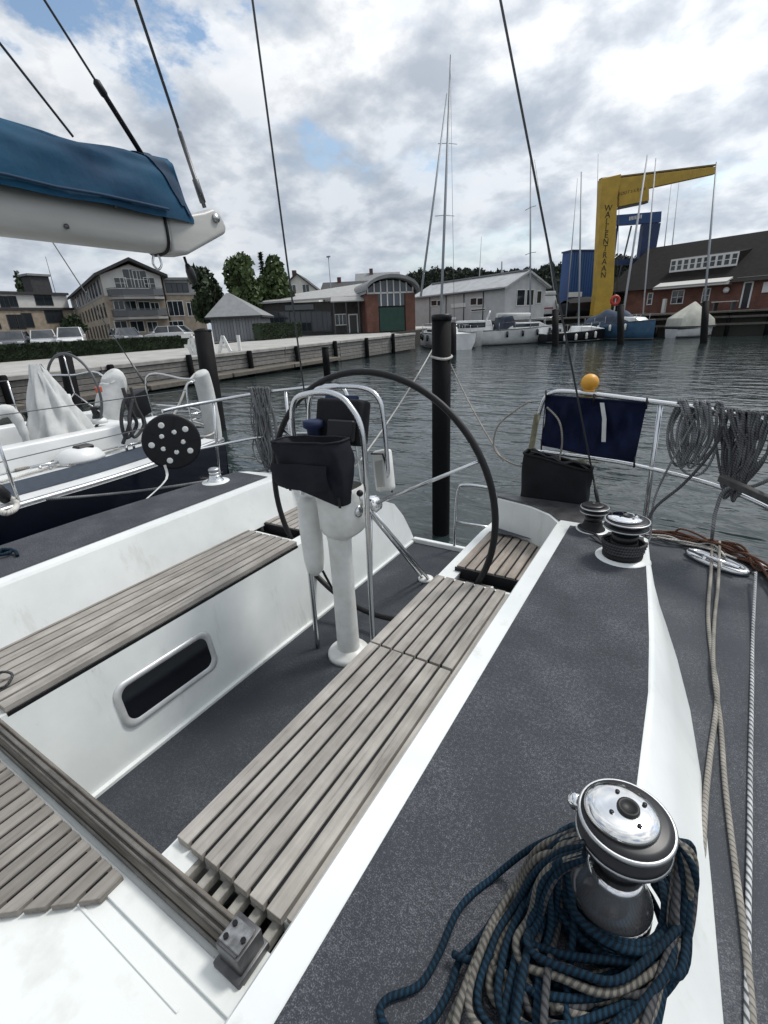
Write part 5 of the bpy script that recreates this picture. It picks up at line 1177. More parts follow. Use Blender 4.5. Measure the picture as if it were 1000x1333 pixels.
for ptop, pbot in ((376, 389), (403, 415)):
    zt, zb = h.q(178, ptop)[1], h.q(178, pbot)[1]; xl, xr_ = h.q(143, 385, -1.4)[0], h.q(217, 385, -1.4)[0]
    b = MB(); pts = [(xl, -.02), (xl + .3, -1.1), (xl + 1.6, -1.7), (xr_ - 1.6, -1.7), (xr_ - .3, -1.1), (xr_, -.02)]
    b.prism(pts, 'z', zb - .1, zb + .18); bc = h.part('balcony', b, render_g)
    rb = MB()
    for (xa, ya), (xb, yb) in zip(pts, pts[1:]): rb.bar((xa, ya, zt), (xb, yb, zt), .08, .08); rb.bar((xa, ya, (zt + zb) / 2 + .12), (xb, yb, (zt + zb) / 2 + .12), .02, (zt - zb) * .62)
    h.part('railing', rb, rail_m, bc)
wl = h.side(70, 420)[0]
ys_ = [1.6, 5.0, 8.4, 11.8, 15.6, 19.5, 24, 29, 34, 39.5]
for i, y_ in enumerate(ys_):
    h.swindow(y_, y_ + (1.6 if i % 3 else 1.1), ze * .74, ze * .94, m=frame_d, x=-.05)
    h.swindow(y_, y_ + 1.1, ze * .40, ze * .60); h.swindow(y_, y_ + 1.1, ze * .08, ze * .28)
# flat wing on its right
h2 = Plan('apartment_wing', 'flat roofed tan apartment wing joining the gabled house on its right', 'apartment building', (225, 432), 66.5, (271, 432), 68.5, 1.25)
zt = h2.q(232, 383)[1]; zp = h2.q(232, 364)[1]
h2.part('wall', MB().box(.05, h2.w, 0, 12, 0, zt), brick_t); h2.part('penthouse', MB().box(.05, h2.w - .6, .6, 11, zt, zp), render_g); h2.part('roof', MB().box(0, h2.w - .3, .2, 11.5, zp, zp + .3), roof_g)
h2.part('ledge', MB().box(-.0, h2.w + .15, -.15, 12.1, zt - .1, zt + .15), render_g)
for px0, px1, pt_, pb in ((221, 237, 392, 411), (221, 238, 418, 436), (246, 256, 394, 411)):
    a, b = h2.q(px0, pb), h2.q(px1, pt_); h2.window(a[0], b[0], max(.1, a[1]), b[1], 3, frame_w)
for px0 in (218, 225, 232, 239): a, b = h2.q(px0, 380, .6), h2.q(px0 + 4.5, 369, .6); h2.window(a[0], b[0], a[1], b[1], 1, frame_d, .6)
# long stepped wing on the left
h3 = Plan('apartment_wing', 'white topped apartment wing at the left behind the parked cars', 'apartment building', (-60, 440), 76, (104, 436), 92, 1.25)
z1, z2 = h3.q(40, 402)[1], h3.q(40, 383)[1]
h3.part('wall', MB().box(0, h3.w, 0, 14, 0, z1), brick_t); h3.part('upper_wall', MB().box(.1, h3.w - .3, .5, 13, z1, z2), render_w); h3.part('roof', MB().box(-.2, h3.w, .1, 13.5, z2, z2 + .4), roof_d)
h3.part('ledge', MB().box(-.2, h3.w + .2, -.2, .49, z1 - .2, z1 + .2), roof_d)
tx0, tz0 = h3.q(45, 384, 3); tx1, tz1 = h3.q(63, 360, 3)
tw_ = h3.part('roof_pod', MB().box(tx0, tx1, 3, 6, z2 + .4, tz1), roof_d); h3.part('pod_cap', MB().box(tx0 - .4, tx1 + .3, 2.7, 6.3, tz1, tz1 + .35), roof_g, tw_)
h3.part('aerial', MB().tube([(tx1 + 1, 4, z2), (tx1 + 1, 4, tz1 + 3.5)], .05, 6), rail_m)
for px0, px1, pt_, pb in ((-30, -22, 386, 400), (-14, -6, 386, 400), (2, 9, 386, 400), (14, 20, 386, 399), (48, 66, 384, 397)): a, b = h3.q(px0, pb, .5), h3.q(px1, pt_, .5); h3.window(a[0], b[0], a[1], b[1], 2, frame_d, .5)
for px0, px1, pt_, pb in ((-32, -24, 410, 428), (-12, -4, 410, 428), (14, 20, 410, 428), (24, 29, 410, 428), (33, 40, 408, 426), (62, 80, 404, 420)): a, b = h3.q(px0, pb), h3.q(px1, pt_); h3.window(a[0], b[0], a[1], b[1], 2 if px1 - px0 > 10 else 1, frame_d)

# ---- grey kiosk with a steep roof
h = Plan('kiosk', 'grey clad kiosk with steep pyramid roof behind the white letters', 'kiosk', (279, 446), 42, (343, 441), 42, 1.25)
ze = h.q(300, 412)[1]; zr = h.q(296, 379)[1]
h.part('wall', MB().box(0, h.w, 0, 4.2, 0, ze), mat('cladding_grey', (.20, .21, .22), .6, var=.15, vscale=2))
sl = None
for i in range(16):
    xa = i * h.w / 16
    if sl is None: sl = h.part('panel', MB().box(.02, h.w / 16 - .03, -.05, -.012, .05, ze - .05), mat('cladding_panel', (.24, .25, .26), .55, rnd=.15)); 
    else: place(sl, 'panel', h.root, MW[sl] @ Matrix.Translation((xa, 0, 0)))
rr = MB(); xa, xb = -.3, h.w + .3; xm = h.q(296, 379, 2.1)[0]
rr.v += [Vector(v) for v in ((xa, -.6, ze), (xb, -.6, ze), (xb, 4.8, ze), (xa, 4.8, ze), (xm - .15, 2.1, zr), (xm + .15, 2.1, zr))]
for f_ in ((0, 1, 5, 4), (1, 2, 5), (2, 3, 4, 5), (3, 0, 4), (3, 2, 1, 0)): rr.face(f_)
h.part('roof', rr, roof_g); h.part('eave', MB().box(xa, xb, -.62, 4.82, ze - .16, ze - .002), roof_d)

# ---- white letters on the promenade edge, seen from behind
lt = empty('letter_sign', at(278, 462, d=24.0) , 'big white standing letters on the promenade edge, seen from behind', 'sign')
def letter(ch, px, pyb, pyt, d, w=.9):
    b_ = at(px, pyb, d=d); t_ = at(px, pyt, d=d); hgt = t_.z - b_.z; u = WB[0].copy(); u.z = 0; u.normalize(); n_ = Vector((-u.y, u.x, 0))
    S_ = {'L': [((0, 0), (0, 1)), ((0, 0), (.7, 0))], 'A': [((0, 0), (.42, 1)), ((.84, 0), (.42, 1)), ((.2, .36), (.64, .36))],
          'B': [((0, 0), (0, 1)), ((0, 1), (.55, .95)), ((.55, .95), (.6, .6)), ((.6, .6), (0, .52)), ((.6, .52), (.66, .1)), ((.66, .1), (0, 0))],
          'O': [((.1, .1), (0, .5)), ((0, .5), (.15, .95)), ((.15, .95), (.6, .95)), ((.6, .95), (.75, .5)), ((.75, .5), (.62, .06)), ((.62, .06), (.1, .06))],
          'E': [((0, 0), (0, 1)), ((0, 1), (.62, 1)), ((0, .5), (.55, .5)), ((0, 0), (.62, 0))]}[ch]
    m = MB()
    for (xa, za), (xb, zb) in S_:       # mirrored: we stand behind them
        m.bar(b_ - u * (xa * hgt * w) + Vector((0, 0, za * hgt)), b_ - u * (xb * hgt * w) + Vector((0, 0, zb * hgt)), .17 * hgt, .16, n_)
    ob('letter', m, frame_w, lt, bevel=0)
for ch, px, pb, pt_ in (('L', 313, 458, 436), ('A', 301, 459, 437), ('B', 279, 461, 438), ('O', 262, 462, 440), ('E', 255, 463, 437)): letter(ch, px, pb, pt_, 24.)

# ---- long dark restaurant and brick boathouse with the curved roof
h = Plan('restaurant', 'long low dark restaurant with pale lean-to roof beside the boathouse', 'restaurant', (345, 437), 50, (478, 430), 50.5, 1.3)
ze = h.q(410, 393)[1]; zr = h.q(420, 380, 5)[1]
h.part('wall', MB().box(0, h.w, 0, 9, 0, ze), mat('timber_dark', (.05, .047, .045), .8, var=.4, vscale=3))
h.part('roof', MB().hexa([(-.3, -.5, ze), (h.w, -.5, ze + .25), (h.w, 9, zr + .8), (3, 9, zr), (-.3, -.5, ze + .18), (h.w, -.5, ze + .43), (h.w, 9, zr + 1), (3, 9, zr + .2)]), mat('roof_pale', (.34, .34, .33), .7, var=.2, vscale=2))
for px0, px1 in ((352, 362), (366, 376), (380, 390), (394, 404), (408, 418), (422, 430)):
    a, b = h.q(px0, 431), h.q(px1, 406); h.window(a[0], b[0], a[1], b[1], 2, frame_d)
a, b = h.q(372, 409, -.1), h.q(408, 397, -.1)
sg = h.part('sign_board', MB().box(a[0], b[0], -.16, -.10, a[1] + .35, a[1] + .85), rail_m)
h.part('awning', MB().hexa([(h.q(432, 400)[0], -2.2, 3.0), (h.q(474, 400)[0], -2.2, 3.0), (h.q(474, 400)[0], -.02, 3.6), (h.q(432, 400)[0], -.02, 3.6), (h.q(432, 400)[0], -2.2, 3.1), (h.q(474, 400)[0], -2.2, 3.1), (h.q(474, 400)[0], -.02, 3.7), (h.q(432, 400)[0], -.02, 3.7)]), render_g)
for px0 in (436, 452, 468): xx = h.q(px0, 420, -2)[0]; h.part('post', MB().box(xx - .06, xx + .06, -2.1, -1.98, 0, 3.0), frame_d)
a, b = h.q(438, 429), h.q(450, 404); h.window(a[0], b[0], .9, b[1] - .4, 3, frame_w); a, b = h.q(456, 430), h.q(464, 406); h.door(a[0], b[0], .02, b[1] - .3, frame_d)
h = Plan('boathouse', 'red brick boathouse with curved roof, arched glazing and green door', 'boathouse', (479, 432), 48, (541, 428), 49, 1.3)
W = h.w; zs = h.q(482, 383)[1]; zr = h.q(512, 362)[1]
arc = [(W * .5 + W * .54 * math.cos(R(a)), zs + (zr - zs) * math.sin(R(a))) for a in range(0, 181, 12)]
h.part('wall', MB().prism([(0, 0), (W * .24, 0), (W * .24, zs), (0, zs)], 'y', 0, 12).prism([(W * .80, 0), (W, 0), (W, zs), (W * .80, zs)], 'y', 0, 12), brick_r)
h.part('back_wall', MB().prism([(W * .24, 0), (W * .80, 0), (W * .80, zs)] + [(W * .5 + W * .5 * math.cos(R(a)), zs + (zr - zs) * .93 * math.sin(R(a))) for a in range(0, 181, 12)] + [(W * .24, zs)], 'y', .35, 12), roof_d)
rm = MB(); n = len(arc)
for y_ in (-1.0, 12.5): rm.v += [Vector((a, y_, b)) for a, b in arc] + [Vector((a, y_, b + .3)) for a, b in arc]
for i in range(n - 1):
    for q4 in ((i, i + 1, 2 * n + i + 1, 2 * n + i), (n + i, n + i + 1, 3 * n + i + 1, 3 * n + i), (i, i + 1, n + i + 1, n + i), (2 * n + i, 2 * n + i + 1, 3 * n + i + 1, 3 * n + i)): rm.face(q4)
h.part('roof', rm, roof_g)
h.part('door', MB().box(W * .26, W * .78, .1, .2, .05, h.q(510, 400)[1]), green_p)
zd0 = h.q(510, 400)[1] + .15
gw = MB()
for i in range(8): xx = W * (.04 + .92 * i / 7); top_ = zs + (zr - zs) * .9 * math.sin(math.acos(max(-1, min(1, (xx - W * .5) / (W * .52))))); gw.box(xx - .06, xx + .06, .05, .18, (zs if xx < W * .24 or xx > W * .8 else zd0), top_)
gw.box(W * .02, W * .98, .05, .17, zs + .02, zs + .16); gf = h.part('window', gw, frame_w)
h.part('pane', MB().prism([(W * .25, zd0), (W * .79, zd0), (W * .79, zs), (W * .98, zs)] + [(W * .5 + W * .48 * math.cos(R(a)), zs + (zr - zs) * .88 * math.sin(R(a))) for a in range(12, 180, 12)] + [(W * .02, zs), (W * .25, zs)], 'y', .2, .22), mat('glass_pale', (.10, .12, .14), .1), gf)

# ---- gabled houses behind the restaurant
for nm_, lab, pL, pR, d, pe, ppk, axis, wm_, rm_ in (
    ('house', 'white gabled house with dark roof rising behind the trees', (368, 425), (418, 425), 82, 380, 357, 'y', render_w, roof_d),
    ('house', 'dark grey roofed house just behind the pale lean-to roof', (425, 420), (478, 420), 88, 376, 366, 'x', render_g, roof_d),
    ('house', 'broad grey roofed house peeping over the curved boathouse roof', (468, 420), (520, 420), 95, 372, 354, 'x', render_g, roof_g)):
    h = Plan(nm_, lab, 'house', pL, d, pR, d, 1.6, 'houses behind the restaurant'); ze, zr = h.q((pL[0] + pR[0]) / 2, pe)[1], h.q((pL[0] + pR[0]) / 2, ppk)[1]
    if axis == 'y': h.part('wall', MB().prism([(0, 0), (h.w, 0), (h.w, ze), (h.w / 2, zr), (0, ze)], 'y', 0, 10), wm_)
    else: h.part('wall', MB().prism([(0, 0), (8, 0), (8, ze), (4, zr), (0, ze)], 'x', 0, h.w), wm_)
    rf = h.part('roof', gable_roof(0, h.w, 0, 10 if axis == 'y' else 8, ze, zr, .25, .5, axis), rm_)
    h.part('chimney', MB().box(h.w * .3, h.w * .3 + .7, 3.4, 4.1, zr - 1.5, zr + 1.0), brick_d, rf)
    for fx in (.28, .62): h.window(h.w * fx, h.w * fx + 1.1, ze - .2 if axis == 'y' else ze - 1.6, ze + 1.1 if axis == 'y' else ze - .4, 2, frame_w)

# ---- white boat hall
h = Plan('boat_hall', 'long white boat hall with pale sheet roof and dark windows', 'boat hall', (541, 425), 60, (656, 420), 48, 1.6)
ze = h.q(653, 373)[1]; zeL = h.q(545, 388)[1]; dp = 6.0
u_ = (h.F.to_3x3() @ Vector((0, 1, 0)))
ze = (ze + zeL) / 2; zr = ze + 1.35
h.part('wall', MB().prism([(0, 0), (dp, 0), (dp, ze), (dp / 2, zr), (0, ze)], 'x', 0, h.w), mat('sheet_white', (.50, .51, .51), .6, var=.15, vscale=1.5))
h.part('roof', gable_roof(-.1, h.w + .1, 0, dp, ze, zr, .2, .35, 'x'), mat('sheet_roof', (.40, .41, .42), .55, var=.25, vscale=1.2))
for px0, px1, pt_, pb in ((562, 569, 391, 398), (570, 577, 391, 398), (613, 621, 388, 397), (622, 629, 388, 397), (614, 632, 402, 405)):
    a, b = h.q(px0, pb), h.q(px1, pt_); h.window(a[0], b[0], a[1], b[1], 1, frame_w)
a, b = h.q(588, 401), h.q(607, 394); h.part('sign_board', MB().box(a[0], b[0], -.1, -.02, a[1], b[1]), frame_w)
h.part('ridge_cap', MB().box(-.2, h.w + .2, dp / 2 - .25, dp / 2 + .25, zr + .16, zr + .3), roof_g)
for y0_, y1_, a_, b_ in ((dp * .28, dp * .46, ze * .50, ze * .92), (dp * .52, dp * .68, ze * .50, ze * .92), (dp * .78, dp * .88, ze * .55, ze * .88)):
    fr = MB().box(h.w + .012, h.w + .06, y0_ - .08, y1_ + .08, a_ - .08, b_ + .08); f = h.part('window', fr, frame_w); h.part('pane', MB().box(h.w + .061, h.w + .07, y0_, y1_, a_, b_), pane_m, f)
h.part('barge_board', MB().bar((h.w + .2, -.3, ze - .1), (h.w + .2, dp / 2, zr + .05), .08, .25, (1, 0, 0)).bar((h.w + .2, dp + .3, ze - .1), (h.w + .2, dp / 2, zr + .05), .08, .25, (1, 0, 0)), frame_w)
h.part('gutter', MB().tube([(-.2, -.42, ze - .12), (h.w + .2, -.42, ze - .12)], .08, 6), rail_m)
for i in range(1, 5): h.part('downpipe', MB().tube([(h.w * i / 5, -.06, ze - .1), (h.w * i / 5, -.06, 0)], .05, 6), rail_m)

# ---- blue container stack and the two cranes
h = Plan('container_shed', 'blue sheet metal shed behind the yellow crane foot', 'shed', (736, 422), 53, (779, 415), 54, 1.9)
zt = h.q(757, 327)[1]; h.part('wall', MB().box(0, h.w, 0, 1.6, 0, zt), blue_p)
pr_ = None
for i in range(14):
    xa = h.w * i / 14
    if pr_ is None: pr_ = h.part('panel', MB().box(.03, h.w / 14 - .05, -.05, -.012, .1, zt - .1), mat('blue_sheet', (.02, .075, .225), .55, rnd=.12, var=.2, vscale=2))
    else: place(pr_, 'panel', h.root, MW[pr_] @ Matrix.Translation((xa, 0, 0)))
h.part('roof', MB().box(-.1, h.w + .1, -.1, 1.7, zt, zt + .15), blue_pd)
a, b = h.q(738, 387), h.q(757, 380); h.part('sign_board', MB().box(a[0], b[0], -.14, -.06, a[1], b[1]), frame_w)
cr = Plan('slewing_crane', 'tall yellow slewing crane with lettering down its mast and a long tapering jib', 'crane', (772, 376), 48, (798, 372), 48, 1.9, 'boatyard cranes')
def cq(px, py): return cr.q(px, py)
f1_, f2_, f3_, f4_ = cq(774, 374), cq(796, 375), cq(802, 262), cq(781, 234)
cr.part('mast', MB().prism([(f1_[0], 0.0), (f2_[0], 0.0), cq(796, 375), cq(801, 258), cq(806, 228), cq(781, 234), cq(774, 374)], 'y', -.45, .45), yellow_p, bevel=.04)
jb = [cq(803, 233), cq(929, 218), cq(930, 227), cq(843, 246), cq(843, 262), cq(804, 270)]
cr.part('jib', MB().prism(jb, 'y', -.30, .30), yellow_p, bevel=.04)
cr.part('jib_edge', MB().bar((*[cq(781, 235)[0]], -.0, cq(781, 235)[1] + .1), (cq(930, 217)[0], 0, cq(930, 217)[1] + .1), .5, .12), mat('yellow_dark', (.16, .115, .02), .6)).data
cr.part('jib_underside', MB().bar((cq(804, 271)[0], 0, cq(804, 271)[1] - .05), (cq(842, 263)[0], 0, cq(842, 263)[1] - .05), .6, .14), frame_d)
cr.part('hook_cable', MB().tube([(cq(806, 268)[0], 0, cq(806, 268)[1]), (cq(803, 380)[0], 0, cq(803, 380)[1])], .025, 6), wire)
def text(word, x, z, size, m, y, parent, frame, vertical=False, gap=1.18):
    """raised letters; each is a mesh of its own"""
    i = 0
    for ch in word:
        if ch != ' ':
            fc_ = bpy.data.curves.new('letter', 'FONT'); fc_.body = ch; fc_.size = size; fc_.align_x = 'CENTER'; fc_.extrude = .01; fc_.resolution_u = 2
            tmp = bpy.data.objects.new('letter', fc_); me = bpy.data.meshes.new_from_object(tmp); bpy.data.objects.remove(tmp); bpy.data.curves.remove(fc_)
            me.materials.clear(); me.materials.append(m)
            lx, lz = x(i)
            link('letter', me, parent, frame @ Matrix.Translation((lx, y, lz)) @ Matrix.Rotation(R(90), 4, 'X'))
        i += 1
mp_ = lambda i: cq(788.5 - i * .62, 276 + i * 8.6)
text('WALLENTRAAN', mp_, 0, .74, print_m, -.465, cr.root, cr.F)
jm = lambda i: cq(804 + i * 4.0, 255.5 - i * .9)
text('BOOTSKRAN', jm, 0, .36, print_b, -.315, cr.root, cr.F)
h = Plan('travel_lift', 'blue crane frame with white lettering standing behind the yellow mast', 'crane', (798, 390), 56, (858, 390), 56, 1.9, 'boatyard cranes')
a, b = h.q(798, 294), h.q(860, 278); c_, d_ = h.q(825, 330), h.q(858, 280)
bm__ = h.part('beam', MB().hexa([(h.q(799, 294)[0], -.4, h.q(799, 294)[1]), (h.q(858, 290)[0], -.4, h.q(858, 290)[1]), (h.q(858, 290)[0], .4, h.q(858, 290)[1]), (h.q(799, 294)[0], .4, h.q(799, 294)[1]), (h.q(799, 281)[0], -.4, h.q(799, 281)[1]), (h.q(859, 276)[0], -.4, h.q(859, 276)[1]), (h.q(859, 276)[0], .4, h.q(859, 276)[1]), (h.q(799, 281)[0], .4, h.q(799, 281)[1])]), blue_p)
h.part('column', MB().prism([(h.q(832, 330)[0], 0), (h.q(849, 330)[0], 0), h.q(858, 291), h.q(836, 292)], 'y', -.39, .39), blue_pd)
h.part('leg', MB().tube([(h.q(804, 294)[0], 0, h.q(804, 294)[1]), (h.q(799, 340)[0], 0, 0)], .12, 8), blue_pd); h.part('leg', MB().tube([(h.q(822, 294)[0], 0, h.q(822, 294)[1]), (h.q(818, 340)[0], 3, 0)], .10, 8), rail_m)
h.part('cross_beam', MB().box(h.q(796, 341)[0], h.q(838, 341)[0], -.2, .2, h.q(810, 345)[1], h.q(810, 338)[1]), blue_pd)
wm2 = MB()
for i in range(9): xx, zz = h.q(816.5 + i * 1.9, 288 - i * .35); wm2.box(xx, xx + .09, -.43, -.405, zz, zz + .36)
tb_ = h.part('lettering', wm2, frame_w, bm__); tb_['kind'] = 'stuff'

# ---- brick restaurant on the right
h = Plan('brick_restaurant', 'low red brick restaurant with a huge dark roof and a strip of white dormer windows', 'restaurant', (806, 404), 50, (1080, 396), 36.6, 1.9)
W = h.w; ze = h.q(900, 367)[1]; zr = h.q(940, 303, 7)[1]; dp = 15
h.part('wall', MB().box(.4, W, 0, dp, 0, ze), brick_r)
xl = h.q(786, 388, -.6)[0]; xk = h.q(842, 323, 7)[0]; zk = h.q(842, 323, 7)[1]
rm = MB(); th = .3
rm.v += [Vector(v) for v in ((xl, -.7, ze - .35), (W + .5, -.7, ze - .35), (W + .5, 7.5, zk), (xk, 7.5, zk), (xl, 15.6, ze - .35), (W + .5, 15.6, ze - .35))]
for f_ in ((0, 1, 2, 3), (3, 2, 5, 4), (0, 3, 4), (0, 4, 5, 1)): rm.face(f_)
rf = h.part('roof', rm, roof_b)
# dormer strip: front plane standing on the roof slope
def roof_y(z): return -.7 + (z - (ze - .35)) / (zk - ze + .35) * 8.2
zb = h.q(915, 349, 2)[1]; yb = roof_y(zb) - .06
x0, z0 = h.q(872, 353, yb); x1_, z1_ = h.q(964, 325, yb); zt_ = h.q(917, 333, yb)[1]; zb = h.q(917, 349.5, yb)[1]
h.part('dormer', MB().hexa([(x0, yb, zb), (x1_, yb, zb), (x1_, yb + 3.2, zb + .1), (x0, yb + 3.2, zb + .1), (x0, yb, zt_), (x1_, yb, zt_), (x1_, yb + 3.8, zt_ + .5), (x0, yb + 3.8, zt_ + .5)]), roof_b)
fr = MB(); nW = 10; pw_ = (x1_ - x0) / nW
dr = h.part('dormer_frame', MB().box(x0, x1_, yb - .1, yb - .04, zb - .12, zb + .12).box(x0, x1_, yb - .1, yb - .04, zt_ - .14, zt_ + .02), frame_w)
p_0 = None
for i in range(nW):
    xa = x0 + pw_ * i
    if p_0 is None:
        p_0 = h.part('window', MB().box(xa, xa + .10, yb - .09, yb - .03, zb + .12, zt_ - .14).box(xa + pw_ - .10, xa + pw_ - .002, yb - .09, yb - .03, zb + .12, zt_ - .14).box(xa + .1, xa + pw_ - .1, yb - .08, yb - .03, (zb + zt_) / 2 - .03, (zb + zt_) / 2 + .03), frame_w)
        g_0 = h.part('pane', MB().box(xa + .1, xa + pw_ - .1, yb - .055, yb - .035, zb + .12, zt_ - .14), pane_m, p_0)
    else:
        T_ = h.F @ Matrix.Translation((pw_ * i, 0, 0)) @ h.F.inverted(); o = place(p_0, 'window', h.root, T_ @ MW[p_0]); place(g_0, 'pane', o, T_ @ MW[g_0])
ax0, az0 = h.q(853, 376, -.9); ax1, az1 = h.q(948, 366, -.9)
h.part('awning', MB().box(ax0, ax1, -1.3, -.012, az0 - .1, az0 + .14).hexa([(ax0, -1.3, az0), (ax1, -1.3, az0), (ax1, -.1, az0 + .35), (ax0, -.1, az0 + .35), (ax0, -1.3, az0 + .1), (ax1, -1.3, az0 + .1), (ax1, -.1, az0 + .5), (ax0, -.1, az0 + .5)]), mat('awning_cream', (.50, .49, .46), .7))
for px0, px1, pt_, pb, n_ in ((843, 850, 382, 396, 1), (874, 891, 378, 395, 2), (914, 925, 376, 393, 2)): a, b = h.q(px0, pb), h.q(px1, pt_); h.window(a[0], b[0], a[1], b[1], n_, frame_w, 0, 2)
a, b = h.q(964, 401), h.q(980, 368); h.door(a[0], b[0], max(.02, a[1]), b[1], mat('door_black', (.012, .014, .02), .4))
a, b = h.q(960, 364, -.05), h.q(1000, 362, -.05); h.part('lintel', MB().box(a[0], a[0] + 5, -.1, -.012, b[1], b[1] + .25), MATS['concrete'])
a, b = h.q(992, 381), h.q(1010, 366); h.part('notice_board', MB().box(a[0], b[0], -.12, -.02, a[1], b[1]), frame_w)
a, b = h.q(944, 381), h.q(951, 374); h.part('lamp', MB().sphere(((a[0] + b[0]) / 2, -.3, (a[1] + b[1]) / 2), .26, 10, 6), frame_w)
for px0, py0, px1, py1, lab, m_ in ((862, 403, 868, 389, 'pale post box standing on the quay before the brick restaurant', render_w),):
    a, b = h.q(px0, py0, -1.4), h.q(px1, py1, -1.4); o = thing('post_box', MB().box(a[0], b[0], -1.6, -1.2, 0, b[1]), m_, lab, 'box', frame=h.F, bevel=.03)
a = h.q(938, 398, -2.2)[0]
pt_ = empty('picnic_table', h.F @ Vector((a, -1.5, 0)), 'pale table set beside the restaurant door on the far quay', 'table'); Fp = h.F @ Matrix.Translation((a, -1.5, 0))
ob('tabletop', MB().box(-.9, .9, -.4, .4, .70, .76), render_w, pt_, Fp)
for sx in (-.7, .7): ob('leg', MB().box(sx - .05, sx + .05, -.35, .35, 0, .70), rail_m, pt_, Fp)
# lifebuoy on a post
lb = at(801, 391, d=44.0); o = empty('lifebuoy', (lb.x, lb.y, 1.9), 'round red lifebuoy on the quay left of the brick restaurant', 'lifebuoy')
u_ = WB[0].copy(); u_.z = 0; u_.normalize()
ob('ring', MB().tube([lb + u_ * (.34 * math.cos(a)) + Vector((0, 0, .34 * math.sin(a))) for a in [2 * math.pi * i / 20 for i in range(20)]], .14, 8, closed=True), mat('lifebuoy_red', (.42, .035, .02), .5), o)
ob('post', MB().tube([(lb.x, lb.y + .2, 1.9), (lb.x, lb.y + .2, lb.z + .5)], .06, 8), frame_w, o)

# ---- trees, hedge, hill
def leaf_crown(c, rx, ry, rz, n, size, seed, m=None, lobes=9):
    q = random.Random(seed); m = m or MB(); L_ = []
    for i in range(lobes):
        a = q.uniform(0, 6.28); e = q.uniform(-.6, 1); r_ = q.uniform(.35, .75)
        L_.append((Vector((rx * r_ * math.cos(a) * (1 - .35 * max(0, e)), ry * r_ * math.sin(a) * (1 - .35 * max(0, e)), rz * .75 * e)), q.uniform(.32, .58)))
    for i in range(n):
        o, k_ = q.choice(L_); v = Vector((q.gauss(0, 1), q.gauss(0, 1), q.gauss(0, 1))).normalized() * (q.random() ** .45) * k_
        p_ = Vector(c) + o + Vector((v.x * rx, v.y * ry, v.z * rz)); s_ = size * q.uniform(.6, 1.3)
        a1 = Vector((q.gauss(0, 1), q.gauss(0, 1), q.gauss(0, .6))).normalized(); a2 = a1.orthogonal().normalized(); a2.rotate(Matrix.Rotation(q.uniform(0, 6.28), 3, a1)); a3 = a1.cross(a2)
        m.poly([p_ + a2 * s_, p_ + a3 * s_ * .6, p_ - a2 * s_, p_ - a3 * s_ * .6])
    return m
def tree(px, pyb, pyt, d, wpx, label, m, seed, ground=1.3, size=.35, n=1500, spire=False):
    b_ = at(px, pyb, d=d); b_.z = ground; t_ = at(px, pyt, d=d); H = t_.z - ground; w = wpx * d / FPX / 2
    o = empty('tree', b_, label, 'tree', 'trees along the promenade')
    q = random.Random(seed); tk = MB().tube([b_, b_ + Vector((.05, .03, H * .35)), b_ + Vector((.1, 0, H * .75))], [.05 * H * .35, .04 * H * .3, .03], 8)
    for k in range(7): a = q.uniform(0, 6.28); z0 = H * q.uniform(.28, .55); tk.tube([b_ + Vector((.05, .02, z0)), b_ + Vector((w * .35 * math.cos(a), w * .35 * math.sin(a), z0 + H * .14)), b_ + Vector((w * .7 * math.cos(a), w * .7 * math.sin(a), z0 + H * .28))], [.06, .04, .015], 5)
    ob('trunk', tk, bark, o)
    if spire:
        cm = MB()
        for i in range(n):
            z = H * (.12 + .88 * q.random() ** 1.2); r_ = w * (1 - (z / H)) ** .8 * q.random() ** .5; a = q.uniform(0, 6.28); p_ = b_ + Vector((r_ * math.cos(a), r_ * math.sin(a), z)); s_ = size * q.uniform(.6, 1.2)
            d_ = Vector((math.cos(a), math.sin(a), -.3)); e_ = Vector((-math.sin(a), math.cos(a), q.uniform(-.5, .5))); cm.poly([p_ + d_ * s_, p_ + e_ * s_ * .4, p_ - d_ * s_, p_ - e_ * s_ * .4])
    else: cm = leaf_crown(b_ + Vector((0, 0, H * .62)), w, w, H * .42, n, size, seed)
    ob('crown', cm, m, o); return o
tree(281, 440, 357, 52, 40, 'dark round tree standing behind the kiosk roof on its left', leaf_b, 3, n=2200, size=.33)
tree(327, 438, 343, 50, 44, 'green tree with pointed top just right of the kiosk roof', leaf_a, 5, n=2600, size=.32)
tree(362, 436, 348, 52, 46, 'broad light green tree left of the restaurant roof', leaf_a, 8, n=2600, size=.34)
tree(352, 436, 334, 60, 16, 'thin dark conifer spire rising behind the two green trees', leaf_b, 9, n=700, size=.4, spire=True)
tree(100, 440, 412, 50, 30, 'rounded dark bush between the parked cars and the apartment house', leaf_b, 12, n=900, size=.26)
tree(37, 400, 368, 100, 18, 'small tree top showing over the left apartment wing', leaf_b, 15, n=500, size=.5)
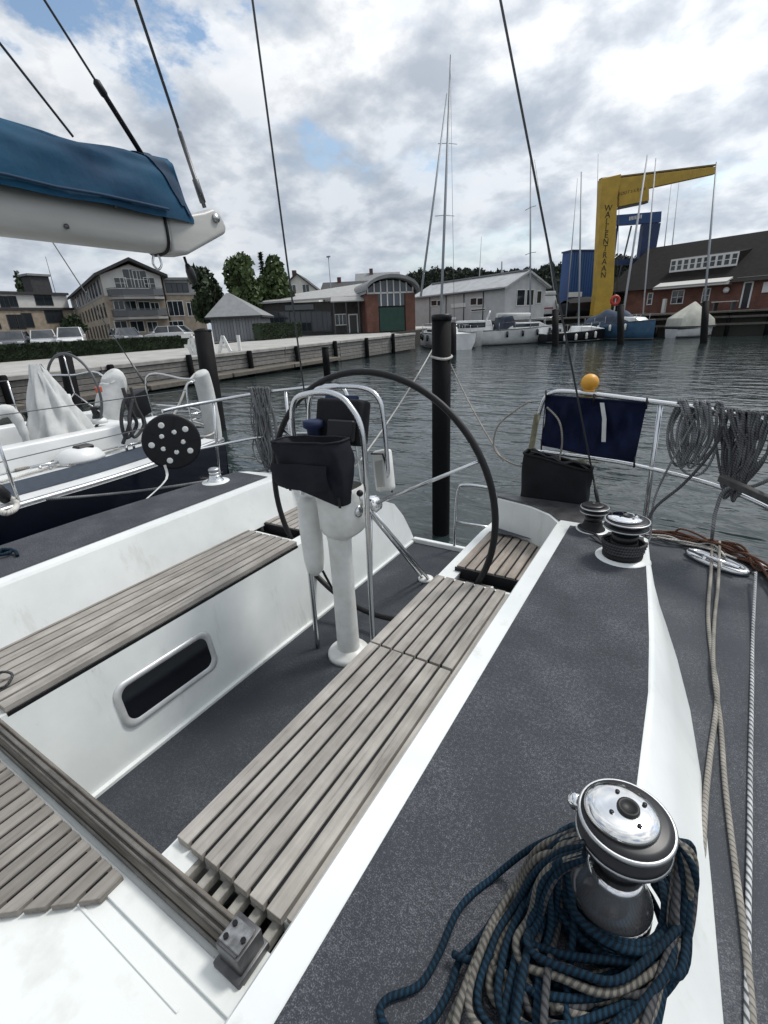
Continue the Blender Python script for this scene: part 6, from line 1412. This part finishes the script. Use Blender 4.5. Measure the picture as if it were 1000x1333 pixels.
def hedge(pa, pb, d1, d2, z1, z2, wd, label, seed, n):
    A = at(*pa, d=d1); B = at(*pb, d=d2); q = random.Random(seed); m = MB(); u = (B - A); u.z = 0; ln = u.length; u.normalize(); n_ = Vector((-u.y, u.x, 0))
    zz = 1.3 if d1 > 30 else .95; hh = z1 if d1 > 30 else z1 + .36
    core = MB().bar((A.x, A.y, zz + hh * .45), (B.x, B.y, zz + hh * .45), wd * .8, hh * .85)
    o = empty('hedge', (A.x, A.y, zz), label, 'hedge', 'clipped hedges on the promenade'); ob('branches', core, hedge_m, o)
    for i in range(n):
        t_ = q.random(); f_ = q.choice((0, 1, 2)); s_ = q.uniform(.08, .16)
        off = n_ * (wd * .42 * (1 if f_ == 0 else -1)) if f_ < 2 else n_ * q.uniform(-wd * .45, wd * .45); z = zz + (q.uniform(0, hh * .93) if f_ < 2 else hh * .9)
        p_ = Vector((A.x, A.y, 0)) + u * (ln * t_) + off + Vector((0, 0, z + q.uniform(-.04, .08))); a1 = Vector((q.gauss(0, 1), q.gauss(0, 1), q.gauss(0, 1))).normalized(); a2 = a1.orthogonal()
        m.poly([p_ + a1 * s_, p_ + a2 * s_ * .7, p_ - a1 * s_, p_ - a2 * s_ * .7])
    ob('leaves', m, hedge_m, o)
hedge((-40, 455), (262, 444), 25, 34, .55, .55, 1.0, 'long clipped dark hedge between the promenade and the parked cars', 3, 9000)
hedge((336, 440), (388, 436), 40, 44, 1.25, 1.25, 1.1, 'short green hedge between the kiosk and the restaurant', 4, 2600)
# hill with forest
hA, hB = at(540, 350, d=300), at(760, 349, d=260)
hill = MB().grid(lambda u, v: hA.lerp(hB, u * 1.6 - .18) * 1 + Vector((-WB[2].y * 0, 0, 0)) + Vector((WB[2].x * 60 * (v - .3), WB[2].y * 60 * (v - .3), 0)) + Vector((0, 0, -hA.lerp(hB, u * 1.6 - .18).z + 1 + (hA.z - 1 - 6 * (abs(u - .45) * 2) ** 2) * math.sin(math.pi * min(1, v * .9 + .1)) ** .6 * (.82 + .10 * math.sin(u * 9)))), 30, 10)
struct('hill', hill, leaf_c)
fo = MB(); q = random.Random(8); vs = list(hill.v)
for v in vs:
    for k in range(5):
        p_ = v + Vector((q.uniform(-4, 4), q.uniform(-4, 4), q.uniform(-1, 2.2)))
        if v.z < 6: continue
        leaf_crown(p_, 3.2, 3.2, 3.0, 34, .9, q.random(), fo, 3)
o = ob('forest', fo, leaf_c); tag(o, 'dark wooded hill behind the white boat hall', 'forest', kind='stuff')
mx_ = at(653, 356, d=250)
thing('radio_mast', MB().tube([(mx_.x, mx_.y, 8), (mx_.x, mx_.y, at(653, 341, d=250).z)], .45, 6), mast_far, 'thin pole sticking up from the wooded hill', 'pole')

# ---- parked cars
paint = {}
def car(px, pyb, d, yaw, col, label, L_=4.3, Wd=1.75, Hh=1.48, van=False):
    b_ = at(px, pyb, d=d); b_.z = 1.263; F = Matrix.Translation(b_) @ Matrix.Rotation(yaw, 4, 'Z')
    r_ = link('parked_car', None, None, F); tag(r_, label, 'car', 'cars parked behind the hedge')
    pm_ = mat('car_paint_%d' % len(paint), col, .25, .2, coat=.6); paint[len(paint)] = 1
    hw = Wd / 2; l2 = L_ / 2
    prof = [(-l2, .32), (-l2, .62), (-l2 + .12, .78), (-l2 + .95, .92), (l2 - .25, .95), (l2, .80), (l2, .35), (l2 - .3, .24), (-l2 + .25, .24)]
    ob('body', MB().prism(prof, 'y', -hw, hw), pm_, r_, F, bevel=.07, seg=3)
    gh = [(-l2 + .85, .90), (-l2 + 1.45, Hh), (l2 - .75, Hh), (l2 - .15, .93)] if not van else [(-l2 + .6, .9), (-l2 + 1.2, Hh), (l2 - .25, Hh), (l2 - .08, .93)]
    m = MB(); b = len(m.v)
    for s in (-1, 1): m.v += [Vector((x, s * (hw - .06 - (.14 if z > 1.2 else 0)), z)) for x, z in gh]
    for f_ in ((0, 1, 2, 3), (7, 6, 5, 4), (0, 4, 5, 1), (1, 5, 6, 2), (2, 6, 7, 3)): m.face(f_)
    ob('glasshouse', m, pane_m, r_, F, bevel=.03, seg=2)
    (xa, _), (xb, _) = gh[1], gh[2]
    ob('roof', MB().box(xa + .03, xb - .03, -(hw - .21), hw - .21, Hh - .03, Hh + .02), pm_, r_, F, bevel=.02, seg=2)
    for s in (-1, 1):
        for (x0_, z0_), (x1__, z1__) in ((gh[0], gh[1]), (gh[3], gh[2]), (((gh[0][0] + gh[3][0]) / 2 + .1, .92), ((gh[0][0] + gh[3][0]) / 2 + .05, Hh))):
            ob('pillar', MB().bar((x0_, s * (hw - .055), z0_), (x1__, s * (hw - .195), z1__), .07, .07), pm_, r_, F)
    for sx in (-l2 + .8, l2 - .8):
        for s in (-1, 1):
            w_ = ob('wheel', MB().lathe([(.0, -.1), (.24, -.1), (.31, -.07), (.31, .07), (.24, .1), (0, .1)], 18, Matrix.Translation((sx, s * (hw - .06), .31)) @ Matrix.Rotation(R(90), 4, 'X')), blackr, r_, F)
            ob('rim', MB().lathe([(.0, 0), (.2, 0), (.21, .01), (0, .02)], 14, Matrix.Translation((sx, s * (hw + .042), .31)) @ Matrix.Rotation(R(-90 * s), 4, 'X')), alu, w_, F)
    for s in (-1, 1):
        ob('headlight', MB().box(-l2 - .012, -l2 + .06, s * (hw - .25) - .17, s * (hw - .25) + .17, .62, .76), mat('lamp_glass', (.6, .6, .62), .15) if 'lamp_glass' not in MATS else MATS['lamp_glass'], r_, F, bevel=.02)
        ob('mirror', MB().box(-l2 + 1.1, -l2 + 1.25, s * (hw + .09) - .08, s * (hw + .09) + .08, .93, 1.06), pm_, r_, F, bevel=.03)
camyaw = YAW
car(22, 452, 36, 2.6, (.10, .10, .11), 'dark grey car parked farthest left behind the hedge')
car(60, 450, 37, 2.7, (.45, .46, .47), 'silver car parked between the dark car and the white car')
car(96, 449, 37, 2.6, (.70, .70, .69), 'white car parked at the right end of the row behind the hedge', Hh=1.58)
car(165, 444, 44, 2.9, (.06, .06, .065), 'black car parked under the curved balconies')
car(222, 442, 46, .4, (.62, .62, .62), 'white car parked before the flat roofed wing')

# ---- boats across the basin
def lofthull(m, L_, B_, fb, sheer=.25, n=12, transom=.75, draft=.25):
    b = len(m.v)
    for i in range(n + 1):
        t_ = i / n; x = -L_ / 2 + L_ * t_; hb_ = B_ / 2 * (transom + (1 - transom) * min(1, t_ * 2.2)) if t_ < .45 else B_ / 2 * max(.01, 1 - ((t_ - .45) / .55) ** 2.2)
        z = fb + sheer * (t_ ** 2); m.v += [Vector((x, -hb_, z)), Vector((x, -hb_ * .93, z * .45)), Vector((x - .0 * t_, -hb_ * .6 * (1 - .3 * t_), -draft)), Vector((x, hb_ * .6 * (1 - .3 * t_), -draft)), Vector((x, hb_ * .93, z * .45)), Vector((x, hb_, z))]
    for i in range(n):
        for j in range(5): m.face((b + i * 6 + j, b + (i + 1) * 6 + j, b + (i + 1) * 6 + j + 1, b + i * 6 + j + 1), True)
    m.face([b + j for j in range(6)])
    dk = MB()
    for i in range(n):
        q4 = [m.v[b + i * 6], m.v[b + (i + 1) * 6], m.v[b + (i + 1) * 6 + 5], m.v[b + i * 6 + 5]]; dk.poly([v - Vector((0, 0, .03)) for v in q4])
    return dk
def boat(name, px, pyb, d, yaw, L_, B_, fb, hullm, label, cat, **k):
    c = at(px, pyb, z=0) if d is None else at(px, pyb, d=d); c.z = 0; F = Matrix.Translation(c) @ Matrix.Rotation(yaw, 4, 'Z')
    r_ = link(name, None, None, F); tag(r_, label, cat, 'boats across the harbour basin')
    m = MB(); dk = lofthull(m, L_, B_, fb, **k); ob('hull', m, hullm, r_, F); ob('deck', dk, gel_far, r_, F)
    st_ = MB(); nn = len(m.v) // 6
    for sg in (0, 5):
        pl__ = [m.v[i * 6 + sg].lerp(m.v[i * 6 + (1 if sg == 0 else 4)], .93) for i in range(nn)]; st_.tube([Vector((v.x, v.y * 1.01, .10)) for v in pl__], .07, 5)
        st_.tube([m.v[i * 6 + sg] + Vector((0, 0, .0)) for i in range(nn)], .035, 5)
    ob('rubbing_strake', st_, frame_d, r_, F)
    if L_ > 5:
        src_ = None; q_r = random.Random(int(px))
        for i in (3, 5, 7, 9):
            for sg, sd__ in ((0, -1), (5, 1)):
                v_ = m.v[i * 6 + sg]
                if src_ is None: src_ = ob('fender', MB().lathe([(.02, 0), (.10, .06), (.10, .45), (.02, .52)], 10, Matrix.Translation((v_.x, v_.y + sd__ * .09, v_.z - .62))), white_p if hullm is not gel_far else hull_navy, r_, F); v0_ = Vector((v_.x, v_.y + sd__ * .09, v_.z))
                else: place(src_, 'fender', r_, F @ Matrix.Translation(Vector((v_.x, v_.y + sd__ * .09, v_.z)) - v0_) @ F.inverted() @ MW[src_])
        for sg in (0, 5):
            tops = [m.v[i * 6 + sg] + Vector((0, 0, .55)) for i in range(2, nn - 1)]
            ob('guard_wire', MB().tube(tops, .014, 5), wire, r_, F)
            for i in (2, 4, 6, 8, 10): v_ = m.v[i * 6 + sg]; ob('stanchion', MB().tube([v_, v_ + Vector((0, 0, .55))], .018, 5), alu, r_, F)
    return r_, F
def spar(r_, F, base, pxt, pyt, rad, m=None, spreaders=True, stays=(), nm='mast'):
    """mast standing at a local point; its head where the photo shows it"""
    W0 = F @ Vector(base); d = (W0 - EYE).dot(WB[2]); T_ = at(pxt, pyt, d=d); 
    o = ob(nm, MB().tube([W0, W0.lerp(T_, .5), T_], [rad, rad, rad * .7], 8), m or mast_far, r_)
    if spreaders:
        u = (F.to_3x3() @ Vector((0, 1, 0)))
        for f_ in (.42, .68):
            P_ = W0.lerp(T_, f_); ob('spreader', MB().tube([P_ - u * .85, P_ + Vector((0, 0, .06)), P_ + u * .85], .025, 6), m or mast_far, o)
    for s_ in stays: ob('stay', MB().tube([F @ Vector(s_), W0.lerp(T_, .96)], .016, 5), wire, o)
    return o
yw = YAW
mast_lt = mat('mast_pale_far', (.34, .355, .37), .6, .0)
# white motor yacht with radar arch
r_, F = boat('motor_yacht', 603, 450, 41.5, yw + 2.9, 7.6, 2.6, 1.05, gel_far, 'white motor yacht with a cabin windscreen between two black piles', 'motor yacht')
ob('cabin', MB().prism([(-2.6, 1.0), (-2.3, 2.0), (.5, 2.05), (1.6, 1.25), (2.6, 1.15)], 'y', -.95, .95), gel_far, r_, F, bevel=.12, seg=3)
wn_ = ob('window', MB().box(-1.9, .5, -.965, -.952, 1.45, 1.85).box(-1.9, .5, .952, .965, 1.45, 1.85), pane_m, r_, F)
ob('windscreen', MB().poly([(.62, -.8, 2.0), (1.55, -.7, 1.36), (1.55, .7, 1.36), (.62, .8, 2.0)]), pane_m, r_, F)
ob('radar_arch', MB().tube(spline([(-1.9, -.9, 1.9), (-2.2, -.8, 2.6), (-2.2, 0, 2.7), (-2.2, .8, 2.6), (-1.9, .9, 1.9)], 5), .06, 8), gel_far, r_, F)
ob('rail', MB().tube([(-.5, -1.2, 1.7), (2.0, -1.0, 1.85), (3.6, 0, 1.95), (2.0, 1.0, 1.85), (-.5, 1.2, 1.7)], .02, 6), steel, r_, F)
# tall sloop with the centre mast
r_, F = boat('sailing_yacht', 576, 453, 40.0, yw + 1.75, 9.5, 3.0, 1.15, gel_far, 'white sloop with the tallest mast, moored behind the near black pile', 'sailing yacht')
spar(r_, F, (.6, 0, 1.2), 587, 72, .12, mast_far, True, stays=((-4.5, .5, 1.2),))
ob('cabin', MB().prism([(-1.5, 1.1), (-1.2, 1.6), (1.6, 1.55), (2.6, 1.2)], 'y', -.9, .9), gel_far, r_, F, bevel=.08, seg=2)
W0 = F @ Vector((.6, 0, 1.2)); d = (W0 - EYE).dot(WB[2])
cw = ob('window', MB().box(-1.0, 1.5, -.915, -.9, 1.28, 1.46).box(-1.0, 1.5, .9, .915, 1.28, 1.46), pane_m, r_, F)
ob('furled_sail', MB().tube([at(548, 385, d=d - 1.5), at(566, 250, d=d - .9), at(582, 122, d=d - .3)], [.10, .09, .06], 8), mast_far, r_)
ob('boom', MB().tube([F @ Vector((.5, 0, 2.2)), F @ Vector((-3.2, 0, 2.25))], .07, 8), white_c, r_)
# second sloop to its right
r_, F = boat('sailing_yacht', 678, 447, 40.5, yw + .25, 8.2, 2.7, 1.2, gel_far, 'white cream sailing boat with dark fenders left of the blue container', 'sailing yacht')
spar(r_, F, (.8, 0, 1.3), 691, 198, .075, mast_far, True, stays=((3.9, 0, 1.5),))
ob('cabin', MB().prism([(-1.8, 1.1), (-1.5, 1.75), (1.2, 1.7), (2.2, 1.3)], 'y', -.85, .85), gel_far, r_, F, bevel=.08, seg=2)
ob('window', MB().box(-1.3, 1.1, -.865, -.85, 1.35, 1.6).box(-1.3, 1.1, .85, .865, 1.35, 1.6), pane_m, r_, F)
ob('sprayhood', MB().prism([(-2.3, 1.1), (-2.1, 2.2), (-1.4, 2.3), (-1.0, 1.6)], 'y', -.9, .9), mat('hood_blue', (.03, .04, .06), .8), r_, F, bevel=.1, seg=2)
ob('boom_cover', MB().tube([(.7, 0, 2.3), (-2.4, 0, 2.35)], [.14, .18], 10), white_c, r_, F)
fd = None
for xf in (2.2, 2.9, 3.4):
    hbx = 2.7 / 2 * max(.01, 1 - ((((xf + 4.1) / 8.2) - .45) / .55) ** 2.2)
    if fd is None: fd = ob('fender', MB().lathe([(.02, 0), (.12, .08), (.12, .55), (.02, .62)], 10, Matrix.Translation((xf, -hbx - .06, .45))), black, r_, F); f0 = (xf, hbx)
    else: place(fd, 'fender', r_, F @ Matrix.Translation((xf - f0[0], -(hbx - f0[1]), 0)) @ F.inverted() @ MW[fd])
o = ob('rail', MB().tube([(1.0, -1.2, 1.95), (3.9, -.2, 2.1), (3.9, .2, 2.1), (1.0, 1.2, 1.95)], .02, 6), steel, r_, F)
# dark small boat with white top
r_, F = boat('motor_boat', 746, 446, 39.5, yw + .15, 5.6, 2.2, .75, mat('hull_dark', (.012, .013, .016), .3), 'small dark hulled boat with white foredeck before the blue shed', 'motor boat')
ob('foredeck', MB().prism([(-.2, .74), (.1, 1.25), (1.0, 1.22), (2.4, .95)], 'y', -.75, .75), gel_far, r_, F, bevel=.1, seg=3)
spar(r_, F, (.4, 0, .8), 757, 224, .07, mast_far, False)
# blue sailing boat with the two pale masts
r_, F = boat('sailing_yacht', 800, 446, 40.5, yw - 1.2, 7.5, 2.7, 1.25, mat('hull_mid_blue', (.055, .13, .22), .35, var=.3, vscale=2), 'blue hulled sailing boat with crumpled blue cover left of the restaurant', 'sailing yacht')
shc = MB().grid(lambda u, v: (-2.8 + 4.6 * u, (v - .5) * 2.1 * (1 - .3 * u), 1.2 + (1.15 + .12 * math.sin(u * 14 + v * 6)) * math.sin(math.pi * v) ** .7 * math.sin(math.pi * (u * .85 + .1)) ** .5), 22, 14)
ob('cover', shc, mat('cover_grey_blue', (.05, .075, .12), .8, var=.6, vscale=1.5), r_, F)
spar(r_, F, (.5, 0, 1.3), 843, 202, .085, mast_lt, False); 
ob('deckhouse', MB().prism([(.8, 1.25), (1.1, 1.8), (2.3, 1.7), (2.8, 1.35)], 'y', -.6, .6), gel_far, r_, F, bevel=.08, seg=2)
r_, F = boat('dinghy', 830, 441, 41.5, yw + .3, 4.6, 1.9, .7, gel_far, 'white dinghy lying against the blue hulled boat', 'dinghy'); spar(r_, F, (.3, 0, .8), 854, 206, .06, mast_lt, False)
# boat under the pale tent
r_, F = boat('covered_boat', 899, 438, 38.5, yw + .1, 3.6, 2.0, .7, gel_far, 'small white boat under a pale pointed tarpaulin tent', 'boat')
tent = MB(); base_ = [(-1.75, -.95), (1.35, -.85), (1.75, 0), (1.35, .85), (-1.75, .95)]; tent.v += [Vector((a, b, .78)) for a, b in base_] + [Vector((-1.70, -.9, 1.5)), Vector((1.3, -.7, 1.35)), Vector((1.6, 0, 1.3)), Vector((1.3, .7, 1.35)), Vector((-1.70, .9, 1.5)), Vector((-.15, 0, 2.75))]
for i in range(5): tent.face((i, (i + 1) % 5, 5 + (i + 1) % 5, 5 + i)); tent.face((5 + i, 5 + (i + 1) % 5, 10))
ob('tarpaulin', tent, mat('tarp_cream', (.46, .46, .40), .8, var=.25, vscale=2, bump=.02, bscale=3), r_, F, bevel=.06, seg=2)
ob('band', MB().tube([(a * 1.02, b * 1.03, .86) for a, b in base_], .05, 6, closed=True), frame_d, r_, F)
spar(r_, F, (.9, .0, .75), 933, 211, .085, mast_far, False)
# masts of boats lying farther off behind the quay
for pxb, pyb, pxt, pyt, d, lab in ((724, 395, 696, 208, 52, 'slim grey mast close behind the white sailing boat'), (874, 330, 884, 238, 62, 'thin mast behind the brick roof, left of the pair'), (864, 330, 874, 240, 64, 'thin mast behind the brick roof near the blue column'), (778, 240, 779, 200, 60, 'thin light pole above the yellow crane mast'), (625, 345, 627, 308, 120, 'very thin mast above the white boat hall'), (738, 400, 752, 232, 50, 'grey mast beside the blue container')):
    b_ = at(pxb, pyb, d=d); t_ = at(pxt, pyt, d=d); u = (t_ - b_).normalized(); b_ = b_ - u * ((b_.z - 1.9) / u.z)
    thing('boat_mast', MB().tube([b_, b_.lerp(t_, .5), t_], [.06 * d / 50, .055 * d / 50, .03 * d / 50], 6), mast_far, lab, 'mast', 'masts of boats laid up on the far quay')
lc = at(429, 352, d=70); lamp = empty('street_lamp', (lc.x, lc.y, 1.4), 'tall thin lamp post behind the restaurant roof', 'street lamp')
ob('pole', MB().tube([(lc.x, lc.y, 1.4), (lc.x, lc.y, at(429, 335, d=70).z)], .06, 6), mast_far, lamp); ob('head', MB().box(lc.x - .3, lc.x + .3, lc.y - .1, lc.y + .1, at(429, 336, d=70).z, at(429, 334, d=70).z), mast_far, lamp)
# camper and laid-up motor boat on the quay behind
c_ = at(702, 402, d=53); F = Matrix.Translation((c_.x, c_.y, 1.9)) @ Matrix.Rotation(yw + .1, 4, 'Z')
r_ = link('camper_van', None, None, F); tag(r_, 'white camper van parked on the quay beside the blue shed', 'camper van')
ob('body', MB().prism([(-2.2, .4), (-2.2, 2.3), (1.4, 2.3), (1.7, 1.4), (2.4, 1.2), (2.4, .4)], 'y', -.95, .95), gel_far, r_, F, bevel=.1, seg=2)
ob('roof', MB().box(-2.25, 1.5, -1.0, 1.0, 2.34, 2.75), gel_far, r_, F, bevel=.1, seg=2)
ob('window', MB().box(-1.6, -.2, -.975, -.955, 1.4, 2.0), pane_m, r_, F); ob('stripe', MB().box(-2.1, 1.2, -.972, -.955, .95, 1.1), mat('stripe_red', (.3, .03, .04), .5), r_, F)
for sx in (-1.4, 1.5):
    for s in (-1, 1): ob('wheel', MB().lathe([(0, -.1), (.33, -.1), (.33, .1), (0, .1)], 16, Matrix.Translation((sx, s * .87, .33)) @ Matrix.Rotation(R(90), 4, 'X')), blackr, r_, F)
c_ = at(762, 405, d=52); F = Matrix.Translation((c_.x, c_.y, 1.9)) @ Matrix.Rotation(yw + .2, 4, 'Z')
r_ = link('laid_up_boat', None, None, F); tag(r_, 'dark boat under cover laid up on the quay before the blue shed', 'boat', 'boats across the harbour basin'); m = MB(); dk = lofthull(m, 5.5, 2.1, 1.0)
ob('hull', m, MATS['hull_dark'], r_, F @ Matrix.Translation((0, 0, .4))); ob('cover', MB().grid(lambda u, v: (-2.6 + 5.0 * u, (v - .5) * 1.9 * (1 - u ** 3), 1.4 + .6 * math.sin(math.pi * v) * math.sin(math.pi * (u * .9 + .08)) ** .5), 14, 8), black_c, r_, F)
ob('cradle', MB().box(-1.5, -1.3, -.8, .8, 0, .45).box(1.1, 1.3, -.7, .7, 0, .45).box(-1.5, 1.3, -.06, .06, 0, .12), rail_m, r_, F)
